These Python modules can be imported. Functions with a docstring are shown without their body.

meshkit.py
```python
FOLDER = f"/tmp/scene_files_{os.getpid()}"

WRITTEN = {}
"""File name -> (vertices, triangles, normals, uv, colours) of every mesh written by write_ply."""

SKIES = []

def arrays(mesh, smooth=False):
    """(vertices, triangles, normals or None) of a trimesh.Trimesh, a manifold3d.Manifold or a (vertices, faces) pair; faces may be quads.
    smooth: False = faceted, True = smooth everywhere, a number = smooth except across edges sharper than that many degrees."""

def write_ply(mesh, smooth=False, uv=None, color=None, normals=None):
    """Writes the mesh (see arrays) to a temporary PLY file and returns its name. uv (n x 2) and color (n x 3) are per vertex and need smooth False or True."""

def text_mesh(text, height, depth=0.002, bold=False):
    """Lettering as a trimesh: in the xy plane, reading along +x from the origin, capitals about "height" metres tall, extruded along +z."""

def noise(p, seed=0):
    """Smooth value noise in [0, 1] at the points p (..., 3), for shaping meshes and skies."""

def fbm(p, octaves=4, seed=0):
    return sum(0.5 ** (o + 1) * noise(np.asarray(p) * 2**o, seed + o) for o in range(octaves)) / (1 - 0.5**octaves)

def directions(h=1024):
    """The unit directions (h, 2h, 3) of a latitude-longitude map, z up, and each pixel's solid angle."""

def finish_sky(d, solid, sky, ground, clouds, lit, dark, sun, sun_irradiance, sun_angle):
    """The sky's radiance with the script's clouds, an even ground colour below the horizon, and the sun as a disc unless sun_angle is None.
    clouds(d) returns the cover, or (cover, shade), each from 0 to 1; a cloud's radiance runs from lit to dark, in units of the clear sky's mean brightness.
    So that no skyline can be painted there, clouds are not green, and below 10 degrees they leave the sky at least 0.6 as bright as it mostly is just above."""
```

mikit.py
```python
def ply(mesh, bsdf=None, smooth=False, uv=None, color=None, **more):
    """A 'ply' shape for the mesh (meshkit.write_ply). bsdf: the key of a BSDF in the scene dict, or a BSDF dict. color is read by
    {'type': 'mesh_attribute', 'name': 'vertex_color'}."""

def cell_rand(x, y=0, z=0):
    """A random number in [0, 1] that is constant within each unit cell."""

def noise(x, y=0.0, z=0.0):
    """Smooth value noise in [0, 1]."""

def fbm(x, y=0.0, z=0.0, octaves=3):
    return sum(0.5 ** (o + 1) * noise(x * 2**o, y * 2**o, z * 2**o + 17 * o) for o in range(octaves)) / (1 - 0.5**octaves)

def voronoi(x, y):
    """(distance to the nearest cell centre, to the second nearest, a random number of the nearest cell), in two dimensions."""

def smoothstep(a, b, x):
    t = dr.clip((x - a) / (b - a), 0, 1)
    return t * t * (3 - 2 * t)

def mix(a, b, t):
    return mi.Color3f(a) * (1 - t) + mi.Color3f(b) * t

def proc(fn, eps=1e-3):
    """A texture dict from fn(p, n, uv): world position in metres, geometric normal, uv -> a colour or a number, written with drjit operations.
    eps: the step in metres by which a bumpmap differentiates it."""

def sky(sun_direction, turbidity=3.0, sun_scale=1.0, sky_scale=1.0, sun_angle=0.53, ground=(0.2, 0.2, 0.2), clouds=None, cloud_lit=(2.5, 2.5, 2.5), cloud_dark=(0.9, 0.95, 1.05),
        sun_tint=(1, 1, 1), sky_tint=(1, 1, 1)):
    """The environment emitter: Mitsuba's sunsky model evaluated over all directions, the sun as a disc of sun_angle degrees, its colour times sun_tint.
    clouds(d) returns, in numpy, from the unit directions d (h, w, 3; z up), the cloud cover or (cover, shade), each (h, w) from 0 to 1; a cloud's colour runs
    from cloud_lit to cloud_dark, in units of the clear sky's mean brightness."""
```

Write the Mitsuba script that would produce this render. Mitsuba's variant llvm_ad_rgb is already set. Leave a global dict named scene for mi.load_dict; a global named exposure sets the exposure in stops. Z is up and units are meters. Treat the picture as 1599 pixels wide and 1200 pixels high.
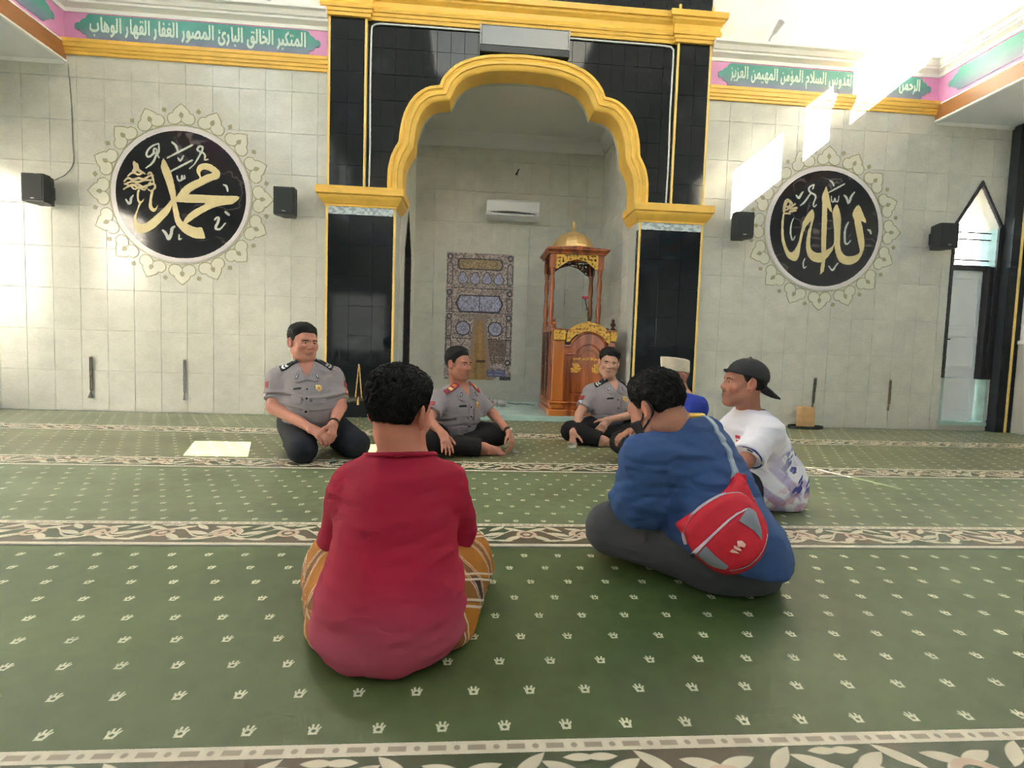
import math, random
import numpy as np
import trimesh, manifold3d, shapely
from shapely.geometry import Polygon, LineString, Point, box as sbox
from shapely.ops import unary_union
from shapely import affinity
import drjit as dr
import mitsuba as mi
import mikit, meshkit
from mikit import noise, fbm, voronoi, cell_rand, smoothstep, mix

random.seed(7)
RNG = np.random.default_rng(7)
T = mi.ScalarTransform4f
scene, labels = {'type': 'scene'}, {}

# ---------------------------------------------------------------- camera, sky, sun, exposure
PITCH, ROLL, YAW = math.radians(3.5815), math.radians(-1.8626), math.radians(4.3189)
_f = np.array([math.sin(YAW) * math.cos(PITCH), math.cos(YAW) * math.cos(PITCH), -math.sin(PITCH)])
_r0 = np.array([math.cos(YAW), -math.sin(YAW), 0])
_d0 = np.cross(_f, _r0)
_r = math.cos(ROLL) * _r0 + math.sin(ROLL) * _d0
_d = -math.sin(ROLL) * _r0 + math.cos(ROLL) * _d0
EYE = np.array([0, 0, 0.724])
FOCAL = 815.0
scene['camera'] = {'type': 'perspective', 'fov': math.degrees(2 * math.atan(1599 / 2 / FOCAL)), 'fov_axis': 'x', 'near_clip': 0.05,
                   'to_world': T().look_at(origin=EYE.tolist(), target=(EYE + _f).tolist(), up=(-_d).tolist())}
SUN = np.array([0.37, -1.0, 0.31])
scene['sky'] = mikit.sky(SUN, turbidity=4.0, sun_scale=0.0, sky_scale=1.0, ground=(0.42, 0.40, 0.36), sky_tint=(1.05, 1.0, 0.93))
scene['sun'] = {'type': 'directional', 'direction': (-SUN).tolist(), 'irradiance': {'type': 'rgb', 'value': [2.5, 2.2, 1.8]}}
exposure = 5.5

# ---------------------------------------------------------------- helpers
def key_of(name, parent=None):
    base = (parent + '__' if parent else '') + name
    k, i = base, 0
    while k in scene or k in labels:
        i += 1
        k = '%s_%03d' % (base, i)
    return k

def put(name, mesh, mat, parent=None, smooth=False, label=None, cat=None, group=None, kind=None, **kw):
    k = key_of(name, parent)
    scene[k] = mesh if isinstance(mesh, dict) else mikit.ply(mesh, mat, smooth=smooth, **kw)
    tag(k, label, cat, group, kind)
    return k

def tag(k, label=None, cat=None, group=None, kind=None):
    d = {a: b for a, b in (('label', label), ('category', cat), ('group', group), ('kind', kind)) if b}
    if d:
        labels[k] = d

def thing(name, label, cat, group=None):
    k = key_of(name)
    tag(k, label, cat, group)
    return k

def cat(ms):
    return trimesh.util.concatenate([m for m in ms if m is not None and len(m.faces)])

def bx(x0, x1, y0, y1, z0, z1, c=0.0):
    c = min(c, .49 * min(x1 - x0, y1 - y0, z1 - z0))
    if c <= 0:
        m = trimesh.creation.box(extents=(x1 - x0, y1 - y0, z1 - z0))
        m.apply_translation(((x0 + x1) / 2, (y0 + y1) / 2, (z0 + z1) / 2))
        return m
    pts = []
    for sx in (0, 1):
        for sy in (0, 1):
            for sz in (0, 1):
                X, Y, Z = (x0, x1)[sx], (y0, y1)[sy], (z0, z1)[sz]
                dx, dy, dz = (c, -c)[sx], (c, -c)[sy], (c, -c)[sz]
                pts += [(X, Y + dy, Z + dz), (X + dx, Y, Z + dz), (X + dx, Y + dy, Z)]
    return trimesh.convex.convex_hull(np.array(pts))

def geoms(g):
    return [p for p in getattr(g, 'geoms', [g]) if p.geom_type == 'Polygon' and p.area > 1e-8]

def extr(g, h):
    """shapely (x, y) -> solid of height h along +z"""
    return cat([trimesh.creation.extrude_polygon(p, h, engine='earcut') for p in geoms(g)])

def extr_y(g, y0, y1):
    """shapely polygon in (x, z) -> solid between y0 and y1"""
    m = extr(g, y1 - y0)
    v = m.vertices
    m.vertices = np.c_[v[:, 0], y1 - v[:, 2], v[:, 1]]
    return m

def extr_x(g, x0, x1):
    """shapely polygon in (y, z) -> solid between x0 and x1"""
    m = extr(g, x1 - x0)
    v = m.vertices
    m.vertices = np.c_[x0 + v[:, 2], v[:, 0], v[:, 1]]
    return m

def cyl(p0, p1, r, n=16, r1=None):
    p0, p1 = np.asarray(p0, float), np.asarray(p1, float)
    r1 = r if r1 is None else r1
    d = p1 - p0
    L = np.linalg.norm(d)
    m = trimesh.creation.revolve([(0, 0), (r, 0), (r1, L), (0, L)], sections=n)
    m.apply_transform(trimesh.geometry.align_vectors([0, 0, 1], d / L))
    m.apply_translation(p0)
    return m

def lathe(prof, at=(0, 0, 0), n=20):
    m = trimesh.creation.revolve(prof, sections=n)
    m.apply_translation(at)
    return m

def sph(c, r, sub=2, sc=(1, 1, 1)):
    m = trimesh.creation.icosphere(subdivisions=sub, radius=r)
    m.apply_scale(sc)
    m.apply_translation(c)
    return m

def tube(pts, r, n=8, closed=False):
    p = np.asarray(pts, float)
    N = len(p)
    t = np.gradient(p, axis=0) if not closed else np.roll(p, -1, 0) - np.roll(p, 1, 0)
    t /= np.linalg.norm(t, axis=1, keepdims=True) + 1e-12
    a = np.zeros_like(p)
    up = np.array([0, 0, 1.0]) if abs(t[0, 2]) < .9 else np.array([1.0, 0, 0])
    a[0] = np.cross(t[0], up)
    a[0] /= np.linalg.norm(a[0])
    for i in range(1, N):
        v = a[i - 1] - t[i] * np.dot(a[i - 1], t[i])
        a[i] = v / np.linalg.norm(v)
    b = np.cross(t, a)
    ang = np.arange(n) * 2 * np.pi / n
    rr = np.broadcast_to(r, (N,))[:, None, None]
    v = (p[:, None] + rr * (np.cos(ang)[None, :, None] * a[:, None] + np.sin(ang)[None, :, None] * b[:, None])).reshape(-1, 3)
    f = []
    for i in range(N if closed else N - 1):
        for j in range(n):
            q = [i * n + j, i * n + (j + 1) % n, ((i + 1) % N) * n + (j + 1) % n, ((i + 1) % N) * n + j]
            f += [[q[0], q[1], q[2]], [q[0], q[2], q[3]]]
    if not closed:
        for s, c in ((0, p[0]), ((N - 1) * n, p[-1])):
            v = np.vstack([v, c])
            for j in range(n):
                f.append([len(v) - 1, s + (j + 1) % n, s + j] if s == 0 else [len(v) - 1, s + j, s + (j + 1) % n])
    m = trimesh.Trimesh(v, f, process=False)
    m.fix_normals()
    return m

def crom(P, n=6, closed=False):
    P = np.asarray(P, float)
    N, out = len(P), []
    for i in range(N if closed else N - 1):
        a, b, c, d = (P[i - 1], P[i], P[(i + 1) % N], P[(i + 2) % N]) if closed else (P[max(i - 1, 0)], P[i], P[i + 1], P[min(i + 2, N - 1)])
        for t in np.arange(n) / n:
            out.append(.5 * (2 * b + (c - a) * t + (2 * a - 5 * b + 4 * c - d) * t * t + (3 * b - a - 3 * c + d) * t ** 3))
    if not closed:
        out.append(P[-1])
    return np.array(out)

def loft(path, prof, to3):
    """open path (2D) with mitred profile of (offset to the left of the path, depth); to3(a, b, depth) -> xyz. The profile is closed."""
    p = np.asarray(path, float)
    d = np.diff(p, axis=0)
    d /= np.linalg.norm(d, axis=1, keepdims=True)
    nrm = np.c_[-d[:, 1], d[:, 0]]
    m = np.vstack([nrm[:1], nrm[:-1] + nrm[1:], nrm[-1:]])
    m /= np.linalg.norm(m, axis=1, keepdims=True)
    k = np.r_[1, [1 / max(.35, np.dot(m[i], nrm[i])) for i in range(1, len(p) - 1)], 1]
    v = np.array([to3(*(p[i] + m[i] * k[i] * o), e) for i in range(len(p)) for o, e in prof])
    n, f = len(prof), []
    for i in range(len(p) - 1):
        for j in range(n):
            a, b, c, e = i * n + j, i * n + (j + 1) % n, (i + 1) * n + (j + 1) % n, (i + 1) * n + j
            f += [[a, b, c], [a, c, e]]
    cap = trimesh.creation.triangulate_polygon(Polygon(prof), engine='earcut')
    idx = [int(np.argmin(np.linalg.norm(np.asarray(prof) - q, axis=1))) for q in cap[0]]
    for t in cap[1]:
        f.append([idx[t[0]], idx[t[1]], idx[t[2]]])
        s = (len(p) - 1) * n
        f.append([s + idx[t[2]], s + idx[t[1]], s + idx[t[0]]])
    m = trimesh.Trimesh(v, f, process=False)
    m.fix_normals()
    return m

def mat(name, color, rough=.5, spec=.5, bump=None, bscale=1, **kw):
    b = {'type': 'principled', 'base_color': mikit.proc(color) if callable(color) else {'type': 'rgb', 'value': list(color)}, 'roughness': rough, 'specular': spec, **kw}
    if bump:
        b = {'type': 'bumpmap', 'arbitrary': mikit.proc(bump[0], bump[1]), 'scale': bscale, 'bsdf': b}
    scene[name] = {'type': 'twosided', 'bsdf': b}
    return name
# outlines in millimetres, one list per closed piece: outer ring first, then its holes
CALLI = {
  'MUH': [[[-86,-101,-106,-155,-122,-185,-137,-204,-217,-294,-238,-315,-260,-333,-321,-372,-354,-386,-369,-389,-383,-390,-396,-388,-408,-384,-427,-368,-434,-357,-445,-331,-450,-300,-450,-282,-446,-243,-441,-223,-414,-162,-401,-119,-398,-102,-401,-92,-406,-85,-411,-76,-415,-41,-414,-4,-411,14,-407,27,-400,32,-391,32,-386,28,-397,-11,-398,-27,-398,-59,-392,-76,-383,-82,-378,-81,-372,-79,-356,-60,-347,-55,-346,-57,-362,-84,-371,-92,-377,-101,-386,-118,-404,-162,-416,-204,-420,-222,-421,-248,-414,-269,-400,-285,-381,-295,-369,-297,-356,-296,-343,-292,-327,-284,-309,-271,-269,-236,-158,-127,-137,-105,-107,-64,-97,-54,-95,-55,-107,-5,-130,75,-189,248,-189,264,-178,315,-172,334,-167,340,-161,339,-154,330,-143,312,-108,242,-92,200,-78,150,-57,51,-52,18,-51,-25,-24,11,-4,45,8,61,24,77,61,107,82,121,124,145,162,162,172,172,170,185,151,214,146,227,143,239,143,251,147,264,153,278,162,290,173,300,199,313,226,318,256,316,288,305,321,285,349,262,359,251,365,237,366,218,362,197,352,179,335,169,288,154,134,68,82,30,71,16,80,11,144,13,346,12,499,19,546,15,546,-6,516,-35,487,-58,467,-66,425,-70,380,-80,332,-95,282,-115,229,-144,175,-178,122,-216,67,-260,48,-272,90,-291,129,-303,148,-307,180,-302,193,-307,203,-328,223,-401,219,-407,206,-411,138,-412,121,-409,99,-402,52,-382,33,-370,15,-357,-2,-341,-39,-299,-54,-273,-64,-243,-71,-209,-81,-146],[188,184,192,183,240,211,283,223,293,230,283,238,241,254,218,258,209,257,200,252,191,245,185,237,181,228,180,219,181,200],[-48,-69,-15,-216,-2,-241,7,-253,16,-262,21,-265,19,-259,20,-250,24,-239,42,-212,69,-180,108,-146,133,-128,212,-84,229,-69,205,-65,107,-70]],[[-275,24,-260,20,-271,-28,-277,-73,-276,-107,-273,-120,-268,-131,-263,-138,-257,-141,-250,-141,-242,-137,-218,-106,-229,-140,-237,-158,-245,-168,-254,-174,-263,-176,-274,-173,-285,-165,-294,-156,-300,-146,-305,-119,-302,-86,-288,-5,-282,18]]],
  'MUHMARK': [[[-499,-114,-513,-95,-523,-75,-524,-69,-521,-65,-515,-64,-511,-67,-488,-96,-484,-86,-483,-67,-480,-56,-474,-45,-454,-23,-450,-21,-445,-22,-443,-26,-444,-31,-460,-60,-461,-91,-467,-108,-474,-114,-482,-118,-491,-118]],[[-332,244,-291,279,-268,307,-256,330,-247,359,-237,377,-238,379,-253,373,-265,360,-282,346,-300,338,-310,337,-315,339,-323,345,-331,361,-332,375,-325,397,-311,422,-302,433,-279,453,-266,462,-236,476,-212,484,-207,484,-203,482,-201,478,-198,442,-198,418,-200,398,-206,384,-214,374,-206,363,-201,350,-200,341,-204,338,-208,337,-224,361,-244,310,-260,287,-279,268,-305,249,-326,236,-330,235,-333,237,-334,241],[-268,442,-297,413,-309,391,-314,373,-311,361,-307,357,-300,359,-285,368,-264,391,-261,398,-266,408,-265,418,-258,430,-250,437,-246,439,-235,438,-222,427,-219,419,-218,410,-222,393,-220,396,-216,404,-214,421,-213,471,-245,457],[-244,388,-238,392,-235,397,-233,409,-235,416,-241,422,-247,413,-242,398]],[[-136,-439,-144,-429,-163,-381,-179,-363,-186,-351,-184,-344,-177,-340,-170,-342,-147,-359,-137,-370,-124,-401,-111,-368,-107,-338,-104,-326,-95,-314,-85,-306,-64,-297,-58,-301,-56,-307,-78,-333,-80,-364,-82,-378,-95,-414,-103,-429,-113,-440,-124,-444]],[[-34,-421,-28,-379,-26,-376,-22,-375,-19,-377,-18,-381,-20,-422,1,-412,4,-414,5,-418,-10,-432,-17,-436,-27,-436,-32,-433,-33,-430]],[[-38,144,-46,181,-45,185,-41,188,-37,187,-34,183,-26,151,-20,145,-15,145,-6,151,-4,157,0,185,4,191,10,193,16,189,18,182,18,163,26,168,26,194,29,196,33,195,35,192,40,169,37,159,32,153,24,148,12,146,8,139,-1,133,-9,130,-19,128,-30,132,-34,136]],[[-3,288,100,348,106,348,112,344,112,338,108,332,8,272,-94,215,-100,214,-104,217,-105,223,-102,227]],[[-90,379,-87,383,-33,414,-37,415,-41,420,-59,463,-66,472,-84,486,-93,498,-91,504,-86,507,-72,502,-61,495,-49,486,-39,474,-33,462,-28,447,-26,433,-26,419,101,492,107,492,113,488,113,482,109,476,62,448,-78,367,-82,366,-126,341,-132,340,-136,343,-137,349,-134,353]],[[73,262,115,300,123,312,177,416,153,426,145,433,142,446,147,460,158,476,173,487,184,488,196,485,209,476,213,466,210,448,202,426,217,417,224,410,229,402,233,393,233,380,227,355,250,362,254,361,258,358,257,354,248,348,228,341,215,343,213,348,212,358,217,388,212,397,207,402,193,410,166,360,134,306,113,283,81,254,77,253,73,254,72,258],[185,432,194,462,188,467,181,468,167,455,162,443,171,438]],[[-22,325,-32,343,-34,355,-31,359,-26,359,-10,339,17,381,21,384,26,384,29,380,29,375,16,347,6,330,-1,322,-8,319,-16,321]],[[332,-325,320,-319,313,-311,309,-301,309,-294,313,-279,324,-259,332,-238,339,-216,339,-210,334,-211,319,-227,314,-230,308,-228,305,-223,310,-212,324,-195,334,-189,344,-188,353,-192,357,-196,360,-200,363,-211,359,-234,351,-259,333,-295,337,-303,348,-305,362,-299,388,-272,409,-246,413,-243,418,-245,421,-249,419,-254,398,-283,371,-315,359,-323,348,-326]],[[432,-172,414,-156,405,-142,407,-135,414,-131,429,-137,439,-144,449,-152,459,-166,456,-174,448,-179]],[[428,61,416,99,392,117,392,123,396,127,417,125,428,119,437,109,443,85,444,72,443,57,437,54,431,55]]],
  'MUHKNOT': [[[-534,37,-499,62,-518,70,-528,68,-532,71,-532,76,-532,82,-529,86,-521,85,-483,107,-463,114,-487,125,-493,125,-501,121,-526,96,-531,94,-536,96,-538,101,-531,113,-509,137,-500,142,-493,145,-479,143,-457,134,-448,132,-398,151,-382,150,-359,142,-351,143,-340,148,-301,175,-285,179,-291,191,-312,175,-317,177,-319,182,-306,201,-299,207,-293,209,-284,209,-278,205,-271,195,-265,180,-256,179,-254,175,-255,170,-261,168,-253,137,-249,133,-252,128,-249,99,-244,94,-237,82,-235,70,-236,57,-243,44,-255,31,-267,22,-278,16,-290,17,-295,19,-312,34,-314,38,-312,42,-308,44,-304,42,-295,34,-285,30,-267,43,-254,60,-255,76,-259,82,-263,84,-271,82,-314,64,-316,63,-313,59,-314,56,-327,38,-337,27,-347,23,-352,23,-365,27,-378,36,-389,34,-407,38,-417,29,-424,25,-431,24,-439,27,-451,34,-467,46,-469,50,-468,54,-476,55,-504,41,-533,21,-538,20,-542,22,-543,27],[-394,129,-404,126,-431,114,-402,112,-372,124],[-386,95,-401,92,-416,91,-449,95,-463,94,-478,89,-501,79,-481,73,-461,82,-449,82,-441,81,-427,88,-409,90,-392,86,-355,68,-313,88,-287,119,-283,119,-281,115,-288,98,-278,102,-262,104,-268,125,-272,123,-346,113,-360,108],[-383,59,-400,68,-413,71,-420,70,-406,60,-393,63],[-440,59,-459,54,-436,42,-430,40,-421,47],[-359,42,-350,38,-343,41,-331,53,-348,48],[-291,160,-326,133,-272,137,-280,164]],[[-499,161,-479,181,-459,196,-456,208,-447,223,-445,232,-444,244,-449,272,-448,284,-447,294,-438,300,-428,299,-417,281,-409,284,-401,281,-395,264,-395,255,-390,233,-377,220,-370,216,-359,205,-350,203,-344,200,-336,189,-332,181,-334,177,-338,175,-356,186,-381,166,-398,162,-412,166,-438,180,-445,177,-452,179,-470,167,-489,151,-494,149,-499,151,-501,156],[-395,196,-412,209,-422,194,-404,185,-396,183,-389,185,-382,191]]],
  'ALL': [[[133,247,149,209,169,149,178,94,181,-79,184,-148,188,-175,194,-197,201,-215,210,-231,221,-246,234,-259,250,-269,268,-275,289,-278,311,-278,336,-274,361,-267,383,-258,399,-247,410,-235,417,-222,418,-211,350,14,327,115,305,157,303,179,317,215,339,255,363,272,386,250,454,121,461,105,463,94,461,87,454,85,416,102,404,102,410,78,435,18,430,30,428,29,456,-92,460,-116,462,-140,459,-193,453,-220,444,-248,432,-277,417,-302,400,-323,381,-340,360,-353,337,-363,313,-368,288,-370,262,-367,236,-361,213,-351,195,-338,180,-321,167,-302,156,-281,138,-235,128,-181,123,-167,118,-175,106,-219,95,-240,68,-283,55,-299,31,-323,26,-416,23,-445,19,-457,9,-463,-8,-484,-14,-481,-15,-453,-13,-356,-33,-361,-66,-358,-87,-355,-108,-348,-127,-337,-145,-322,-160,-305,-172,-285,-188,-238,-193,-215,-197,-165,-194,-108,-184,-31,-180,-12,-167,11,-159,56,-159,71,-166,69,-208,19,-217,3,-231,-36,-243,-90,-254,-157,-262,-259,-266,-286,-271,-308,-278,-327,-285,-341,-294,-352,-306,-357,-323,-356,-342,-351,-361,-343,-377,-334,-392,-322,-406,-305,-420,-281,-434,-252,-458,-192,-467,-161,-475,-128,-480,-90,-487,21,-481,105,-477,130,-472,142,-466,144,-462,131,-462,-3,-459,-41,-449,-109,-440,-141,-419,-198,-397,-239,-385,-253,-373,-263,-361,-268,-349,-266,-336,-256,-323,-240,-310,-221,-298,-198,-279,-146,-274,-122,-269,-73,-254,7,-253,37,-251,52,-244,70,-213,130,-187,168,-163,194,-153,198,-145,192,-133,165,-126,136,-126,115,-146,12,-152,-61,-153,-155,-150,-180,-145,-200,-139,-216,-129,-230,-115,-242,-98,-250,-79,-256,-59,-258,-39,-257,-18,-253,-34,-5,-44,265,-49,294,-54,311,-55,332,-46,367,-16,448,-4,424,17,369,69,192,69,182,66,179,61,181,32,207,17,229,13,229,12,215,24,-2,24,-71,30,-228,77,-198,103,-176,111,-166,116,-150,117,-122,106,3,91,103,77,154,76,181,86,215,102,250,118,265]]],
  'ALLMARK': [[[-360,-139,-372,-117,-386,-74,-390,-51,-390,-29,-386,16,-378,54,-360,94,-357,97,-353,97,-350,94,-350,90,-364,52,-370,15,-373,-28,-372,-48,-363,-92,-349,-125,-341,-116,-330,-90,-327,-88,-323,-87,-321,-90,-320,-94,-330,-123,-340,-138,-343,-141,-354,-142]],[[-285,245,-256,271,-218,328,-190,366,-209,382,-214,391,-217,402,-217,413,-213,427,-206,437,-181,455,-166,461,-155,463,-149,461,-146,456,-146,446,-154,418,-160,405,-165,404,-168,407,-169,412,-160,446,-171,441,-193,425,-196,419,-198,406,-194,395,-181,384,-163,374,-137,364,-129,358,-121,350,-117,337,-117,316,-134,261,-137,248,-136,241,-132,234,-128,236,-113,253,-110,255,-106,254,-104,251,-105,247,-122,225,-127,221,-133,220,-141,223,-148,229,-152,238,-153,251,-135,317,-135,334,-141,342,-147,347,-177,359,-220,288,-240,260,-264,239,-288,226,-292,229,-294,234]],[[-325,304,-334,313,-347,331,-349,336,-347,341,-342,343,-337,341,-314,319,-302,346,-287,366,-274,380,-269,383,-264,382,-261,377,-262,372,-282,337,-296,306,-305,298,-313,296]],[[-204,-433,-214,-421,-218,-408,-223,-377,-220,-361,-209,-331,-205,-322,-202,-319,-198,-319,-195,-322,-195,-326,-206,-362,-208,-375,-203,-404,-198,-419,-179,-404,-176,-403,-172,-405,-171,-408,-177,-417,-191,-431,-196,-433]],[[72,-386,76,-385,81,-387,101,-409,114,-421,122,-425,129,-415,142,-390,166,-360,176,-352,181,-353,183,-357,178,-369,158,-398,138,-436,126,-443,119,-444,107,-437,91,-421,71,-395,70,-391]],[[58,286,51,294,48,308,47,339,49,352,52,353,55,352,56,349,59,311,61,301,64,297,73,293,77,299,83,325,89,334,95,334,100,327,106,299,115,296,120,297,124,301,130,327,132,353,136,357,139,355,136,307,132,293,127,289,123,286,114,284,104,286,95,292,92,300,86,286,82,283,77,281,67,282]],[[99,441,182,489,188,490,193,486,194,480,190,475,109,426,26,380,20,379,16,382,15,388,18,392]],[[61,459,46,483,19,503,16,507,16,512,20,515,32,513,51,502,59,496,72,475,77,454,74,450,69,450]],[[220,-20,226,17,235,46,248,71,259,87,263,90,268,90,271,86,271,81,253,41,243,-2,241,-20,243,-73,248,-120,253,-132,257,-138,263,-140,271,-135,282,-124,299,-103,303,-101,308,-102,310,-106,309,-111,292,-135,280,-149,265,-158,252,-157,241,-150,233,-139,228,-124,221,-74]],[[210,336,185,360,186,366,191,370,203,368,222,357,232,347,248,312,264,359,274,375,301,406,306,409,311,408,314,403,313,398,286,352,269,291,260,278,251,273,242,275,235,282,224,302,216,323]],[[519,-25,507,-3,483,11,483,17,486,22,505,22,515,18,524,11,534,-8,537,-31,533,-35,527,-35]]],
  'ALLKNOT': [[[-394,131,-452,132,-472,137,-474,142,-470,148,-476,151,-479,160,-481,194,-478,237,-467,268,-458,283,-452,288,-444,293,-430,296,-418,292,-399,279,-385,266,-372,249,-375,240,-382,235,-391,238,-396,241,-399,227,-390,231,-353,251,-346,252,-340,248,-339,241,-343,235,-365,218,-385,206,-329,216,-321,214,-316,207,-318,199,-325,194,-381,182,-403,183,-407,189,-406,196,-400,200,-407,199,-414,185,-424,175,-436,169,-454,165,-455,158,-460,149,-451,151,-430,151,-394,149,-388,146,-385,140,-388,134],[-408,248,-429,259,-433,253,-445,218,-417,223],[-451,181,-437,188,-430,195,-427,200,-434,200,-448,206]],[[-416,167,-396,177,-354,186,-339,188,-331,186,-326,179,-328,171,-335,166,-391,153,-413,154,-417,160]]],
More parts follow.
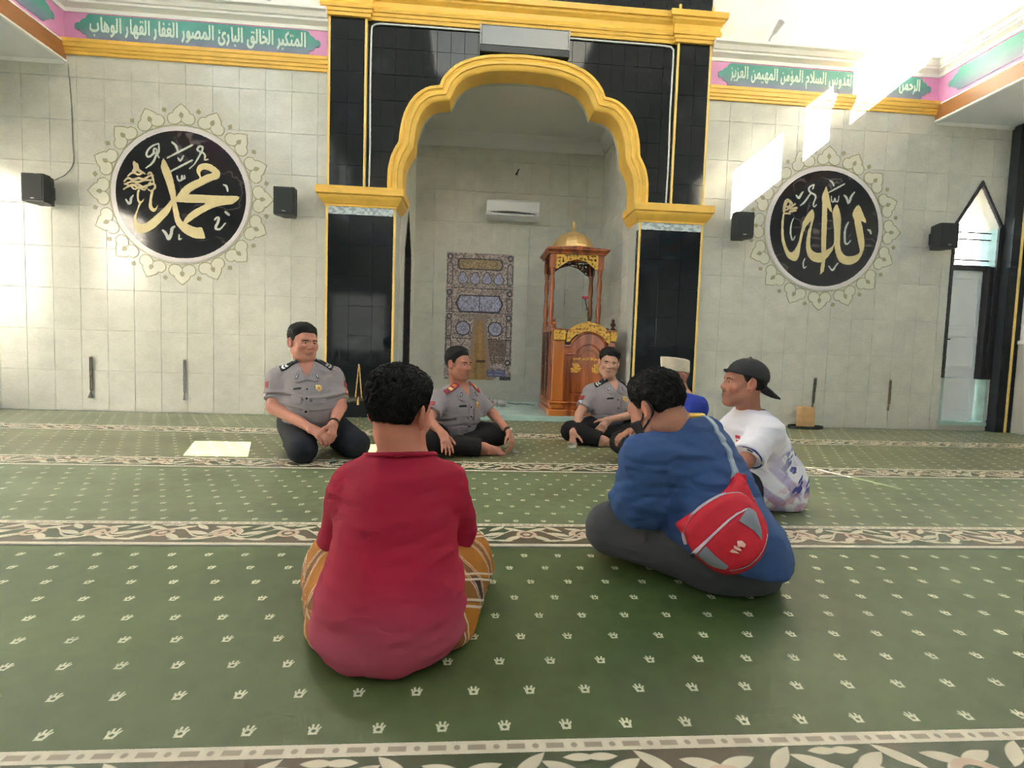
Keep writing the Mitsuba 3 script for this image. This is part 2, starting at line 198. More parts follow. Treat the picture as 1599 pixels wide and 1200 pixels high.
  'FR_R': [[[1037,-30,1035,95,1048,95,1050,-30]],[[976,-69,968,-47,980,-31,984,-14,978,24,990,35,998,-1,1003,-8,1009,-8,1012,5,1010,95,1023,95,1023,-17,1017,-27,1010,-31,1002,-31,996,-26,983,-61]],[[825,-64,816,-52,813,-35,818,10,829,3,827,-37,832,-45,842,-46,847,-39,850,-24,845,21,848,25,858,29,862,3,868,-8,873,-8,886,31,896,42,903,41,908,33,921,-8,937,-5,954,10,940,20,929,19,927,41,944,42,963,25,969,23,970,3,944,-25,919,-31,912,-24,907,-32,899,-33,885,-15,876,-30,868,-31,862,-27,857,-52,848,-66,833,-69],[892,2,903,-11,904,-1,898,21]],[[836,41,833,57,840,62,844,55,843,45]],[[779,95,781,-30,768,-30,766,95]],[[707,-69,699,-47,711,-31,715,-14,709,24,721,35,729,-1,734,-8,740,-8,743,5,740,95,753,95,754,-17,748,-27,741,-31,732,-31,727,-26,714,-61]],[[574,-95,567,-41,568,-9,575,18,591,40,600,42,604,39,618,-8,627,-3,632,28,643,24,642,2,648,-8,668,-5,684,9,674,18,660,19,659,42,677,41,694,25,700,23,701,3,675,-25,664,-30,644,-30,636,-18,631,-27,624,-31,614,-30,609,-23,603,-32,594,-33,586,-27,580,-15,579,-40,585,-88],[587,7,593,-7,600,-11,602,-3,596,19]],[[640,-68,637,-50,644,-46,648,-54,647,-64]],[[625,-68,622,-50,629,-46,633,-54,632,-64]],[[524,-30,522,95,535,95,537,-30]],[[357,-10,382,-9,391,2,390,95,402,95,404,10,409,-7,416,-8,419,-2,417,95,430,95,432,3,435,-7,442,-8,445,-3,459,37,470,42,478,33,487,-5,495,-8,499,5,496,95,509,95,511,-6,508,-20,502,-29,488,-31,481,-24,476,-32,468,-33,454,-15,443,-31,433,-30,426,-20,419,-30,409,-31,399,-18,393,-27,382,-32,350,-31,340,-23,334,-10,337,36,348,32,345,6,349,-5],[460,3,472,-11,474,-5,466,21]],[[361,7,359,23,369,30,363,54,366,63,375,72,379,57,373,46,378,35,378,22,375,15]],[[288,-30,286,95,299,95,301,-30]],[[173,-27,176,-6,190,-8,194,-1,184,47,195,59,213,-7,224,-8,220,10,221,30,228,46,240,50,245,45,252,27,248,-8,260,-8,263,5,261,95,274,95,276,-6,270,-25,261,-31,246,-30,237,-25,212,-31,202,-20,192,-31],[235,1,240,11,237,29,232,19]],[[242,66,239,83,247,88,250,80,249,69]],[[227,66,224,83,231,88,235,80,234,69]],[[133,-66,131,-48,143,-43,152,-31,144,-31,136,-21,135,16,143,34,154,37,161,29,166,11,165,-33,153,-58,140,-68],[145,-2,149,-9,154,-8,150,15]],[[43,-69,29,-54,25,-35,31,10,41,2,38,-24,40,-39,45,-46,53,-47,59,-40,62,-27,57,22,70,29,75,-2,78,-8,82,-8,89,28,99,26,99,-2,103,-8,108,-8,112,11,106,43,119,50,124,-3,118,-24,103,-31,93,-19,87,-30,75,-28,72,-47,64,-62,55,-69]],[[-20,-30,-22,95,-9,95,-7,-30]],[[-167,-5,-161,0,-162,4,-185,56,-176,71,-153,21,-153,95,-141,95,-136,-7,-127,-8,-120,26,-117,27,-108,23,-109,-4,-101,-8,-96,25,-92,28,-83,24,-85,-2,-82,-8,-76,-8,-73,2,-74,38,-62,40,-58,-3,-55,-8,-48,-8,-45,5,-47,95,-34,95,-32,-6,-35,-20,-42,-29,-57,-30,-66,-16,-76,-31,-85,-30,-91,-20,-97,-30,-107,-31,-116,-20,-123,-30,-136,-31,-146,-25,-151,-11,-164,-29,-183,-30,-182,-5]],[[-227,-94,-232,-50,-229,-17,-219,-3,-204,0,-207,21,-212,23,-220,11,-228,22,-219,41,-205,45,-198,38,-192,21,-192,-16,-195,-26,-212,-21,-218,-27,-220,-50,-216,-90]],[[-264,95,-263,-30,-276,-30,-277,95]],[[-398,-69,-400,-47,-388,-43,-380,-33,-393,-24,-398,-8,-396,18,-386,37,-378,38,-373,34,-366,16,-365,-9,-360,-9,-354,-2,-341,37,-329,42,-322,33,-312,-5,-304,-8,-301,5,-303,95,-290,95,-288,-6,-293,-24,-300,-30,-311,-31,-318,-24,-324,-32,-331,-33,-345,-15,-354,-30,-366,-31,-370,-44,-383,-62],[-339,3,-328,-11,-326,-5,-333,21],[-386,-3,-383,-9,-377,-9,-380,15,-385,12]],[[-393,45,-391,57,-392,79,-382,83,-380,72,-386,72,-387,66,-384,60,-377,62,-376,52]],[[-495,-63,-502,-52,-506,-35,-501,10,-490,3,-492,-37,-487,-45,-477,-46,-472,-39,-469,-24,-473,22,-461,29,-456,-1,-451,-8,-446,-8,-430,38,-418,40,-410,29,-406,8,-412,-26,-423,-31,-436,-20,-445,-31,-457,-27,-460,-46,-469,-63,-477,-69],[-423,18,-429,-4,-420,-8,-418,4]],[[-485,42,-487,55,-484,61,-479,62,-475,55,-475,45,-478,41]],[[-540,95,-538,-30,-551,-30,-553,95]],[[-803,-46,-795,-43,-791,-30,-795,22,-782,29,-777,-1,-773,-8,-767,-8,-754,31,-744,42,-737,41,-732,33,-719,-8,-710,-4,-705,27,-702,28,-693,24,-693,-5,-678,-9,-671,34,-659,52,-651,50,-644,34,-648,-7,-633,-8,-616,37,-604,42,-597,33,-587,-5,-579,-8,-576,5,-578,95,-565,95,-564,-6,-566,-20,-573,-29,-586,-31,-594,-24,-599,-32,-607,-33,-621,-15,-630,-30,-640,-31,-640,-50,-645,-61,-652,-67,-659,-67,-672,-53,-677,-30,-693,-30,-701,-18,-710,-30,-721,-31,-728,-24,-734,-32,-741,-33,-755,-15,-764,-30,-773,-31,-778,-27,-781,-46,-790,-63,-799,-69,-807,-69,-820,-59,-826,-46,-827,-19,-822,10,-811,3,-814,-32,-809,-44],[-612,-3,-603,-11,-602,-1,-608,21,-615,5],[-664,-25,-659,-47,-655,-48,-651,-37,-656,-24],[-664,-5,-656,7,-657,31,-661,22],[-747,13,-748,0,-738,-11,-736,-1,-742,21]],[[-697,-68,-700,-50,-692,-46,-689,-54,-690,-64]],[[-712,-68,-715,-50,-708,-46,-704,-54,-705,-64]],[[-804,41,-808,57,-800,62,-796,55,-797,45]],[[-872,-30,-874,95,-861,95,-859,-30]],[[-986,-50,-972,-19,-977,25,-966,35,-956,-5,-953,-8,-942,-8,-937,-4,-946,14,-945,34,-932,49,-917,48,-909,30,-916,-6,-900,-8,-897,5,-900,95,-887,95,-885,-6,-890,-24,-900,-31,-915,-30,-927,-21,-945,-31,-954,-31,-959,-26,-965,-48,-979,-69],[-936,25,-926,6,-921,20,-925,30]],[[-976,53,-979,72,-971,75,-968,67,-969,56]],[[-994,-68,-998,-50,-990,-46,-986,-54,-988,-64]],[[-1042,-69,-1050,-47,-1038,-31,-1034,-14,-1040,25,-1029,35,-1019,-5,-1016,-8,-1003,-7,-1000,11,-1004,45,-993,51,-987,15,-990,-17,-1003,-30,-1017,-31,-1023,-26,-1036,-61]],[[-1009,-68,-1013,-50,-1005,-46,-1001,-54,-1003,-64]],[[-1039,53,-1042,72,-1035,75,-1031,67,-1032,56]]],
  'FR_L': [[[984,-44,982,95,998,95,1000,-44]],[[733,-87,723,-64,736,-46,741,-26,734,16,748,28,758,-13,761,-19,769,-20,777,20,791,16,792,-16,795,-20,812,-20,816,-5,800,36,801,51,810,69,833,93,841,72,815,44,838,-18,850,-20,853,-18,859,18,864,20,874,16,872,-11,875,-18,889,-20,908,30,922,36,930,26,942,-16,951,-20,955,-5,952,95,968,95,970,-18,966,-34,959,-43,943,-46,934,-37,928,-47,919,-48,909,-40,903,-28,896,-41,889,-46,872,-43,864,-33,849,-46,834,-43,828,-33,817,-44,793,-46,782,-33,769,-46,762,-46,755,-40,748,-64],[910,-4,915,-19,923,-24,925,-12,918,12]],[[871,42,868,61,876,67,881,58,880,47,877,42]],[[852,44,849,58,853,66,858,67,863,58,863,47,859,42]],[[773,-80,775,-65,782,-62,787,-71,786,-82,783,-87,777,-87]],[[677,-44,675,95,690,95,692,-44]],[[560,-19,557,95,573,95,578,-19,596,-18,617,0,602,11,588,10,586,35,603,37,613,33,631,15,636,15,638,-8,630,-14,635,-20,644,-20,648,-5,645,95,660,95,662,-18,654,-41,645,-46,632,-44,620,-25,609,-36,593,-44,576,-46,567,-41]],[[597,55,592,75,596,80,601,80,606,71,604,59]],[[467,-95,448,-80,443,-62,442,-39,447,-7,461,-14,457,-44,462,-63,472,-71,489,-67,498,-55,501,-46,488,-43,479,-31,477,-8,480,10,491,27,503,27,511,15,517,-21,526,-20,530,-5,527,95,543,95,545,-18,541,-34,534,-43,515,-46,506,-76,493,-90,482,-95],[498,5,493,2,491,-14,495,-21,502,-21]],[[500,66,504,70,512,67,513,54,508,46,501,50]],[[482,53,482,66,486,70,491,70,496,62,495,52,487,46]],[[389,-44,387,95,403,95,405,-45]],[[304,-40,298,-19,295,95,310,95,315,-18,323,-20,326,-15,330,18,333,20,345,16,345,-16,356,-20,360,-5,357,95,372,95,375,-18,371,-34,357,-46,344,-44,335,-33,323,-46]],[[326,-71,331,-62,336,-64,340,-79,336,-87,328,-85]],[[256,-88,248,-63,260,-47,265,-26,258,17,272,28,280,-6,279,-39,275,-57,264,-78]],[[173,-33,180,1,192,-7,188,-38,194,-59,212,-62,222,-55,228,-40,208,-15,208,15,218,37,227,44,238,44,248,37,243,15,231,20,222,4,222,-3,239,-23,244,-35,241,-58,229,-77,210,-88,188,-83,176,-67]],[[180,20,178,33,181,33,178,43,179,57,186,63,192,63,194,51,188,52,185,45,190,37,197,41,199,30]],[[119,-44,117,95,133,95,135,-44]],[[-120,-88,-123,-64,-109,-59,-99,-48,-114,-39,-121,-21,-116,14,-103,32,-93,29,-87,21,-81,-21,-75,-21,-69,-15,-63,19,-50,13,-52,-11,-47,-19,-23,29,-14,36,-3,37,4,33,12,17,12,-17,23,-20,43,30,57,36,65,26,77,-16,86,-20,90,-5,87,95,103,95,105,-18,101,-34,94,-43,78,-46,69,-37,63,-47,54,-48,44,-40,38,-28,31,-41,24,-46,16,-46,2,-36,-15,-47,-38,-47,-50,-42,-58,-31,-67,-43,-83,-46,-87,-61,-103,-81],[45,-8,50,-19,58,-24,60,-12,53,12],[-31,-21,-15,-21,-5,-14,-2,1,-7,11,-18,5],[-105,-1,-106,-17,-96,-21,-100,6]],[[-158,-88,-166,-63,-154,-47,-149,-26,-156,17,-142,28,-134,-6,-135,-39,-139,-57,-150,-78]],[[-212,-44,-214,95,-199,95,-197,-44]],[[-366,-40,-373,-19,-375,95,-360,95,-355,-19,-341,-20,-347,0,-345,22,-337,40,-323,45,-317,40,-309,20,-308,0,-313,-20,-304,-21,-289,-17,-299,3,-300,18,-293,35,-279,45,-265,42,-256,28,-256,5,-263,-17,-245,-20,-241,-5,-244,95,-229,95,-227,-18,-235,-41,-244,-46,-258,-46,-277,-35,-298,-46,-315,-45,-327,-39,-345,-46,-357,-46],[-276,-4,-270,11,-274,22,-287,16],[-329,19,-333,2,-327,-12,-322,10,-325,20]],[[-278,64,-282,82,-273,88,-268,79,-269,68,-273,64]],[[-329,63,-334,78,-331,86,-324,87,-320,71,-324,62]],[[-415,-88,-423,-63,-410,-47,-405,-26,-412,17,-398,28,-391,-6,-391,-39,-395,-57,-406,-78]],[[-468,-44,-470,95,-455,95,-453,-44]],[[-629,-34,-634,95,-619,95,-617,-8,-612,-20,-604,-21,-600,15,-593,35,-584,46,-576,47,-567,36,-563,21,-564,2,-570,-18,-544,-20,-549,0,-548,22,-539,40,-525,45,-519,40,-511,20,-510,0,-516,-20,-506,-21,-499,-16,-498,-5,-500,95,-485,95,-483,-18,-489,-39,-500,-46,-513,-46,-531,-39,-542,-45,-559,-46,-559,-66,-565,-80,-573,-86,-587,-83,-597,-70,-603,-45,-620,-44],[-535,2,-529,-12,-524,2,-529,21,-533,16],[-588,-43,-585,-57,-577,-65,-572,-55,-574,-42,-579,-37,-585,-37],[-587,-18,-578,-3,-579,24,-585,14]],[[-522,62,-526,82,-523,87,-517,87,-513,78,-514,66]],[[-535,64,-540,62,-545,71,-541,87,-534,86,-531,78]],[[-674,-88,-682,-63,-669,-47,-664,-26,-671,17,-657,28,-650,-6,-650,-39,-657,-64,-665,-78]],[[-727,-44,-729,95,-714,95,-712,-45]],[[-808,-88,-813,-64,-799,-59,-789,-48,-804,-39,-809,-29,-810,-8,-806,14,-796,30,-782,29,-774,13,-770,-21,-760,-20,-757,-5,-759,95,-744,95,-744,-30,-753,-43,-772,-46,-777,-61,-793,-81],[-796,-15,-792,-21,-785,-21,-789,6,-794,2]],[[-898,-19,-901,95,-886,95,-881,-17,-869,-20,-873,11,-863,34,-869,43,-860,60,-835,27,-822,2,-819,-22,-826,-41,-834,-46,-846,-44,-855,-39,-871,-46,-882,-46,-891,-41],[-837,-3,-842,-23,-841,-25,-836,-25,-833,-18],[-860,10,-855,-13,-852,-8,-850,2,-853,21,-857,20]],[[-987,-42,-997,-29,-999,-18,-996,30,-983,24,-986,-4,-981,-16,-972,-22,-947,-22,-935,-18,-928,-9,-932,34,-918,40,-913,-11,-921,-34,-933,-43,-953,-48,-972,-48]],[[-963,-83,-963,-71,-959,-66,-954,-66,-950,-74,-951,-87,-959,-90]]],
  'BASM': [[[116,-27,113,-12,114,-3,117,5,122,10,126,12,129,11,134,0,136,-2,139,-1,141,8,146,7,145,0,147,-2,148,-2,151,0,152,8,157,7,157,-1,158,-2,160,-2,162,1,162,11,167,12,169,-1,170,-2,173,-2,174,-1,175,3,173,13,178,14,180,-1,177,-7,170,-9,165,-5,161,-9,157,-9,154,-6,151,-9,147,-9,143,-6,140,-9,135,-9,132,-7,129,-9,125,-10,122,-8,119,-4,118,-12,121,-26],[122,2,125,-3,129,-3,126,6]],[[173,-18,174,-14,177,-14,178,-16,177,-19,174,-20]],[[94,-9,93,27,99,27,100,-9]],[[48,5,51,12,59,17,59,20,64,20,65,-1,67,-2,69,-2,71,2,70,27,76,27,76,1,78,-2,81,-2,83,2,82,27,88,27,88,-2,87,-6,84,-8,78,-9,74,-6,70,-9,65,-9,60,-4,55,-5,51,-3,49,0],[54,4,56,2,59,2,59,10,56,8]],[[29,-9,28,27,34,27,34,-9]],[[2,-20,-2,-14,3,-9,5,-4,3,7,8,10,11,0,13,-2,16,-2,18,2,17,27,22,27,23,9,22,-5,20,-8,17,-9,13,-9,10,-7,9,-12,5,-18]],[[-66,-19,-69,-15,-71,-10,-69,3,-64,1,-65,-7,-64,-11,-62,-13,-58,-13,-56,-11,-54,-7,-56,6,-55,7,-51,8,-49,1,-46,-2,-44,-2,-38,9,-34,12,-31,12,-28,10,-23,-2,-16,-1,-8,3,-14,6,-19,5,-20,12,-12,12,-4,7,-1,7,-1,1,-15,-8,-24,-9,-27,-7,-29,-9,-33,-10,-37,-7,-39,-4,-43,-9,-46,-9,-49,-8,-51,-15,-55,-19,-62,-20],[-35,3,-36,0,-31,-3,-30,-1,-32,5,-34,6]],[[-58,13,-61,12,-62,13,-62,16,-61,18,-59,18,-57,17]],[[-91,-9,-92,27,-86,27,-85,-9]],[[-118,-20,-121,-14,-116,-9,-114,-4,-117,7,-112,10,-108,0,-106,-2,-103,-2,-102,2,-103,27,-97,27,-96,9,-97,-5,-99,-8,-103,-9,-107,-9,-109,-7,-111,-12,-115,-18]],[[-177,-27,-180,-12,-179,-3,-176,5,-169,12,-165,12,-164,11,-159,0,-157,-2,-153,-1,-151,8,-146,7,-147,1,-144,-2,-135,-1,-128,3,-132,5,-139,5,-140,11,-139,12,-131,12,-124,7,-121,7,-120,1,-132,-7,-137,-9,-146,-9,-150,-5,-152,-8,-155,-9,-159,-9,-161,-7,-164,-9,-168,-10,-171,-8,-174,-4,-175,-12,-172,-26],[-171,2,-168,-3,-165,-3,-167,6]],[[-149,-18,-149,-15,-148,-13,-145,-14,-144,-16,-145,-19,-147,-20]],[[-156,-18,-156,-15,-154,-13,-152,-14,-151,-16,-151,-19,-154,-20]]],
}

def poly_of(k, s=1.0):
    out = []
    for rings in CALLI[k]:
        r = [np.array(x, float).reshape(-1, 2) * .001 * s for x in rings]
        out.append(Polygon(r[0], r[1:]).buffer(0))
    return unary_union(out)
# ---------------------------------------------------------------- materials of the room
def _marble(p, n, uv):
    g = fbm(p.x * 9, p.y * 9, p.z * 9, 4)
    tone = cell_rand(dr.floor((p.x + 40) / .25), dr.floor((p.z + .01) / .40), dr.floor((p.y + 40) / .25))
    v = .95 + .10 * (g - .5) * 2 + .05 * (tone - .5)
    s = fbm(p.x * 60, p.y * 60, p.z * 60, 2)
    return mi.Color3f(.600, .590, .525) * (v + .10 * (s - .5))
mat('marble', _marble, .16, .5)
mat('marble_grout', (.50, .49, .44), .6)
mat('black_tile', lambda p, n, uv: mi.Color3f(.0055, .0085, .011) * (1 + 1.2 * smoothstep(.55, .75, fbm(p.x * 4, p.y * 4, p.z * 4, 4))), .06, .32)
mat('black_grout', (.022, .028, .033), .6)
mat('gold_paint', lambda p, n, uv: mi.Color3f(.83, .50, .085) * (.92 + .16 * fbm(p.x * 14, p.y * 14, p.z * 14, 3)), .38, .5)
mat('gold_strip', (.82, .58, .17), .35)
mat('white_paint', lambda p, n, uv: mi.Color3f(.80, .80, .78) * (.97 + .06 * fbm(p.x * 5, p.y * 5, p.z * 5, 2)), .55)
mat('ceiling_paint', (.84, .84, .84), .7)
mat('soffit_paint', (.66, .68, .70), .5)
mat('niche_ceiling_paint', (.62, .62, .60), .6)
mat('pink_paint', lambda p, n, uv: mi.Color3f(.66, .30, .52) * (.9 + .2 * fbm(p.x * 6, p.y * 6, p.z * 6, 3)), .5)
mat('teal_paint', lambda p, n, uv: mix((.23, .20, .33), (.07, .30, .25), smoothstep(3.50, 3.74, p.z)) * (.85 + .3 * fbm(p.x * 7, p.y * 7, p.z * 7, 3)), .45)
mat('letter_white', (.56, .66, .58), .45)
mat('brown_fascia', lambda p, n, uv: mi.Color3f(.34, .145, .055) * (.85 + .3 * fbm(p.x * 3, p.y * 3, p.z * 30, 3)), .35)
mat('carved_border', lambda p, n, uv: mix((.62, .68, .70), (.33, .40, .44), smoothstep(.42, .58, fbm(p.x * 38, p.y * 38, p.z * 38, 2))), .3)
mat('floor_tile', lambda p, n, uv: mi.Color3f(.36, .50, .46) * (.8 + .4 * fbm(p.x * 8, p.y * 8, p.z * 8, 4)), .12)
mat('floor_green', (.06, .09, .04), .8)
mat('ground_soil', (.42, .40, .36), .9)
mat('dark_frame', (.028, .027, .030), .3)
mat('door_white', (.74, .76, .78), .35)
mat('concrete', (.5, .49, .46), .8)
scene['pane_glass'] = {'type': 'thindielectric', 'int_ior': 1.5}

XL, XR, YB, YW, YN = -5.10, 5.98, -6.6, 5.45, 7.0
ZS, ZC, ZT = 3.34, 3.95, 6.9
FL, FR = -3.95, 4.90
CX = .424

# ---------------------------------------------------------------- ground and floor slab
put('ground', bx(-60, 60, -60, 60, -.5, -.30), 'ground_soil', kind='structure')
put('floor', bx(XL - .3, XR + .3, YB - .3, YW + .2, -.3, -.012), 'floor_green', kind='structure')

# ---------------------------------------------------------------- front wall
def arch_outer():
    R = [(1.318, 2.28), (1.315, 2.48), (1.280, 2.634), (1.215, 2.758)]
    R2 = [(1.215, 2.758), (1.200, 2.90), (1.160, 3.05), (1.080, 3.19), (.960, 3.285), (.830, 3.318)]
    R3 = [(.830, 3.318), (.775, 3.425), (.640, 3.545), (.430, 3.625), (.210, 3.655), (0, 3.665)]
    half = np.vstack([crom(R, 5)[:-1], crom(R2, 5)[:-1], crom(R3, 5)])
    left = half * [-1, 1]
    full = np.vstack([left, half[::-1][1:]])
    return full + [CX, 0]
AO = arch_outer()
ARCH_IN = Polygon(np.vstack([AO, [[CX + 1.318, 0], [CX - 1.318, 0]]])).buffer(-.14, join_style=2)
ARCH_HOLE = unary_union([ARCH_IN, sbox(-.81, 0, 1.66, 2.28)])
YP, YS = 5.39, 5.43                                  # pillar face, spandrel face

wall_solid = sbox(XL, -.3, XR, ZT).difference(ARCH_HOLE.buffer(.001))
DOOR = Polygon([(5.235, .09), (5.235, 2.255), (5.50, 2.70), (5.765, 2.255), (5.765, .09)])
front = put('wall_front', extr_y(wall_solid.difference(DOOR), YW + .012, YW + .24), 'marble_grout', kind='structure')
up = sbox(XL, ZS + .1, -1.5, ZT).union(sbox(2.355, ZS + .1, XR, ZT))
put('wall_upper', extr_y(up, YW + .002, YW + .014), 'white_paint', kind='structure')

def tiles(parent, region, w, h, x0, z0, y0, y1, material, gap=.0025, jitter=.0008, axis='y', holes=None):
    """each tile of the region (x or y, z) as one entry"""
    a0, b0, a1, b1 = region.bounds
    stock = {}
    for i in range(int(math.floor((a0 - x0) / w)), int(math.ceil((a1 - x0) / w))):
        for j in range(int(math.floor((b0 - z0) / h)), int(math.ceil((b1 - z0) / h))):
            full = sbox(x0 + i * w + gap / 2, z0 + j * h + gap / 2, x0 + (i + 1) * w - gap / 2, z0 + (j + 1) * h - gap / 2)
            c = full.intersection(region)
            if c.is_empty or c.area < 4e-4:
                continue
            dz = random.uniform(-jitter, jitter)
            if c.area > .999 * full.area:
                if 'f' not in stock:
                    if axis == 'y':
                        m = bx(gap / 2, w - gap / 2, 0, y1 - y0, gap / 2, h - gap / 2, .0012)
                    else:
                        m = bx(0, y1 - y0, gap / 2, w - gap / 2, gap / 2, h - gap / 2, .0012)
                    stock['f'] = mikit.ply(m, material)
                off = [x0 + i * w, y0 + dz, z0 + j * h] if axis == 'y' else [y0 + dz, x0 + i * w, z0 + j * h]
                put('tile', {**stock['f'], 'to_world': T().translate(off)}, None, parent)
            else:
                for g in geoms(c):
                    if g.area > 3e-4:
                        put('tile', (extr_y if axis == 'y' else extr_x)(g, y0 + dz, y1 + dz), material, parent)

left_zone = sbox(XL, 0, -1.50, ZS + .07)
right_zone = sbox(2.358, 0, 5.80, ZS + .07).difference(DOOR.buffer(.03, join_style=2)).difference(sbox(5.19, 0, 5.80, .12))
wl = put('wall_left_front', extr_y(left_zone, YW + .008, YW + .0125), 'marble_grout', kind='structure')
tiles(wl, left_zone, .25, .40, XL, 0, YW, YW + .009, 'marble')
wr = put('wall_right_front', extr_y(right_zone, YW + .008, YW + .0125), 'marble_grout', kind='structure')
tiles(wr, right_zone, .25, .40, 2.358, 0, YW, YW + .009, 'marble')

# pillars of the niche: black tiles, gold edging strips, patterned band, moulded gold capital
CAP = [(0, 2.105), (.012, 2.105), (.012, 2.125), (.022, 2.128), (.030, 2.140), (.052, 2.165), (.062, 2.190), (.062, 2.205), (.082, 2.212), (.082, 2.285), (0, 2.285)]
for side, (xa, xb) in (('left', (-1.497, -.812)), ('right', (1.672, 2.358))):
    pl = put('pillar_' + side, bx(xa + .012, xb - .012, YP + .008, YW + .30, 0, 2.11), 'black_grout', kind='structure')
    tiles(pl, sbox(xa + .022, 0, xb - .022, 2.03), .2315 if side == 'left' else .2315, .30, xa + .0, -.07, YP, YP + .009, 'black_tile')
    xi = xb if side == 'left' else xa
    if side == 'left':
        tiles(pl, sbox(YP + .02, 0, YW + .29, 2.03), .30, .30, YP, -.07, xb - .009, xb, 'marble', axis='x')
    else:
        tiles(pl, sbox(YP + .02, 0, YW + .29, 2.03), .30, .30, YP, -.07, xa, xa + .009, 'black_tile', axis='x')
    put('border_band', cat([bx(xa, xb, YP - .002, YP + .010, 2.03, 2.11), bx(xa, xa + .01, YP, YW + .29, 2.03, 2.11), bx(xb - .01, xb, YP, YW + .29, 2.03, 2.11)]), 'carved_border', pl, label='pale patterned tile band under the capital')
    for x in (xa + .011, xb - .011):
        put('edge_strip', bx(x - .012, x + .012, YP - .005, YP + .012, 0, 2.105, .003), 'gold_strip', pl)
    path = [(xa, YW + .02), (xa, YP), (xb, YP), (xb, YW + .29)] if side == 'left' else [(xa, YW + .29), (xa, YP), (xb, YP), (xb, YW + .02)]
    cap = loft(path, [(-o, z) for o, z in CAP], lambda a, b, e: (a, b, e))
    put('capital', cat([cap, bx(xa, xb, YP + .001, YW + .29, 2.106, 2.284)]), 'gold_paint', pl, smooth=25, label='moulded gold capital')

# spandrel of black tiles above the arch, pilaster strips, gold arch moulding
AH = Polygon(np.vstack([AO, [[CX + 1.318, 2.2], [CX - 1.318, 2.2]]]))
sp_zone = sbox(-1.115, 2.285, 1.985, 3.96).difference(AH.buffer(-.03))
sp = put('wall_spandrel', extr_y(sp_zone, YS + .008, YW + .02), 'black_grout', kind='structure')
tiles(sp, sp_zone, .1355, .25, -1.12, 2.42, YS, YS + .009, 'black_tile', jitter=.0015)
top_zone = sbox(-1.115, 4.05, 1.985, ZT)
tp = put('wall_gable', extr_y(sbox(-1.49, 3.97, 2.35, ZT), YS + .008, YW + .02), 'black_grout', kind='structure')
tiles(tp, sbox(-1.49, 4.20, 2.35, 5.2), .24, .30, -1.49, 4.2, YS, YS + .009, 'black_tile')
for side, (xa, xb) in (('left', (-1.493, -1.120)), ('right', (1.990, 2.352))):
    pi_ = put('pilaster_' + side, bx(xa + .01, xb - .01, YP + .018, YW + .02, 2.285, 4.3), 'black_grout', kind='structure')
    tiles(pi_, sbox(xa + .02, 2.286, xb - .02, 4.3), .25, .30, xa - .06, 2.21, YP + .010, YP + .019, 'black_tile')
    for x in (xa + .011, xb - .011):
        put('edge_strip', bx(x - .012, x + .012, YP + .004, YP + .024, 2.285, 4.3, .003), 'gold_strip', pi_)
AP = [(.004, .20), (.004, -.070), (-.012, -.082), (-.030, -.082), (-.036, -.070), (-.050, -.066), (-.070, -.078), (-.092, -.078), (-.098, -.064), (-.125, -.058), (-.138, -.050), (-.144, -.040), (-.144, .20)]
# path runs left to right over the arch, its left-hand side is outward
put('arch_moulding', loft(AO, AP, lambda a, b, e: (a, YS + e, b)), 'gold_paint', smooth=28, kind='structure')

# gold entablature with break-fronts over the pilasters
ENT = [(0, 3.915), (.020, 3.915), (.024, 3.945), (.034, 3.948), (.038, 3.975), (.050, 3.979), (.056, 4.005), (.042, 4.030), (.044, 4.075), (.074, 4.105), (.078, 4.125), (.098, 4.130), (.100, 4.185), (0, 4.185)]
pth = [(-1.505, YW), (-1.505, YP), (-1.105, YP), (-1.105, YS), (1.975, YS), (1.975, YP), (2.365, YP), (2.365, YW)]
put('entablature', loft(pth, [(-o, z) for o, z in ENT], lambda a, b, e: (a, b, e)), 'gold_paint', smooth=25, kind='structure')
for xa, xb in ((-1.505, -1.105), (1.975, 2.365)):
    put('pilaster_block', bx(xa, xb, YP + .001, YW, 3.916, 4.184), 'gold_paint', kind='structure')
put('entablature_core', bx(-1.105, 1.975, YS + .001, YW, 3.916, 4.184), 'gold_paint', kind='structure')

# ---------------------------------------------------------------- gold cornice, frieze, crown moulding on the front wall and the side beams
COR = [(0, 3.405), (.018, 3.405), (.020, 3.430), (.030, 3.434), (.032, 3.460), (.042, 3.464), (.046, 3.500), (.052, 3.504), (.054, 3.535), (0, 3.535)]
CRO = [(0, 3.795), (.012, 3.795), (.016, 3.828), (.050, 3.850), (.062, 3.856), (.066, 3.876), (.080, 3.880), (.105, 3.918), (.130, 3.930), (.134, 3.955), (0, 3.955)]
def frieze_panel(cx, w):
    z0, z1 = 3.552, 3.783
    zc, hh = (z0 + z1) / 2, (z1 - z0) / 2
    return unary_union([sbox(cx - w / 2 + .10, z0, cx + w / 2 - .10, z1).buffer(-.04).buffer(.04), sbox(cx - w / 2 + .045, zc - hh * .62, cx + w / 2 - .045, zc + hh * .62).buffer(-.05).buffer(.05), sbox(cx - w / 2, zc - hh * .3, cx + w / 2, zc + hh * .3).buffer(-.03).buffer(.03)])
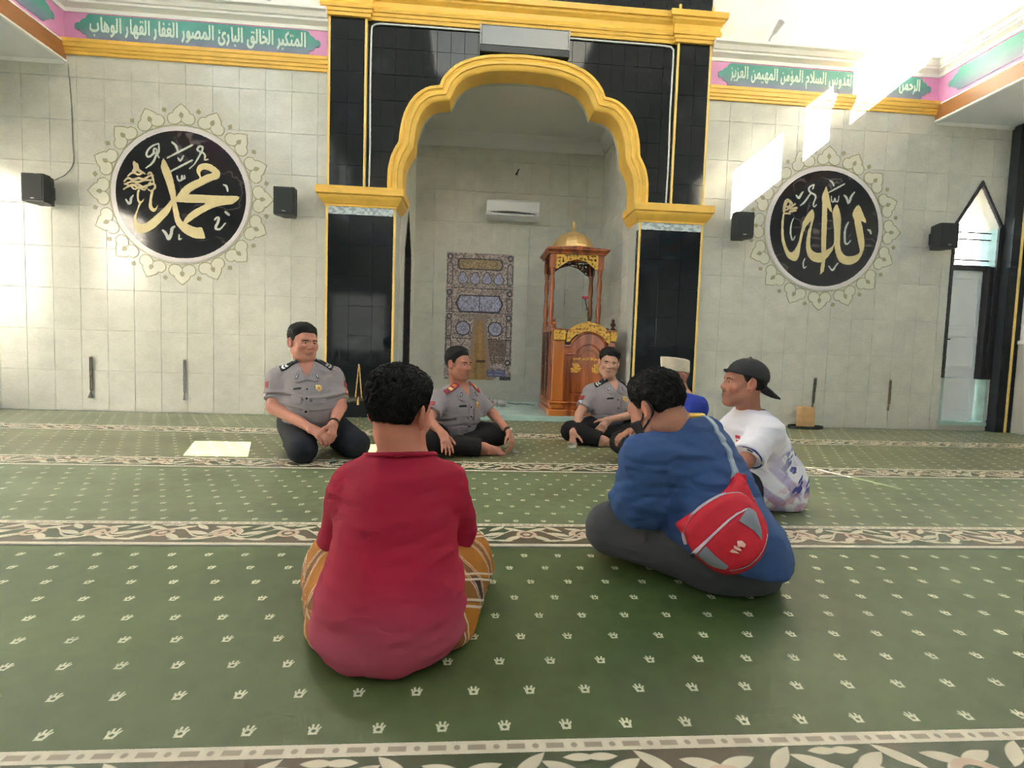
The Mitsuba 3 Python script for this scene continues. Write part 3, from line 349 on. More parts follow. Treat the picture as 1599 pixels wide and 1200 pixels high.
for side, (xa, xb, xo) in (('left', (FL, -1.497, XL)), ('right', (2.358, FR, XR))):
    inner, beam = (-1, FL) if side == 'left' else (1, FR)
    put('cornice_' + side, loft([(xa, YW), (xb, YW)], [(-o, z) for o, z in COR], lambda a, b, e: (a, b, e)), 'gold_paint', smooth=25, kind='structure')
    put('frieze_' + side, bx(xa, xb, YW - .004, YW + .004, 3.53, 3.80), 'pink_paint', kind='structure')
    put('crown_' + side, loft([(xa, YW), (xb, YW)], [(-o, z) for o, z in CRO], lambda a, b, e: (a, b, e)), 'white_paint', smooth=25, kind='structure')
    # side beam: brown fascia, pink frieze, crown, then the clerestory
    s = 1 if side == 'left' else -1
    bmx = (beam - .22, beam) if side == 'left' else (beam, beam + .22)
    put('beam_' + side, bx(bmx[0], bmx[1], YB, YW + .01, ZS + .005, ZC), 'pink_paint', kind='structure')
    fx = sorted((beam, beam + s * .012))
    put('fascia_' + side, bx(fx[0], fx[1], YB, YW, ZS, 3.50), 'brown_fascia', kind='structure')
    tx = sorted((beam - s * .01, beam + s * .022))
    put('trim_' + side, cat([bx(tx[0], tx[1], YB, YW, ZS - .012, ZS + .010, .004), bx(fx[0], fx[1] + (0 if s < 0 else .006), YB, YW, 3.50, 3.515, .002)]), 'white_paint', kind='structure')
    pc = [(beam, YW), (beam, YB)] if side == 'left' else [(beam, YB), (beam, YW)]
    put('crown_beam_' + side, loft(pc, [(o if side == 'left' else o, z) for o, z in CRO], lambda a, b, e: (a, b, e)), 'white_paint', smooth=25, kind='structure')
    # frieze panels along the beam
    for k, yc in enumerate((4.05, 1.05, -1.95, -4.95)):
        pan = extr_x(frieze_panel(yc, 2.55), *sorted((beam, beam + s * .006)))
        put('beam_panel_' + side, pan, 'teal_paint', kind='structure')
    sx = (XL, beam - .001 + (0.0 if side == 'left' else 0)) if side == 'left' else (beam + .001, XR)
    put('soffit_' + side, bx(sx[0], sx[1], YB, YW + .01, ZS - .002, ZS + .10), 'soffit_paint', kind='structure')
    ln = [(XL, YW), (FL - .005, YW)] if side == 'left' else [(FR + .005, YW), (XR, YW)]
    put('soffit_trim_' + side, loft(ln, [(0, ZS - .03), (-.012, ZS - .03), (-.03, ZS - .012), (-.03, ZS - .002), (0, ZS - .002)], lambda a, b, e: (a, b, e)), 'white_paint', kind='structure')
for side, cx, w in (('left', -2.716, 2.27), ('right', 3.630, 2.36)):
    pk = thing('calligraphy_frieze', 'long teal frieze panel with white Arabic calligraphy ' + ('above the wall left of the arch' if side == 'left' else 'above the wall right of the arch'), 'frieze panel')
    put('panel', extr_y(frieze_panel(cx, w), YW - .010, YW - .003), 'teal_paint', pk)
    put('lettering', extr_y(affinity.translate(poly_of('FR_L' if side == 'left' else 'FR_R'), cx, 3.668), YW - .014, YW - .009), 'letter_white', pk, label='white Arabic lettering')

# ---------------------------------------------------------------- niche behind the arch
Y0 = YW + .24
NZ = 3.35
put('niche_floor', bx(-1.0, 1.75, YW - .02, YN, -.2, .042), 'floor_tile', kind='structure')
rz = sbox(-.80, .0, 1.665, .046)
st = put('niche_step', bx(-.81, 1.67, YW + .0, YW + .02, 0, .047), 'marble_grout', kind='structure')
for i in range(9):
    put('tile', bx(-.80 + i * .2745, -.80 + (i + 1) * .2745 - .003, YW - .008, YW + .002, .0, .044, .001), 'floor_tile', st)
nf = put('niche_paving', bx(-.79, 1.655, YW + .02, YN, .040, .046), 'marble_grout', kind='structure')
for i in range(8):
    for j in range(5):
        put('tile', bx(max(-.79, -.80 + i * .3075), min(-.80 + (i + 1) * .3075 - .003, 1.655), YW - .006 + j * .32, YW - .006 + (j + 1) * .32 - .003, .044, .050, .001), 'floor_tile', nf)
NXL, NXR = -.803, 1.663
nb = put('wall_niche_back', bx(NXL - .2, NXR + .2, YN + .010, YN + .15, 0, 3.4), 'marble_grout', kind='structure')
tiles(nb, sbox(NXL, .05, NXR, NZ), .25, .40, NXL, -.0, YN, YN + .011, 'marble')
ND = Polygon([(6.02, .05), (6.02, 1.85), (6.32, 2.33), (6.62, 1.85), (6.62, .05)])
nl = put('wall_niche_left', extr_x(sbox(YW + .2, 0, YN + .02, 3.4).difference(ND), NXL - .2, NXL - .010), 'marble_grout', kind='structure')
tiles(nl, sbox(YW + .245, .05, YN, NZ).difference(ND), .25, .40, YW + .245, 0, NXL - .011, NXL, 'marble', axis='x')
put('niche_door_frame', extr_x(ND.difference(ND.buffer(-.03, join_style=2)), NXL - .12, NXL + .004), 'dark_frame', kind='structure')
put('niche_door', extr_x(ND, NXL - .14, NXL - .11), 'dark_frame', kind='structure')
nr = put('wall_niche_right', bx(NXR + .010, NXR + .2, YW + .2, YN + .02, 0, 3.4), 'marble_grout', kind='structure')
tiles(nr, sbox(YW + .245, .05, YN, NZ), .25, .40, YW + .245, 0, NXR, NXR + .011, 'marble', axis='x')
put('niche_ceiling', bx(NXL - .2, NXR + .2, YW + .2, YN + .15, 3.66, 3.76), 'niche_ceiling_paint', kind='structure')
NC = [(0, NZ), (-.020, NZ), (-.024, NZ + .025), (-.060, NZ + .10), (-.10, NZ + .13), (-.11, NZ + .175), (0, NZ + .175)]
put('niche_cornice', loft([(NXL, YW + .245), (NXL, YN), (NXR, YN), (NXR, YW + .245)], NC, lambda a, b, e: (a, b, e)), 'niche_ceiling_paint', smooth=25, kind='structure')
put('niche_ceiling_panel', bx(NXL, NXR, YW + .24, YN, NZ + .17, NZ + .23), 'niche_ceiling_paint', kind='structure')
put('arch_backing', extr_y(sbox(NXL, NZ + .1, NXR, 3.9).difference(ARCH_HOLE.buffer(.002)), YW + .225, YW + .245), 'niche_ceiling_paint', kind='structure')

# ---------------------------------------------------------------- door on the right of the front wall
dk = put('door_1', bx(5.24, 5.73, YW + .10, YW + .14, .10, 1.80, .004), 'door_white', kind='structure')
def rim(x0, x1, z0, z1, y, w=.018, d=.012):
    return extr_y(sbox(x0, z0, x1, z1).difference(sbox(x0 + w, z0 + w, x1 - w, z1 - w)), y - d, y)
for z0, z1 in ((.18, .62), (.68, 1.08), (1.14, 1.72)):
    put('panel', cat([rim(5.30, 5.67, z0, z1, YW + .101), bx(5.335, 5.635, YW + .094, YW + .102, z0 + .035, z1 - .035, .004)]), 'door_white', dk)
put('handle', cat([bx(5.262, 5.282, YW + .088, YW + .1, .95, 1.06, .002), cyl((5.272, YW + .07, 1.02), (5.272, YW + .1, 1.02), .007), bx(5.265, 5.35, YW + .062, YW + .074, 1.012, 1.028, .004)]), 'dark_frame', dk)
put('door_frame', cat([extr_y(DOOR.buffer(.028, join_style=2).difference(DOOR).intersection(sbox(5, .585, 6, 3)), YW - .014, YW + .02),
                       bx(5.70, 5.765, YW + .02, YW + .16, .58, 1.83), extr_y(sbox(5.742, .58, 5.90, 2.255), YW - .012, YW + .01)]), 'dark_frame', kind='structure')
put('door_jamb', cat([bx(5.235, 5.248, YW, YW + .2, .09, 2.25), bx(5.752, 5.766, YW + .0, YW + .2, .09, 2.25), bx(5.22, 5.78, YW - .02, YW + .2, .055, .10)]), 'floor_tile', kind='structure')
put('door_lintel', cat([bx(5.236, 5.764, YW + .07, YW + .15, 1.80, 1.85), bx(5.236, 5.764, YW + .09, YW + .11, 1.905, 1.917), bx(5.236, 5.764, YW + .09, YW + .11, 2.135, 2.145), bx(5.236, 5.764, YW + .09, YW + .11, 2.21, 2.22)]), 'dark_frame', kind='structure')
put('window_1', extr_y(DOOR.intersection(sbox(5, 1.85, 6, 3)), YW + .118, YW + .122), 'pane_glass', kind='structure')
# white gable wall of the porch seen through the transom
put('porch_wall', cat([bx(5.30, 7.5, 7.6, 7.7, 0, 3.6), bx(5.45, 5.55, 6.6, 7.6, 2.75, 2.8)]), 'white_paint', kind='structure')

# black corner column with a gold strip, right-hand wall
cc = put('column_corner', bx(5.80, 6.0, YW - .10, YW + .02, 0, ZS), 'black_grout', kind='structure')
tiles(cc, sbox(5.80, 0, 6.0, ZS), .205, .30, 5.798, 0, YW - .108, YW - .099, 'black_tile')
put('edge_strip', bx(5.895, 5.925, YW - .116, YW - .10, 0, ZS, .003), 'gold_strip', cc)
WY0 = 4.15
put('wall_right', bx(XR + .012, XR + .22, YB, YW + .3, -.3, ZC + .1), 'white_paint', kind='structure')
rw = put('wainscot_right', bx(XR, XR + .015, YB, YW - .1, 0, 1.0), 'marble_grout', kind='structure')
put('conduit_right', cat([bx(XR - .03, XR + .01, 3.0, 5.32, 1.92, 1.98, .004), bx(XR - .02, XR + .015, YB, 5.34, .98, 1.02, .004)]), 'white_paint', kind='structure')

# left wall with a tall doorway near the front corner and more openings behind
def wall_x(name, x0, x1, z0, z1, holes, material='marble'):
    g = sbox(YB, z0, YW + .3, z1)
    for h in holes:
        g = g.difference(sbox(*h))
    put(name, extr_x(g, x0, x1), material, kind='structure')
LH = [(3.95, .42, 5.0, 2.55), (2.0, .0, 3.3, 2.6), (.65, .9, 1.35, 2.1)]
wall_x('wall_left', XL - .2, XL, -.3, ZC, LH)
RH_HI = [(-1.1, 4.06, .80, 4.72), (.93, 4.06, 2.18, 4.80), (2.28, 4.06, 4.7, 4.85)]
wall_x('clerestory_right', FR + .02, FR + .2, ZC, ZT, RH_HI, 'white_paint')
LH_HI = [(YB + .4 + i * 1.9, 4.5, YB + .4 + i * 1.9 + 1.4, 6.2) for i in range(6)]
wall_x('clerestory_left', FL - .2, FL - .02, ZC, ZT, LH_HI, 'white_paint')
gb = sbox(XL, -.3, XR, ZT)
for h in [(-4.6, .6, -2.9, 2.4), (3.6, .6, 5.2, 2.4)]:
    gb = gb.difference(sbox(*h))
gb = gb.difference(sbox(1.89, 3.10, 2.36, 3.322)).difference(sbox(3.08, 3.10, 3.36, 3.322))
put('wall_back', extr_y(gb, YB - .2, YB), 'white_paint', kind='structure')
hole = sbox(-1.0, -1.6, 2.2, 1.3)
put('ceiling', extr(sbox(FL - .2, YB - .2, FR + .2, YW + .24).difference(hole), .12).apply_translation((0, 0, ZT)), 'ceiling_paint', kind='structure')
put('roof_left', bx(XL - .9, FL - .02, YB - .3, YW + .3, ZC, ZC + .08), 'white_paint', kind='structure')
put('roof_right', bx(FR + .02, XR + .9, YB - .3, YW + .3, ZC, ZC + .08), 'white_paint', kind='structure')
put('building_behind', bx(-14, 22, -18.4, -18, -.3, 6.45), 'concrete', kind='structure')  # unseen block, added to keep the low sun out of the back openings
put('neighbour_wall', bx(-9.2, -9.0, -6, 14, -.3, 4.6), 'white_paint', kind='structure')  # added out of view: sunlit white surface that brightens the left openings
# ---------------------------------------------------------------- carpet: rolls laid side by side, one per row of worshippers
def _seg(x, y, ax, ay, bx_, by_):
    dx, dy = bx_ - ax, by_ - ay
    t = dr.clip(((x - ax) * dx + (y - ay) * dy) / (dx * dx + dy * dy), 0, 1)
    return dr.sqrt(dr.square(x - ax - t * dx) + dr.square(y - ay - t * dy))

def _leaf(x, y, cx, cy, ang, a, b):
    c, s = math.cos(ang), math.sin(ang)
    u, v = (x - cx) * c + (y - cy) * s, -(x - cx) * s + (y - cy) * c
    # pointed leaf: the lens |v| < b (1 - (u/a)^2)
    return dr.abs(v) - b * (1 - dr.square(u / a))

def _carpet(p, n, uv):
    x, v = uv.x, uv.y                                    # v: metres from the near edge of the roll
    nap = fbm(p.x * 2.2, p.y * 3.1, 0, 4)
    nap2 = fbm(p.x * 30, p.y * 30, 3, 2)
    shade = .70 + .62 * nap + .22 * (nap2 - .5)
    # each roll has its own tone, by the lie of its pile
    pile = dr.select(p.y < 1.887, mi.Color3f(.050, .082, .026), dr.select(p.y < 3.095, mi.Color3f(.100, .132, .064), dr.select(p.y < 4.303, mi.Color3f(.112, .122, .058), mi.Color3f(.125, .138, .078))))
    green = pile * shade
    # little tulips on a staggered grid
    fv = v - .258
    row = dr.floor((fv + .016) / .1035)
    ry = fv - row * .1035 - .036
    xs = x + .04 + dr.select(dr.abs(row - 2 * dr.floor(row / 2)) > .5, .06, 0.0)
    rx = dr.abs(xs - .12 * dr.floor(xs / .12 + .5))
    d = dr.abs(dr.sqrt(dr.square(rx) * .9 + dr.square(ry + .003)) - .0066) - .0026
    d = dr.minimum(d, _seg(rx, ry, .0035, .004, .0050, .0130) - .0023)
    d = dr.minimum(d, _seg(rx, ry, .0070, -.001, .0108, .0070) - .0021)
    d = dr.minimum(d, _seg(rx, ry, .003, -.0095, .0068, -.0105) - .0020)
    m = smoothstep(.0010, -.0010, d) * dr.select((row >= 0) & (row < 9), 1.0, 0.0)
    col = mix(green, mi.Color3f(.50, .50, .37), m * (.75 + .25 * nap2))
    # border band with scrolling leaves between two cream stripes
    P = .46
    bx0 = x - P * dr.floor(x / P)
    X = dr.abs(bx0 - P / 2)                              # mirrored within the repeat
    Y = v - .135
    vine = dr.abs(Y - .045 * dr.sin(X * (2 * math.pi / P) * 2 + .6)) - .0055
    q = vine
    for cx, cy, ang, a, b in ((.05, .050, .5, .045, .014), (.055, -.045, -.7, .050, .015), (.115, .060, 2.4, .045, .013), (.13, -.005, -.4, .050, .016), (.165, -.062, .25, .045, .013), (.20, .055, -.3, .042, .013),
                              (.185, .012, 1.2, .035, .012), (.095, -.072, .1, .04, .010), (.02, .078, .0, .03, .009), (.215, -.03, 1.0, .035, .012)):
        q = dr.minimum(q, _leaf(X, Y, cx, cy, ang, a, b) * .9)
    r0 = dr.sqrt(dr.square(X) + dr.square(Y + .005))
    r1 = dr.sqrt(dr.square(X - P / 2) + dr.square(Y - .005))
    fl = dr.minimum(dr.minimum(dr.abs(r0 - .033) - .0075, r0 - .015), dr.minimum(dr.abs(r1 - .040) - .008, r1 - .018))
    ground_c = mix((.085, .066, .040), (.040, .058, .026), smoothstep(.45, .6, fbm(x * 5, v * 9, 2, 2))) * shade
    band = mix(ground_c, mi.Color3f(.50, .455, .345), smoothstep(.0015, -.0015, q))
    band = mix(band, mi.Color3f(.47, .345, .255), smoothstep(.0015, -.0015, fl))
    # stripes: v .004-.030 plain, .228-.256 with beads
    cream = mi.Color3f(.53, .485, .385) * (.9 + .2 * nap2)
    b0 = x / .072 - dr.floor(x / .072)
    bead = dr.minimum(dr.maximum(dr.abs(b0 - .36) * .072 - .016, dr.abs(v - .242) - .0058), dr.sqrt(dr.square((b0 - .86) * .072) + dr.square(v - .242)) - .0055)
    stripe2 = mix(cream, mi.Color3f(.19, .15, .10), .75 * smoothstep(.002, -.001, bead))
    band = dr.select(v < .030, cream, band)
    band = dr.select(v > .227, stripe2, band)
    out = dr.select(v < .257, band, col)
    seam = smoothstep(.012, .002, v)                     # dark seam at the edge of the roll
    return mix(out, mi.Color3f(.03, .045, .018), seam * .8)
mat('carpet', _carpet, .40, .75, (lambda p, n, uv: fbm(p.x * 260, p.y * 260, 0, 2), 6e-4), .0016, sheen=1.0, sheen_tint=.6)
EDGES = [-.535, .665, 1.889, 3.097, 4.305, 5.435]
for k in range(5):
    y0, y1 = EDGES[k], EDGES[k + 1] - .004
    nx = 40
    xs = np.linspace(XL + .02, XR - .01, nx)
    sc = 1.2 / (y1 - y0) if k < 4 else 1.0
    top = [(x, y, 0) for y in (y0, y0 + .006, y1 - .006, y1) for x in xs]
    v = np.array(top, float)
    v[:nx, 2] = v[-nx:, 2] = -.010
    f = [[j * nx + i2, j * nx + i2 + 1, (j + 1) * nx + i2 + 1, (j + 1) * nx + i2] for j in range(3) for i2 in range(nx - 1)]
    uv = np.c_[v[:, 0], (v[:, 1] - y0) * sc]
    lab = 'green prayer carpet ' + ['below the lower edge of the picture', 'under the man in the red shirt', 'whose broad flowered border passes beside the red shirted man\'s knees', 'under the officers, second row from the front wall', 'laid along the foot of the front wall'][k]
    put('prayer_carpet', (v, np.array(f)), 'carpet', uv=uv, label=lab, cat='carpet', group='prayer carpets laid in rows')

# ---------------------------------------------------------------- round calligraphy medallions on the front wall
def _vein(p, n, uv):
    w = fbm(p.x * 5, p.z * 5, 3, 4)
    l = dr.abs(fbm(p.x * 3.2 + w * 1.5, p.z * 3.2, 8, 3) - .5)
    return mix((.012, .013, .017), (.13, .11, .115), smoothstep(.030, .0, l) * .8 * smoothstep(.35, .7, w))
mat('black_marble', _vein, .08)
mat('medallion_gold', lambda p, n, uv: mi.Color3f(.66, .55, .30) * (.94 + .12 * fbm(p.x * 20, p.z * 20, 0, 2)), .35)
mat('medallion_mark', (.50, .51, .46), .4)
mat('medallion_knot', (.52, .43, .27), .4)
mat('medallion_ring', (.66, .62, .62), .25)
mat('palmette_line', (.33, .31, .18), .3)
mat('palmette_fill', (.63, .62, .52), .2)

def palmette():
    """outline strokes and filled petals of one palmette; x along the ring, y outwards, metres from the centre"""
    h = [(.0, .712), (.022, .688), (.066, .672), (.112, .688), (.129, .730), (.112, .770), (.078, .785), (.072, .806), (.040, .838), (0, .872)]
    pts = crom(h, 5)
    outer = Polygon(np.vstack([pts, (pts * [-1, 1])[::-1]])).buffer(0)
    line = outer.buffer(.004).difference(outer.buffer(-.0045))
    spade = Polygon(crom([(0, .795), (.022, .762), (.010, .742), (-.010, .742), (-.022, .762)], 4, True))
    mid = LineString([(0, .700), (0, .745)]).buffer(.004)
    dia = affinity.rotate(sbox(-.0185, -.0185, .0185, .0185), 45)
    dia = affinity.translate(dia, .1475, .806)
    return unary_union([line, spade, mid, affinity.rotate(dia, -1.0, origin=(0, 0))]), outer.buffer(-.002)

for cxm, word, where in ((-2.893, 'MUH', 'left of the arch'), (3.722, 'ALL', 'right of the arch')):
    md = thing('wall_medallion', ('round black medallion with a looping cream Arabic word on the wall ' if word == 'MUH' else 'round black medallion with an upright cream Arabic word on the wall ') + where, 'wall medallion')
    ctr = (cxm, 2.146)
    put('disc', extr_y(affinity.translate(Point(0, 0).buffer(.612, 48), *ctr), YW - .007, YW + .001), 'black_marble', md)
    put('ring', extr_y(affinity.translate(Point(0, 0).buffer(.652, 48).difference(Point(0, 0).buffer(.612, 48)), *ctr), YW - .009, YW + .001), 'medallion_ring', md, label='pale ring round the black disc')
    put('line_ring', extr_y(affinity.translate(Point(0, 0).buffer(.672, 48).difference(Point(0, 0).buffer(.666, 48)), *ctr), YW - .003, YW + .001), 'palmette_line', md)
    line, fill = palmette()
    for k in range(16):
        a = -k * 22.5
        pk = put('palmette', extr_y(affinity.translate(affinity.rotate(line, a, origin=(0, 0)), *ctr), YW - .0035, YW + .0005), 'palmette_line', md)
        put('petals', extr_y(affinity.translate(affinity.rotate(fill, a, origin=(0, 0)), *ctr), YW - .0022, YW + .0005), 'palmette_fill', pk)
    put('calligraphy', extr_y(affinity.translate(poly_of(word), *ctr), YW - .011, YW - .006), 'medallion_gold', md, label='large cream-gold Arabic word')
    for g in geoms(poly_of(word + 'MARK')):
        put('vowel_mark', extr_y(affinity.translate(g, *ctr), YW - .010, YW - .006), 'medallion_mark', md, label='small grey vowel mark')
    put('knot', extr_y(affinity.translate(poly_of(word + 'KNOT'), *ctr), YW - .0105, YW - .006), 'medallion_knot', md, label='small knot of fine script')

# ---------------------------------------------------------------- loudspeakers, cable
mat('black_plastic', (.018, .022, .024), .38)
mat('grille_black', (.022, .027, .028), .55, .4, (lambda p, n, uv: dr.sin(p.x * 900) * dr.sin(p.z * 900), 2e-4), .0006)
mat('grey_badge', (.35, .36, .37), .4)
for x, lab in ((-4.09, 'small black wall loudspeaker left of the left medallion, with a wire hanging to it'), (-1.843, 'small black wall loudspeaker between the left medallion and the arch pillar'),
               (2.720, 'small black wall loudspeaker between the arch pillar and the right medallion'), (4.955, 'small black wall loudspeaker beside the pointed doorway')):
    sp_ = thing('wall_speaker', lab, 'loudspeaker', 'wall loudspeakers beside the medallions')
    plan = Polygon([(-.095, -.23), (.095, -.23), (.098, -.215), (.098, -.145), (.075, -.120), (.060, -.055), (-.060, -.055), (-.075, -.120), (-.098, -.145), (-.098, -.215)])
    body = extr(plan, .255)
    body.apply_translation((x, YW, 1.962))
    put('body', body, 'black_plastic', sp_)
    put('grille', bx(x - .086, x + .086, YW - .2345, YW - .228, 1.974, 2.205, .002), 'grille_black', sp_)
    put('badge', bx(x - .016, x + .016, YW - .2375, YW - .234, 1.986, 1.996, .001), 'grey_badge', sp_)
    put('bracket', cat([bx(x - .03, x + .03, YW - .012, YW + .001, 2.03, 2.15, .003), cyl((x, YW - .06, 2.09), (x, YW - .005, 2.09), .016), bx(x - .045, x + .045, YW - .075, YW - .052, 2.07, 2.11, .003)]), 'black_plastic', sp_)
mat('cable_grey', (.20, .20, .17), .6)
mat('cable_white', (.62, .64, .66), .5)
put('speaker_wire', tube(crom([(-3.92, YW - .006, 3.31), (-3.895, YW - .006, 2.95), (-3.89, YW - .006, 2.6), (-3.885, YW - .008, 2.40), (-3.95, YW - .02, 2.28), (-4.03, YW - .07, 2.20)], 6), .0045, 6), 'cable_grey', label='thin grey wire hanging from the ceiling edge to the leftmost loudspeaker', cat='wire')
put('light_hose', tube(np.vstack([crom([(-1.086, YS - .012, 2.30), (-1.082, YS - .012, 2.7), (-1.088, YS - .012, 3.2), (-1.084, YS - .012, 3.78), (-1.065, YS - .012, 3.865), (-1.0, YS - .012, 3.888)], 4)[:-1], crom([(-1.0, YS - .012, 3.888), (-.5, YS - .012, 3.892), (.4, YS - .01, 3.893), (1.4, YS - .012, 3.890), (1.86, YS - .012, 3.888), (1.94, YS - .012, 3.868), (1.956, YS - .012, 3.78), (1.952, YS - .012, 3.2), (1.960, YS - .012, 2.8), (1.955, YS - .012, 2.30)], 4)]), .0095, 8), 'cable_white', smooth=True, label='pale light hose running round the black tiled field above the arch', cat='light hose')

# ---------------------------------------------------------------- dark display box over the arch
mat('display_glass', (.045, .055, .06), .18, .8)
db = thing('display_box', 'long dark running-text display box mounted above the crown of the arch', 'display')
put('case', bx(-.022, .872, YS - .075, YS - .023, 3.668, 3.930, .006), 'black_plastic', db)
put('screen', bx(-.005, .855, YS - .080, YS - .070, 3.735, 3.918, .003), 'display_glass', db, label='blank grey glass front')
for xa in (-.022, .857):
    put('rim', bx(xa, xa + .015, YS - .082, YS - .07, 3.735, 3.93, .003), 'grey_badge', db)

# ---------------------------------------------------------------- small lamps on the crown ledge
mat('lamp_grey', (.42, .42, .44), .4)
for x, sgn, lab in ((2.93, 1, 'small grey spot lamp standing on the ledge right of the arch'), (-2.05, 1, 'small grey spot lamp standing on the ledge left of the arch')):
    lp = thing('spot_lamp', lab, 'lamp')
    put('foot', lathe([(0, 0), (.045, 0), (.045, .012), (.02, .02), (0, .02)], (x, YW - .075, 3.955)), 'lamp_grey', lp)
    put('arm', tube(crom([(x, YW - .075, 3.965), (x + .02, YW - .08, 4.02), (x + .055, YW - .09, 4.075)], 5), .012, 8), 'lamp_grey', lp, smooth=True)
    put('head', cyl((x + .050, YW - .088, 4.068), (x + .105, YW - .12, 4.165), .022, 16, .036), 'lamp_grey', lp, smooth=40)

# ---------------------------------------------------------------- prayer beads on hooks
mat('bead_dark', (.07, .065, .05), .35)
mat('bead_grey', (.22, .22, .22), .35)
mat('bead_brown', (.17, .13, .08), .35)
mat('bead_gold', (.55, .34, .13), .35)
mat('hook_metal', (.55, .50, .40), .3, metallic=.6)
def beads(x, yw, ztop, zbot, spread, m, tas, lab, lean=0.0):
    t = thing('prayer_beads', lab, 'prayer beads', 'strings of prayer beads hanging low on the wall')
    put('hook', cat([cyl((x, yw - .022, ztop + .012), (x, yw + .002, ztop + .012), .006, 10), sph((x, yw - .024, ztop + .012), .010, 1)]), 'hook_metal', t)
    pts = []
    N = 26
    for s in (-1, 1):
        for i in range(N):
            u = i / (N - 1)
            w = spread * (.12 + .88 * u) if spread > .015 else spread
            pts.append((x + s * w + lean * u, yw - .013, ztop - (ztop - zbot) * u))
    for u in (-.5, 0, .5):
        pts.append((x + u * 2 * spread + lean, yw - .013, zbot - .006))
    put('string_of_beads', cat([sph(p, .0072, 1) for p in pts]), m, t, smooth=True)
    if tas:
        put('tassel', cat([cyl((x + lean, yw - .013, zbot - .005), (x + lean - .004, yw - .013, zbot - .03), .006, 8), cyl((x + lean - .004, yw - .014, zbot - .03), (x + lean - .006, yw - .014, zbot - .085), .008, 10, .022 if tas == 2 else .012)]), m, t)
beads(-3.757, YW, .525, .215, .0085, 'bead_dark', 2, 'dark prayer beads with a tassel hanging on the wall far left')
beads(-2.872, YW, .525, .215, .0075, 'bead_grey', 1, 'grey prayer beads hanging on the wall behind the kneeling officer')
beads(3.735, YW, .535, .275, .0085, 'bead_dark', 1, 'dark prayer beads hanging above the tan box on the black tray', -.012)
beads(4.605, YW, .535, .290, .0085, 'bead_brown', 1, 'brown prayer beads hanging between the tan box and the doorway')
beads(-1.150, YP, .525, .215, .030, 'bead_gold', 1, 'golden prayer beads hanging on the black pillar behind the red shirted man')

# ---------------------------------------------------------------- tray with tan box
mat('tray_black', (.014, .017, .016), .3)
mat('box_tan', lambda p, n, uv: mi.Color3f(.60, .36, .17) * (.9 + .2 * fbm(p.x * 12, p.y * 12, p.z * 30, 2)), .5)
oval = affinity.scale(Point(0, 0).buffer(.1, 12), 1.9, 1.0)
tr = extr(affinity.translate(oval, 3.58, 5.325), .03).apply_translation((0, 0, .001))
tri = extr(affinity.translate(oval.buffer(-.012), 3.58, 5.325), .03).apply_translation((0, 0, .012))
tr = trimesh.boolean.difference([tr, tri], engine='manifold')
put('tray', tr, 'tray_black', label='flat black oval tray on the carpet by the right wall', cat='tray')
bxp = Polygon([(3.505, .014), (3.645, .014), (3.635, .235), (3.600, .238), (3.595, .222), (3.535, .222), (3.53, .238), (3.500, .236)])
put('tan_box', extr_y(bxp.buffer(-.006).buffer(.006), 5.27, 5.375), 'box_tan', label='tan wooden box standing on the black tray', cat='box')

# ---------------------------------------------------------------- air conditioner, fitting, poster, rolled mat in the niche
mat('ac_white', (.74, .75, .77), .35)
mat('ac_dark', (.03, .03, .032), .5)
ac = thing('air_conditioner', 'white split air conditioner high on the back wall of the niche', 'air conditioner')
prof = Polygon([(0, 2.437), (-.13, 2.437), (-.185, 2.470), (-.200, 2.520), (-.195, 2.640), (-.165, 2.668), (0, 2.668)])
sec = prof.buffer(-.008).buffer(.008)
put('body', extr_x(affinity.translate(sec, YN, 0), .118, .795), 'ac_white', ac, smooth=30)
slot = Polygon(crom([(.165, 2.500), (.30, 2.512), (.45, 2.516), (.60, 2.508), (.75, 2.494), (.60, 2.489), (.45, 2.492), (.30, 2.492)], 4, True))
put('louver_gap', extr_y(slot, YN - .2005, YN - .185), 'ac_dark', ac, label='dark curved air slot')
put('flap', bx(.135, .78, YN - .190, YN - .17, 2.462, 2.478, .003), 'ac_white', ac)
put('indicator', bx(.735, .757, YN - .199, YN - .18, 2.474, 2.482, .001), 'ac_dark', ac)
hk = thing('wall_fitting', 'small dark wall fitting above the air conditioner', 'wall fitting')
put('plate', lathe([(0, 0), (.028, 0), (.028, .012), (0, .012)], (0, 0, 0)).apply_transform(trimesh.transformations.rotation_matrix(math.pi / 2, [1, 0, 0])).apply_translation((.497, YN + .001, 3.045)), 'marble', hk)
put('socket', cat([cyl((.497, YN - .03, 3.045), (.497, YN - .008, 3.045), .014), cyl((.503, YN - .02, 3.05), (.525, YN - .03, 3.105), .009)]), 'ac_dark', hk)

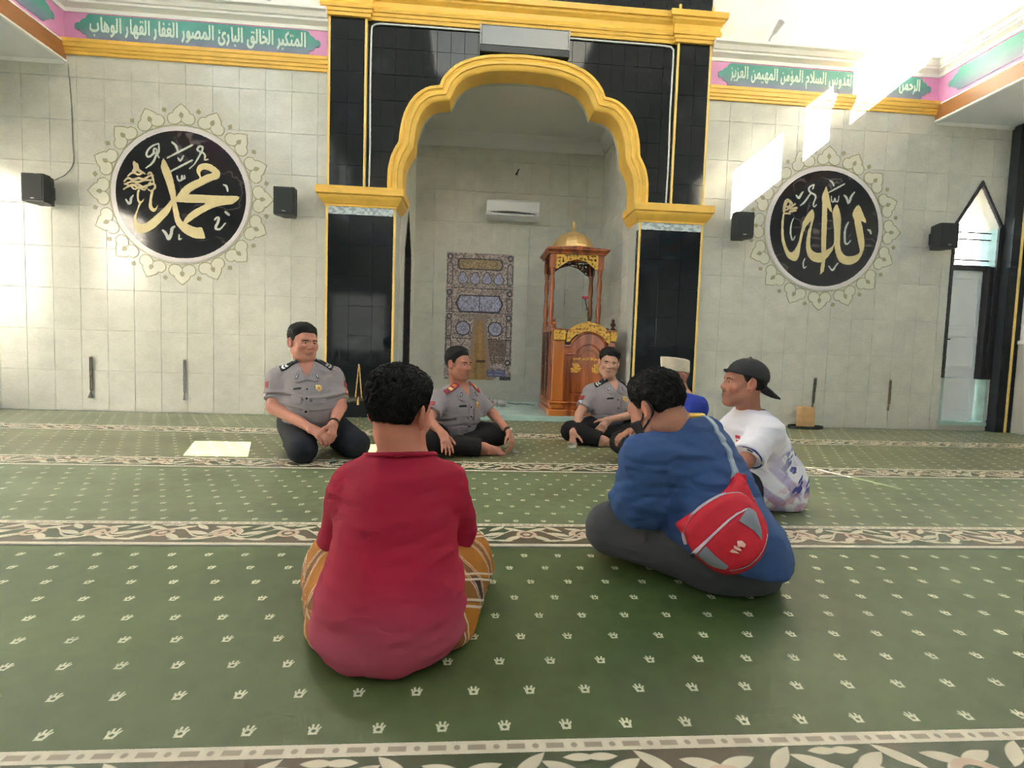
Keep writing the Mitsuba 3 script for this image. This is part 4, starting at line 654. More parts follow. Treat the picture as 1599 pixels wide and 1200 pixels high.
# poster: print of a gilded door curtain, flat
def poster(p, n, uv):
    u, v = uv.x, uv.y                                     # 0..1 across, 0..1 from the top down
    g = fbm(u * 26, v * 46, 0, 3)
    fine = smoothstep(.25, .75, fbm(u * 70, v * 130, 4, 2))
    base = mix((.27, .215, .21), (.44, .375, .355), g)
    base = base * (.45 + 1.1 * fine)
    dark, blue, gold = mi.Color3f(.050, .046, .075), mi.Color3f(.36, .36, .50), mi.Color3f(.40, .235, .085)
    def blend(c, col, d, s=.004):
        return mix(c, col, smoothstep(s, -s, d))
    def rr(cx, cy, a, b, r):
        dx, dy = dr.maximum(dr.abs(u - cx) - a + r, 0.0), dr.maximum(dr.abs((v - cy) * 1.88) - b + r, 0.0)
        return dr.sqrt(dx * dx + dy * dy) - r
    c = base
    ins = mi.Color3f(.33, .24, .13) * (.6 + .8 * fine)
    c = blend(c, dark, rr(.50, .085, .335, .085, .05))
    c = blend(c, ins, rr(.50, .085, .315, .067, .04))
    for k in range(4):
        cx = .245 + k * .178
        q = dr.minimum(rr(cx, .205, .068, .062, .062), rr(cx, .178, .035, .05, .035))
        c = blend(c, dark, q - .010)
        c = blend(c, blue * (.7 + .6 * fine), q)
    for y in (.272, .463, .672):
        c = blend(c, dark * .4, dr.abs(v - y - .004 * u) - .0025, .001)
    for y in (.30, .49):
        for cx in (.28, .72):
            c = blend(c, gold * .5, rr(cx, y, .13, .012, .01) , .003)
            c = blend(c, base * 1.1, rr(cx, y, .125, .006, .005), .003)
    c = blend(c, dark, dr.maximum(rr(.5, .395, .36, .128, .01), dr.abs(u - .5) + dr.abs(v - .395) * .9 - .36))
    c = blend(c, blue * (.55 + .9 * fine), dr.maximum(rr(.5, .395, .33, .110, .01), dr.abs(u - .5) + dr.abs(v - .395) * .9 - .33))
    c = blend(c, dark, rr(.5, .395, .006, .12, .004), .003)
    for cx in (.265, .745):
        r = dr.sqrt(dr.square(u - cx) + dr.square((v - .592) * 1.88))
        c = blend(c, dark, r - .112)
        c = blend(c, blue * (.75 + .5 * fine), r - .095)
        c = blend(c, blue * .6, dr.abs(r - .035) - .008)
    for cx in (.055, .945):
        for cy in (.03, .31, .50, .86):
            r = dr.sqrt(dr.square(u - cx) + dr.square((v - cy) * 1.88))
            c = blend(c, dark, dr.abs(r - .035) - .010)
        for cy, hh in ((.16, .16), (.40, .10), (.59, .13), (.74, .12)):
            c = blend(c, dark * 1.4, dr.abs(rr(cx, cy, .036, hh, .036)) - .007)
    c = blend(c, mi.Color3f(.20, .14, .12) * (.7 + .6 * fine), rr(.74, .745, .17, .125, .01))
    c = blend(c, mi.Color3f(.24, .18, .16) * (.5 + fine), rr(.74, .845, .16, .045, .01))
    # golden curtain opening, narrow at its top
    half = .045 + (v - .53) * .20
    curt = dr.maximum(dr.abs(u - .50 - .02 * v) - half, .525 - v)
    c = blend(c, mi.Color3f(.30, .22, .19), curt - .05)
    c = blend(c, gold * (.75 + .35 * dr.sin(u * 60 + fine * 3) * .4 + .3 * g), curt)
    c = blend(c, mi.Color3f(.10, .045, .03), rr(.54, .852, .07, .018, .01))
    c = blend(c, mi.Color3f(.13, .13, .27) * (.7 + .6 * fine), rr(.775, .945, .14, .052, .006))
    for k in range(2):
        c = blend(c, mi.Color3f(.34, .36, .52), dr.maximum(rr(.775, .931 + k * .026, .11, .010, .004), fbm(u * 150, v * 60, 9, 1) - .62), .02)
    c = blend(c, mi.Color3f(.55, .55, .50), rr(.80, .988, .025, .024, .002))
    c = blend(c, mi.Color3f(.02, .02, .03), rr(.915, .985, .085, .027, .002))
    return c
mat('poster_print', poster, .35)
pm = trimesh.Trimesh([(-.384, YN - .006, 1.998), (.504, YN - .006, 1.998), (.508, YN - .006, .330), (-.388, YN - .006, .330)], [[0, 2, 1], [0, 3, 2]], process=False)
ps = thing('poster', 'tall printed poster of an embroidered curtained doorway on the niche wall', 'poster')
put('print', pm, 'poster_print', ps, uv=np.array([(0, 0), (1, 0), (1, 1), (0, 1.0)]))
put('backing', bx(-.388, .508, YN - .0055, YN - .0012, .330, 1.998), 'white_paint', ps)

mat('mat_grey', (.52, .51, .48), .7, .3, (lambda p, n, uv: dr.sin(p.x * 260), 1e-3), .002)
rm = thing('rolled_mat', 'pale grey rolled mat lying on the niche floor by the poster', 'rolled mat')
sp_pts = [(.012 + .0058 * a / (2 * math.pi) * 1.0, a) for a in np.linspace(0, 10.5 * math.pi, 120)]
spiral = np.array([(6.30 + r * math.cos(a), .0950 + r * math.sin(a)) for r, a in sp_pts])
put('roll', extr_x(LineString(spiral).buffer(.0026), -.22, .41), 'mat_grey', rm, smooth=30)
put('tie', cat([tube([(x, 6.30 + .046 * math.cos(a), .095 + .046 * math.sin(a)) for a in np.linspace(0, 2 * math.pi, 24)], .003, 5) for x in (.25, .30)]), 'ac_dark', rm)
put('floor_cable', tube(crom([(.46, 6.75, .056), (.55, 6.62, .056), (.62, 6.66, .056), (.70, 6.60, .056), (.78, 6.50, .056)], 6), .006, 6), 'cable_grey', label='dark cable lying on the niche floor beside the pulpit', cat='cable')
# ---------------------------------------------------------------- carved wooden pulpit with canopy and dome
def _wood(p, n, uv):
    g = fbm(p.x * 26, p.y * 26, p.z * 2.2, 4)
    return mix((.17, .034, .010), (.40, .100, .024), smoothstep(.25, .75, g))
mat('pulpit_wood', _wood, .16, .6, clearcoat=.6, clearcoat_gloss=.9)
mat('pulpit_wood_dark', lambda p, n, uv: mix((.030, .010, .006), (.075, .024, .012), fbm(p.x * 20, p.y * 20, p.z * 3, 3)), .3)
mat('pulpit_wood_lit', lambda p, n, uv: mix((.36, .105, .020), (.52, .170, .035), fbm(p.x * 20, p.y * 20, p.z * 2, 3)), .16, .6, clearcoat=.6, clearcoat_gloss=.9)  # brighter copy of the wood: light on the left pilaster put into its colour
mat('gilt', lambda p, n, uv: mi.Color3f(.68, .40, .07) * (.8 + .4 * fbm(p.x * 40, p.y * 40, p.z * 40, 2)), .32, .5, metallic=.35)
mat('dome_gold', (.72, .48, .20), .30, .5, metallic=.45)
mb = thing('pulpit', 'tall reddish wooden mosque pulpit with gilded carving, canopy and small golden dome', 'pulpit')
X0, X1, PY0, PY1, PY2 = .845, 1.515, 5.53, 5.82, 6.36
XM = (X0 + X1) / 2
XF0, XF1, AXC = .985, 1.455, 1.22               # front panel between the pilasters
# plinth
put('plinth', cat([bx(X0 - .025, X1 + .025, PY0 - .025, PY2 + .02, .05, .115, .006), bx(X0 - .012, X1 + .012, PY0 - .012, PY2 + .01, .115, .180, .012), bx(X0 - .02, X1 + .02, PY0 - .02, PY2 + .015, .178, .200, .006)]), 'pulpit_wood', mb)
put('plinth_block', cat([bx(X0 - .035, X0 + .145, PY0 - .045, PY0 + .10, .05, .118, .008), bx(X0 - .022, X0 + .13, PY0 - .032, PY0 + .09, .115, .185, .02), bx(X0 - .03, X0 + .14, PY0 - .04, PY0 + .1, .183, .206, .006)]), 'pulpit_wood_lit', mb)
# body with arched front
top = np.array([(X0, .80), (X0 + .16, .80), (X0 + .20, .815)])
def arch_line(z0, h, a, b, n=14, x0=X0, x1=X1):
    """flat, rising to a segment arch between a and b, flat again"""
    xs = np.linspace(a, b, n)
    c = (a + b) / 2
    return [(x0, z0)] + [(x, z0 + h * max(0, 1 - ((x - c) / (b - a) * 2) ** 2) ** .75) for x in xs] + [(x1, z0)]
body = Polygon([(X0, .20), *arch_line(.80, .145, 1.04, 1.42), (X1, .20)])
put('body', extr_y(body, PY0 + .012, PY1), 'pulpit_wood', mb)
put('back_box', cat([bx(X0, X0 + .03, PY1, PY2, .20, 1.02, .004), bx(X1 - .03, X1, PY1, PY2, .20, 1.02, .004), bx(X0, X1, PY1, PY2, .20, .55), bx(X0, X1, PY0 + .02, PY1, .78, .93)]), 'pulpit_wood_dark', mb)
put('pilaster', bx(X0 - .004, X0 + .125, PY0 - .012, PY0 + .03, .205, .86, .01), 'pulpit_wood_lit', mb)
put('pilaster', bx(X1 - .075, X1 + .004, PY0 - .012, PY0 + .03, .205, .86, .01), 'pulpit_wood', mb)
def mould(z, h, a, b, r, y):
    pts = [(x, y, zz) for x, zz in arch_line(z, h, a, b, 22, X0 - .008, X1 + .008)]
    return tube(pts, r, 8)
put('moulding', mould(.80, .15, 1.03, 1.43, .013, PY0 + .004), 'pulpit_wood', mb, smooth=40)
put('moulding', mould(.715, .11, 1.09, 1.37, .010, PY0 + .006), 'pulpit_wood', mb, smooth=40)
fp = Polygon([(XF0 + .025, .27), *[(x, z) for x, z in arch_line(.690, .105, 1.10, 1.36, 14, XF0 + .025, XF1 - .02)], (XF1 - .02, .27)])
put('panel', extr_y(fp.buffer(-.018), PY0 - .001, PY0 + .016), 'pulpit_wood', mb)
put('panel_frame', extr_y(fp.difference(fp.buffer(-.014)), PY0 - .006, PY0 + .014), 'pulpit_wood', mb)
put('panel_inlay', extr_y(fp.buffer(-.032).difference(fp.buffer(-.038)), PY0 - .003, PY0 + .010), 'pulpit_wood_dark', mb)

def scrolls(region, step, r0, th, seed=1):
    """gilded openwork: little spirals and leaves packed into a region of the (x, z) plane"""
    rg = np.random.default_rng(seed)
    out = []
    a0, b0, a1, b1 = region.bounds
    for i, x in enumerate(np.arange(a0 + step / 2, a1, step)):
        for j, z in enumerate(np.arange(b0 + step / 2, b1, step)):
            s = 1 if (i + j) % 2 else -1
            q = [(x + s * r0 * (1 - t / 9) * math.cos(t * .75 + i), z + r0 * (1 - t / 9) * math.sin(t * .75 + i)) for t in np.linspace(0, 7.5, 16)]
            out.append(LineString(q).buffer(th, quad_segs=2))
            ang = rg.uniform(0, 6.28)
            out.append(affinity.rotate(affinity.scale(Point(x + r0 * math.cos(ang) * 1.1, z + r0 * math.sin(ang) * 1.1).buffer(th * 1.7, quad_segs=3), 1.9, .8), math.degrees(ang)))
    g = unary_union(out).intersection(region.buffer(-.002))
    return unary_union([g, region.difference(region.buffer(-.0055))])
cxs = np.linspace(XF0, XF1, 41)
ct = (cxs - AXC) / (XF1 - XF0) * 2
czl = .845 + .118 * np.maximum(0, 1 - (ct / .86) ** 2) ** .75
czu = np.maximum(.915 + .142 * np.maximum(0, 1 - ct ** 2) ** .62 + .012 * np.exp(-(ct / .10) ** 2), czl + .02)
crest = Polygon([*zip(cxs, czu), *zip(cxs[::-1], czl[::-1])]).buffer(0)
put('crest', extr_y(scrolls(crest, .036, .0165, .0064, 3), PY0 - .014, PY0 + .012), 'gilt', mb, label='gilded openwork crest along the top of the desk')
put('crest_backing', extr_y(crest.buffer(-.003), PY0 + .006, PY0 + .02), 'pulpit_wood', mb)
gb_ = put('gilt_block', bx(X0 + .002, X0 + .123, PY0 - .012, PY0 + .02, .867, .963), 'pulpit_wood', mb)
put('carving', extr_y(scrolls(sbox(X0, .865, X0 + .125, .965), .032, .015, .0062, 5), PY0 - .022, PY0 - .01), 'gilt', gb_)
gb_ = put('gilt_block', bx(X1 - .052, X1 + .010, PY0 - .012, PY0 + .02, .867, .963), 'pulpit_wood', mb)
put('carving', extr_y(scrolls(sbox(X1 - .055, .865, X1 + .012, .965), .030, .014, .006, 6), PY0 - .022, PY0 - .01), 'gilt', gb_)
put('ledge', bx(X0 - .012, X1 + .015, PY0 - .014, PY1, .965, .985, .005), 'pulpit_wood', mb)
FIN = [(0, 0), (.026, 0), (.028, .012), (.014, .022), (.012, .034), (.026, .048), (.029, .062), (.020, .076), (.010, .082), (.016, .092), (.017, .104), (.010, .116), (0, .120)]
put('finial', lathe(FIN, (X0 + .035, PY1 - .06, .985), 16), 'pulpit_wood', mb, smooth=40)
put('finial', lathe(FIN, (X1 - .025, PY0 + .03, .985), 16), 'pulpit_wood_dark', mb, smooth=40)
# lettering on the front panel
put('inscription', extr_y(affinity.translate(affinity.scale(poly_of('BASM'), .78, .85, origin=(0, 0)), 1.205, .665), PY0 - .006, PY0 + .002), 'gilt', mb, label='line of gilded Arabic script')
for w, x in (('MUH', 1.095), ('ALL', 1.325)):
    g = unary_union([poly_of(w, .085).buffer(.0028), poly_of(w + 'MARK', .085).buffer(.002)])
    put('emblem', extr_y(affinity.translate(affinity.scale(g, 1.25, 1.25, origin=(0, 0)), x, .565), PY0 - .006, PY0 + .002), 'gilt', mb, label='gilded round Arabic word')
# side panels with carving
for k, (ya, yb) in enumerate(((PY0 + .06, PY0 + .20), (PY0 + .25, PY0 + .45), (PY0 + .50, PY2 - .04))):
    rg = sbox(ya, .28, yb, .92)
    put('side_panel', cat([extr_x(scrolls(rg, .05, .022, .006, 9 + k), X0 - .008, X0 + .004), bx(X0 - .003, X0 + .002, ya, yb, .28, .92)]), 'pulpit_wood_dark' if k else 'pulpit_wood', mb, label='carved side panel')
for y in (PY0 + .04, PY0 + .225, PY0 + .475, PY2 - .02):
    put('side_rail', bx(X0 - .014, X0 + .01, y - .014, y + .014, .205, .97, .004), 'pulpit_wood', mb)
put('side_rail', bx(X0 - .018, X0 + .03, PY0 + .05, PY2, .955, 1.03, .006), 'pulpit_wood', mb)
# four turned columns and the canopy
COL = [(0, 0), (.030, 0), (.030, .05), (.022, .056), (.026, .07), (.020, .085), (.024, .12), (.030, .18), (.027, .25), (.019, .30), (.026, .315), (.026, .335), (.019, .35), (.025, .40), (.030, .47), (.026, .53), (.019, .57), (.026, .585), (.024, .61), (.030, .62), (.030, .66), (0, .66)]
for x, y in ((.858, 5.86), (1.395, 5.86), (.858, 6.30), (1.395, 6.30)):
    put('column', lathe(COL, (x, y, 1.015), 16), 'pulpit_wood', mb, smooth=40)
    put('corner_block', bx(x - .036, x + .036, y - .036, y + .036, 1.665, 1.825, .004), 'pulpit_wood', mb)
def valance(a, b):
    c = (a + b) / 2
    lower = [(b, 1.655), (b - .03, 1.672), (c + .17, 1.70), (c + .11, 1.745), (c + .05, 1.762), (c, 1.775), (c - .05, 1.762), (c - .11, 1.745), (c - .17, 1.70), (a + .03, 1.672), (a, 1.655)]
    return Polygon([(a, 1.822), (b, 1.822), *lower])
va = valance(.890, 1.362)
put('valance', extr_y(scrolls(va, .040, .018, .0062, 21), 5.822, 5.838), 'gilt', mb, label='gilded openwork valance under the canopy')
put('valance', extr_y(scrolls(va, .040, .018, .0062, 22), 6.31, 6.325), 'pulpit_wood_dark', mb)
vs = valance(5.895, 6.265)
for x in (.858, 1.395):
    put('valance', extr_x(scrolls(vs, .040, .018, .0062, 23), x - .008, x + .008), 'pulpit_wood_dark', mb)
slab = cat([bx(.80, 1.455, 5.80, 6.36, 1.822, 1.845, .006), bx(.785, 1.470, 5.785, 6.375, 1.843, 1.862, .008), bx(.772, 1.484, 5.772, 6.39, 1.860, 1.885, .006)])
crn = Polygon([(.80, 1.884), (.80, 1.889), (.92, 1.893), (1.02, 1.903), (1.128, 1.910), (1.236, 1.903), (1.336, 1.893), (1.456, 1.889), (1.456, 1.884)])
put('canopy', cat([slab, extr_y(crn, 5.775, 5.80)]), 'pulpit_wood', mb, label='moulded canopy roof')
DOME = [(0, 0), (.245, 0), (.245, .012), (.238, .018), (.235, .05), (.222, .09), (.195, .135), (.155, .172), (.105, .200), (.055, .218), (.026, .228), (0, .230)]
put('dome', lathe(DOME, (1.105, 6.02, 1.886), 12), 'dome_gold', mb, smooth=12, label='faceted golden dome')
put('finial', lathe([(0, 0), (.026, 0), (.012, .015), (.012, .028), (.026, .045), (.026, .058), (.012, .075), (.010, .085), (.017, .098), (.015, .112), (0, .135)], (1.105, 6.02, 2.112), 14), 'dome_gold', mb, smooth=40, label='golden finial on the dome')
# rose standing on the desk
mat('rose_pink', (.62, .060, .11), .5)
mat('stem_dark', (.055, .060, .030), .6)
rs = thing('rose', 'single pink artificial rose standing inside the pulpit', 'flower')
RX, RY = 1.235, 5.86
put('stem', tube(crom([(RX + .062, RY + .02, .985), (RX + .060, RY + .02, 1.12), (RX + .050, RY + .01, 1.20), (RX + .018, RY, 1.27), (RX + .005, RY - .005, 1.33)], 6), .007, 7), 'stem_dark', rs, smooth=True)
for k in range(11):
    a, ring = k * 2.4, .006 + .0022 * k
    m = sph((0, 0, 0), .018, 2, (1, .35, 1.15))
    m.apply_transform(trimesh.transformations.rotation_matrix(-.25 - .05 * k, [1, 0, 0]))
    m.apply_translation((0, ring, .008))
    m.apply_transform(trimesh.transformations.rotation_matrix(a, [0, 0, 1]))
    m.apply_translation((RX, RY - .005, 1.345))
    put('petal', m, 'rose_pink', rs, smooth=True)
put('leaf', cat([sph((RX + .035, RY, 1.225), .02, 2, (1.2, .3, .5)), sph((RX + .075, RY + .02, 1.13), .02, 2, (1.1, .3, .6)), lathe([(0, 0), (.03, 0), (.036, .05), (.028, .06), (0, .06)], (RX + .062, RY + .02, .985), 12)]), 'stem_dark', rs)
# ---------------------------------------------------------------- figures: distance fields turned into meshes
V = lambda *a: np.array(a, float)
def unit(v):
    v = np.asarray(v, float)
    return v / np.linalg.norm(v)

def smin(a, b, k):
    if k <= 0:
        return np.minimum(a, b)
    h = np.maximum(k - np.abs(a - b), 0) / k
    return np.minimum(a, b) - h * h * k * .25

def smax(a, b, k):
    return -smin(-a, -b, k)

def cap(a, b, ra, rb=None):
    a, b = np.asarray(a, float), np.asarray(b, float)
    rb = ra if rb is None else rb
    d = b - a
    L2 = max(float(d @ d), 1e-12)
    def f(P):
        t = np.clip((P - a) @ d / L2, 0, 1)
        return np.linalg.norm(P - a - t[:, None] * d, axis=1) - (ra + t * (rb - ra))
    return f

def ecap(a, b, ra, rb, u, s):
    """capsule whose cross-section is s times wider along u"""
    a, b, u = np.asarray(a, float), np.asarray(b, float), unit(u)
    d = b - a
    L2 = max(float(d @ d), 1e-12)
    def f(P):
        t = np.clip((P - a) @ d / L2, 0, 1)
        q = P - a - t[:, None] * d
        w = q @ u
        q = q + np.outer(w * (1 / s - 1), u)
        return np.linalg.norm(q, axis=1) - (ra + t * (rb - ra))
    return f

def ell(c, r, R=None):
    """ellipsoid with radii r along the rows of R"""
    c, r = np.asarray(c, float), np.asarray(r, float)
    R = np.eye(3) if R is None else np.asarray(R, float)
    def f(P):
        q = (P - c) @ R.T
        k0 = np.linalg.norm(q / r, axis=1)
        k1 = np.linalg.norm(q / (r * r), axis=1)
        return k0 * (k0 - 1) / np.maximum(k1, 1e-9)
    return f

def cut(f, p, n, k=.004):
    """what lies behind the plane through p with normal n"""
    p, n = np.asarray(p, float), unit(n)
    return lambda P: smax(f(P), (P - p) @ n, k)

def union(items):
    """items: (f, k) merged one after the other"""
    def f(P):
        d = items[0][0](P)
        for g, k in items[1:]:
            d = smin(d, g(P), k)
        return d
    return f

def bounded(f, c, r, far=.06):
    """the same field, worked out only within far of the sphere (c, r) that holds the shape"""
    c = np.asarray(c, float)
    def g(P):
        d = np.linalg.norm(P - c, axis=1) - r
        m = d < far
        out = d + .002
        if m.any():
            out[m] = f(P[m])
        return out
    return g

def holds(parts, pts, pad):
    p = np.asarray(pts, float)
    c = p.mean(0)
    return bounded(union(parts), c, np.linalg.norm(p - c, axis=1).max() + pad)

def near_only(d, P, fn, w=.05):
    """adds fn(P) to the distances d close to the surface only"""
    m = np.abs(d) < w
    if m.any():
        d = d.copy()
        d[m] = d[m] + fn(P[m])
    return d

def grow(f, r):
    return lambda P: f(P) - r

def minus(f, g, k=.003):
    return lambda P: smax(f(P), -g(P), k)

def both(f, g, k=.003):
    return lambda P: smax(f(P), g(P), k)

def nz(P, fx, fy, fz, seed=0, o=2):
    return meshkit.fbm(P * np.array([fx, fy, fz]) + 50, o, seed) - .5

def surface(f, lo, hi, h):
    lo, hi = np.asarray(lo, float), np.asarray(hi, float)
    n = np.maximum(np.ceil((hi - lo) / (4 * h)).astype(int), 1)
    ax = [lo[i] + (np.arange(n[i]) * 4 + 2) * h for i in range(3)]
    C = np.stack(np.meshgrid(*ax, indexing='ij'), -1)
    fc = f(C.reshape(-1, 3)).reshape(n)
    S = np.repeat(np.repeat(np.repeat(np.where(fc < 0, -1., 1.).astype(np.float32), 4, 0), 4, 1), 4, 2)
    near = np.argwhere(np.abs(fc) < 4 * h * 1.9)
    o = np.stack(np.meshgrid(*[np.arange(4)] * 3, indexing='ij'), -1).reshape(-1, 3)
    I = (near[:, None] * 4 + o[None]).reshape(-1, 3)
    P = lo + (I + .0) * h
    vals = np.concatenate([f(P[i:i + 200000]) for i in range(0, len(P), 200000)])
    S[I[:, 0], I[:, 1], I[:, 2]] = vals
    S = np.pad(S, 1, constant_values=1.)
    lo = lo - h
    B = S < 0
    c = sum(B[i:B.shape[0] - 1 + i, j:B.shape[1] - 1 + j, k:B.shape[2] - 1 + k].astype(np.int8) for i in (0, 1) for j in (0, 1) for k in (0, 1))
    ids = np.argwhere((c > 0) & (c < 8))
    num = -np.ones(c.shape, int)
    num[ids[:, 0], ids[:, 1], ids[:, 2]] = np.arange(len(ids))
    pos, cnt = np.zeros((len(ids), 3)), np.zeros(len(ids))
    for a in range(3):
        for u in (0, 1):
            for w in (0, 1):
                o1 = np.zeros(3, int)
                o1[(a + 1) % 3], o1[(a + 2) % 3] = u, w
                o2 = o1.copy()
                o2[a] = 1
                q1, q2 = ids + o1, ids + o2
                v1, v2 = S[q1[:, 0], q1[:, 1], q1[:, 2]], S[q2[:, 0], q2[:, 1], q2[:, 2]]
                m = (v1 < 0) != (v2 < 0)
                t = np.where(m, v1 / np.where(m, v1 - v2, 1), 0)
                pos += m[:, None] * (o1 + t[:, None] * (o2 - o1))
                cnt += m
    verts = lo + (ids + pos / cnt[:, None]) * h
    quads = []
    for a in range(3):
        b1, c1 = (a + 1) % 3, (a + 2) % 3
        sl0, sl1 = [slice(1, -1)] * 3, [slice(1, -1)] * 3
        sl0[a], sl1[a] = slice(0, -1), slice(1, None)
        A, D = B[tuple(sl0)], B[tuple(sl1)]
        e = np.argwhere(A != D)
        off = np.ones(3, int)
        off[a] = 0
        e = e + off
        inside = B[e[:, 0], e[:, 1], e[:, 2]]
        def cell(db, dc):
            q = e.copy()
            q[:, b1] -= db
            q[:, c1] -= dc
            return num[q[:, 0], q[:, 1], q[:, 2]]
        q = np.stack([cell(1, 1), cell(0, 1), cell(0, 0), cell(1, 0)], 1)
        q[~inside] = q[~inside][:, ::-1]
        quads.append(q)
    q = np.vstack(quads)
    tri = np.vstack([q[:, [0, 1, 2]], q[:, [0, 2, 3]]])
    return trimesh.Trimesh(verts, tri, process=False)

def bounds_mesh(f, pts, pad, h):
    p = np.asarray(pts, float)
    return surface(f, p.min(0) - pad, p.max(0) + pad, h)

def weld(ms):
    """one closed mesh out of overlapping closed meshes"""
    out = None
    for m in ms:
        g = manifold3d.Manifold(manifold3d.Mesh(np.asarray(m.vertices, np.float32), np.asarray(m.faces, np.uint32)))
        if g.is_empty():
            return cat(ms)
        out = g if out is None else out + g
    o = out.to_mesh()
    return trimesh.Trimesh(np.asarray(o.vert_properties)[:, :3], np.asarray(o.tri_verts), process=False)

TETRA = np.array([(1, 1, 1), (1, -1, -1), (-1, 1, -1), (-1, -1, 1)], float)
def probe(f, P, e=.002):
    """value and unit gradient of the field"""
    v = f((P[None] + e * TETRA[:, None]).reshape(-1, 3)).reshape(4, -1)
    g = v.T @ TETRA
    return v.mean(0), g / (np.linalg.norm(g, axis=1, keepdims=True) + 1e-9)

def grad(f, P, e=.002):
    return probe(f, P, e)[1]

def snap(f, P, it=5):
    P = np.array(P, float)
    for _ in range(it):
        d, g = probe(f, P)
        P = P - np.clip(d, -.04, .04)[:, None] * g
    return P

def onto(f, mesh, c, u, v, sub=.012):
    """lays a flat mesh (x, y, height) on the surface f = 0 around the point c, x along u and y along v"""
    u, v = unit(u), np.asarray(v, float)
    v = unit(v - u * (v @ u))
    m = mesh.copy()
    if sub:
        vv, ff = trimesh.remesh.subdivide_to_size(m.vertices, m.faces, sub, max_iter=8)
        m = trimesh.Trimesh(vv, ff, process=True)
    q = np.asarray(m.vertices)
    base = snap(f, c + q[:, :1] * u + q[:, 1:2] * v)
    m.vertices = base + grad(f, base, .004) * q[:, 2:3]
    if np.linalg.det(np.stack([u, v, grad(f, base[:1], .004)[0]])) < 0:
        m.invert()
    return m

def flat(poly, t=.003):
    m = extr(poly, t)
    m.vertices[:, 2] -= t * .25
    return m

def rect(w, h, r=.0):
    g = sbox(-w / 2, -h / 2, w / 2, h / 2)
    return g.buffer(-r).buffer(r) if r else g

# ---- skin, hair, eyes
scene['skin'] = {'type': 'twosided', 'bsdf': {'type': 'principled', 'base_color': {'type': 'mesh_attribute', 'name': 'vertex_color'}, 'roughness': .48, 'specular': .4, 'sheen': .15}}
mat('hair_black', lambda p, n, uv: mi.Color3f(.010, .0095, .0095) * (.6 + .9 * fbm(p.x * 130, p.y * 130, p.z * 130, 2)), .55, .22)
mat('hair_fade', (.055, .042, .036), .6)
mat('eye_white', (.55, .50, .46), .25)
mat('eye_dark', (.012, .008, .006), .12)

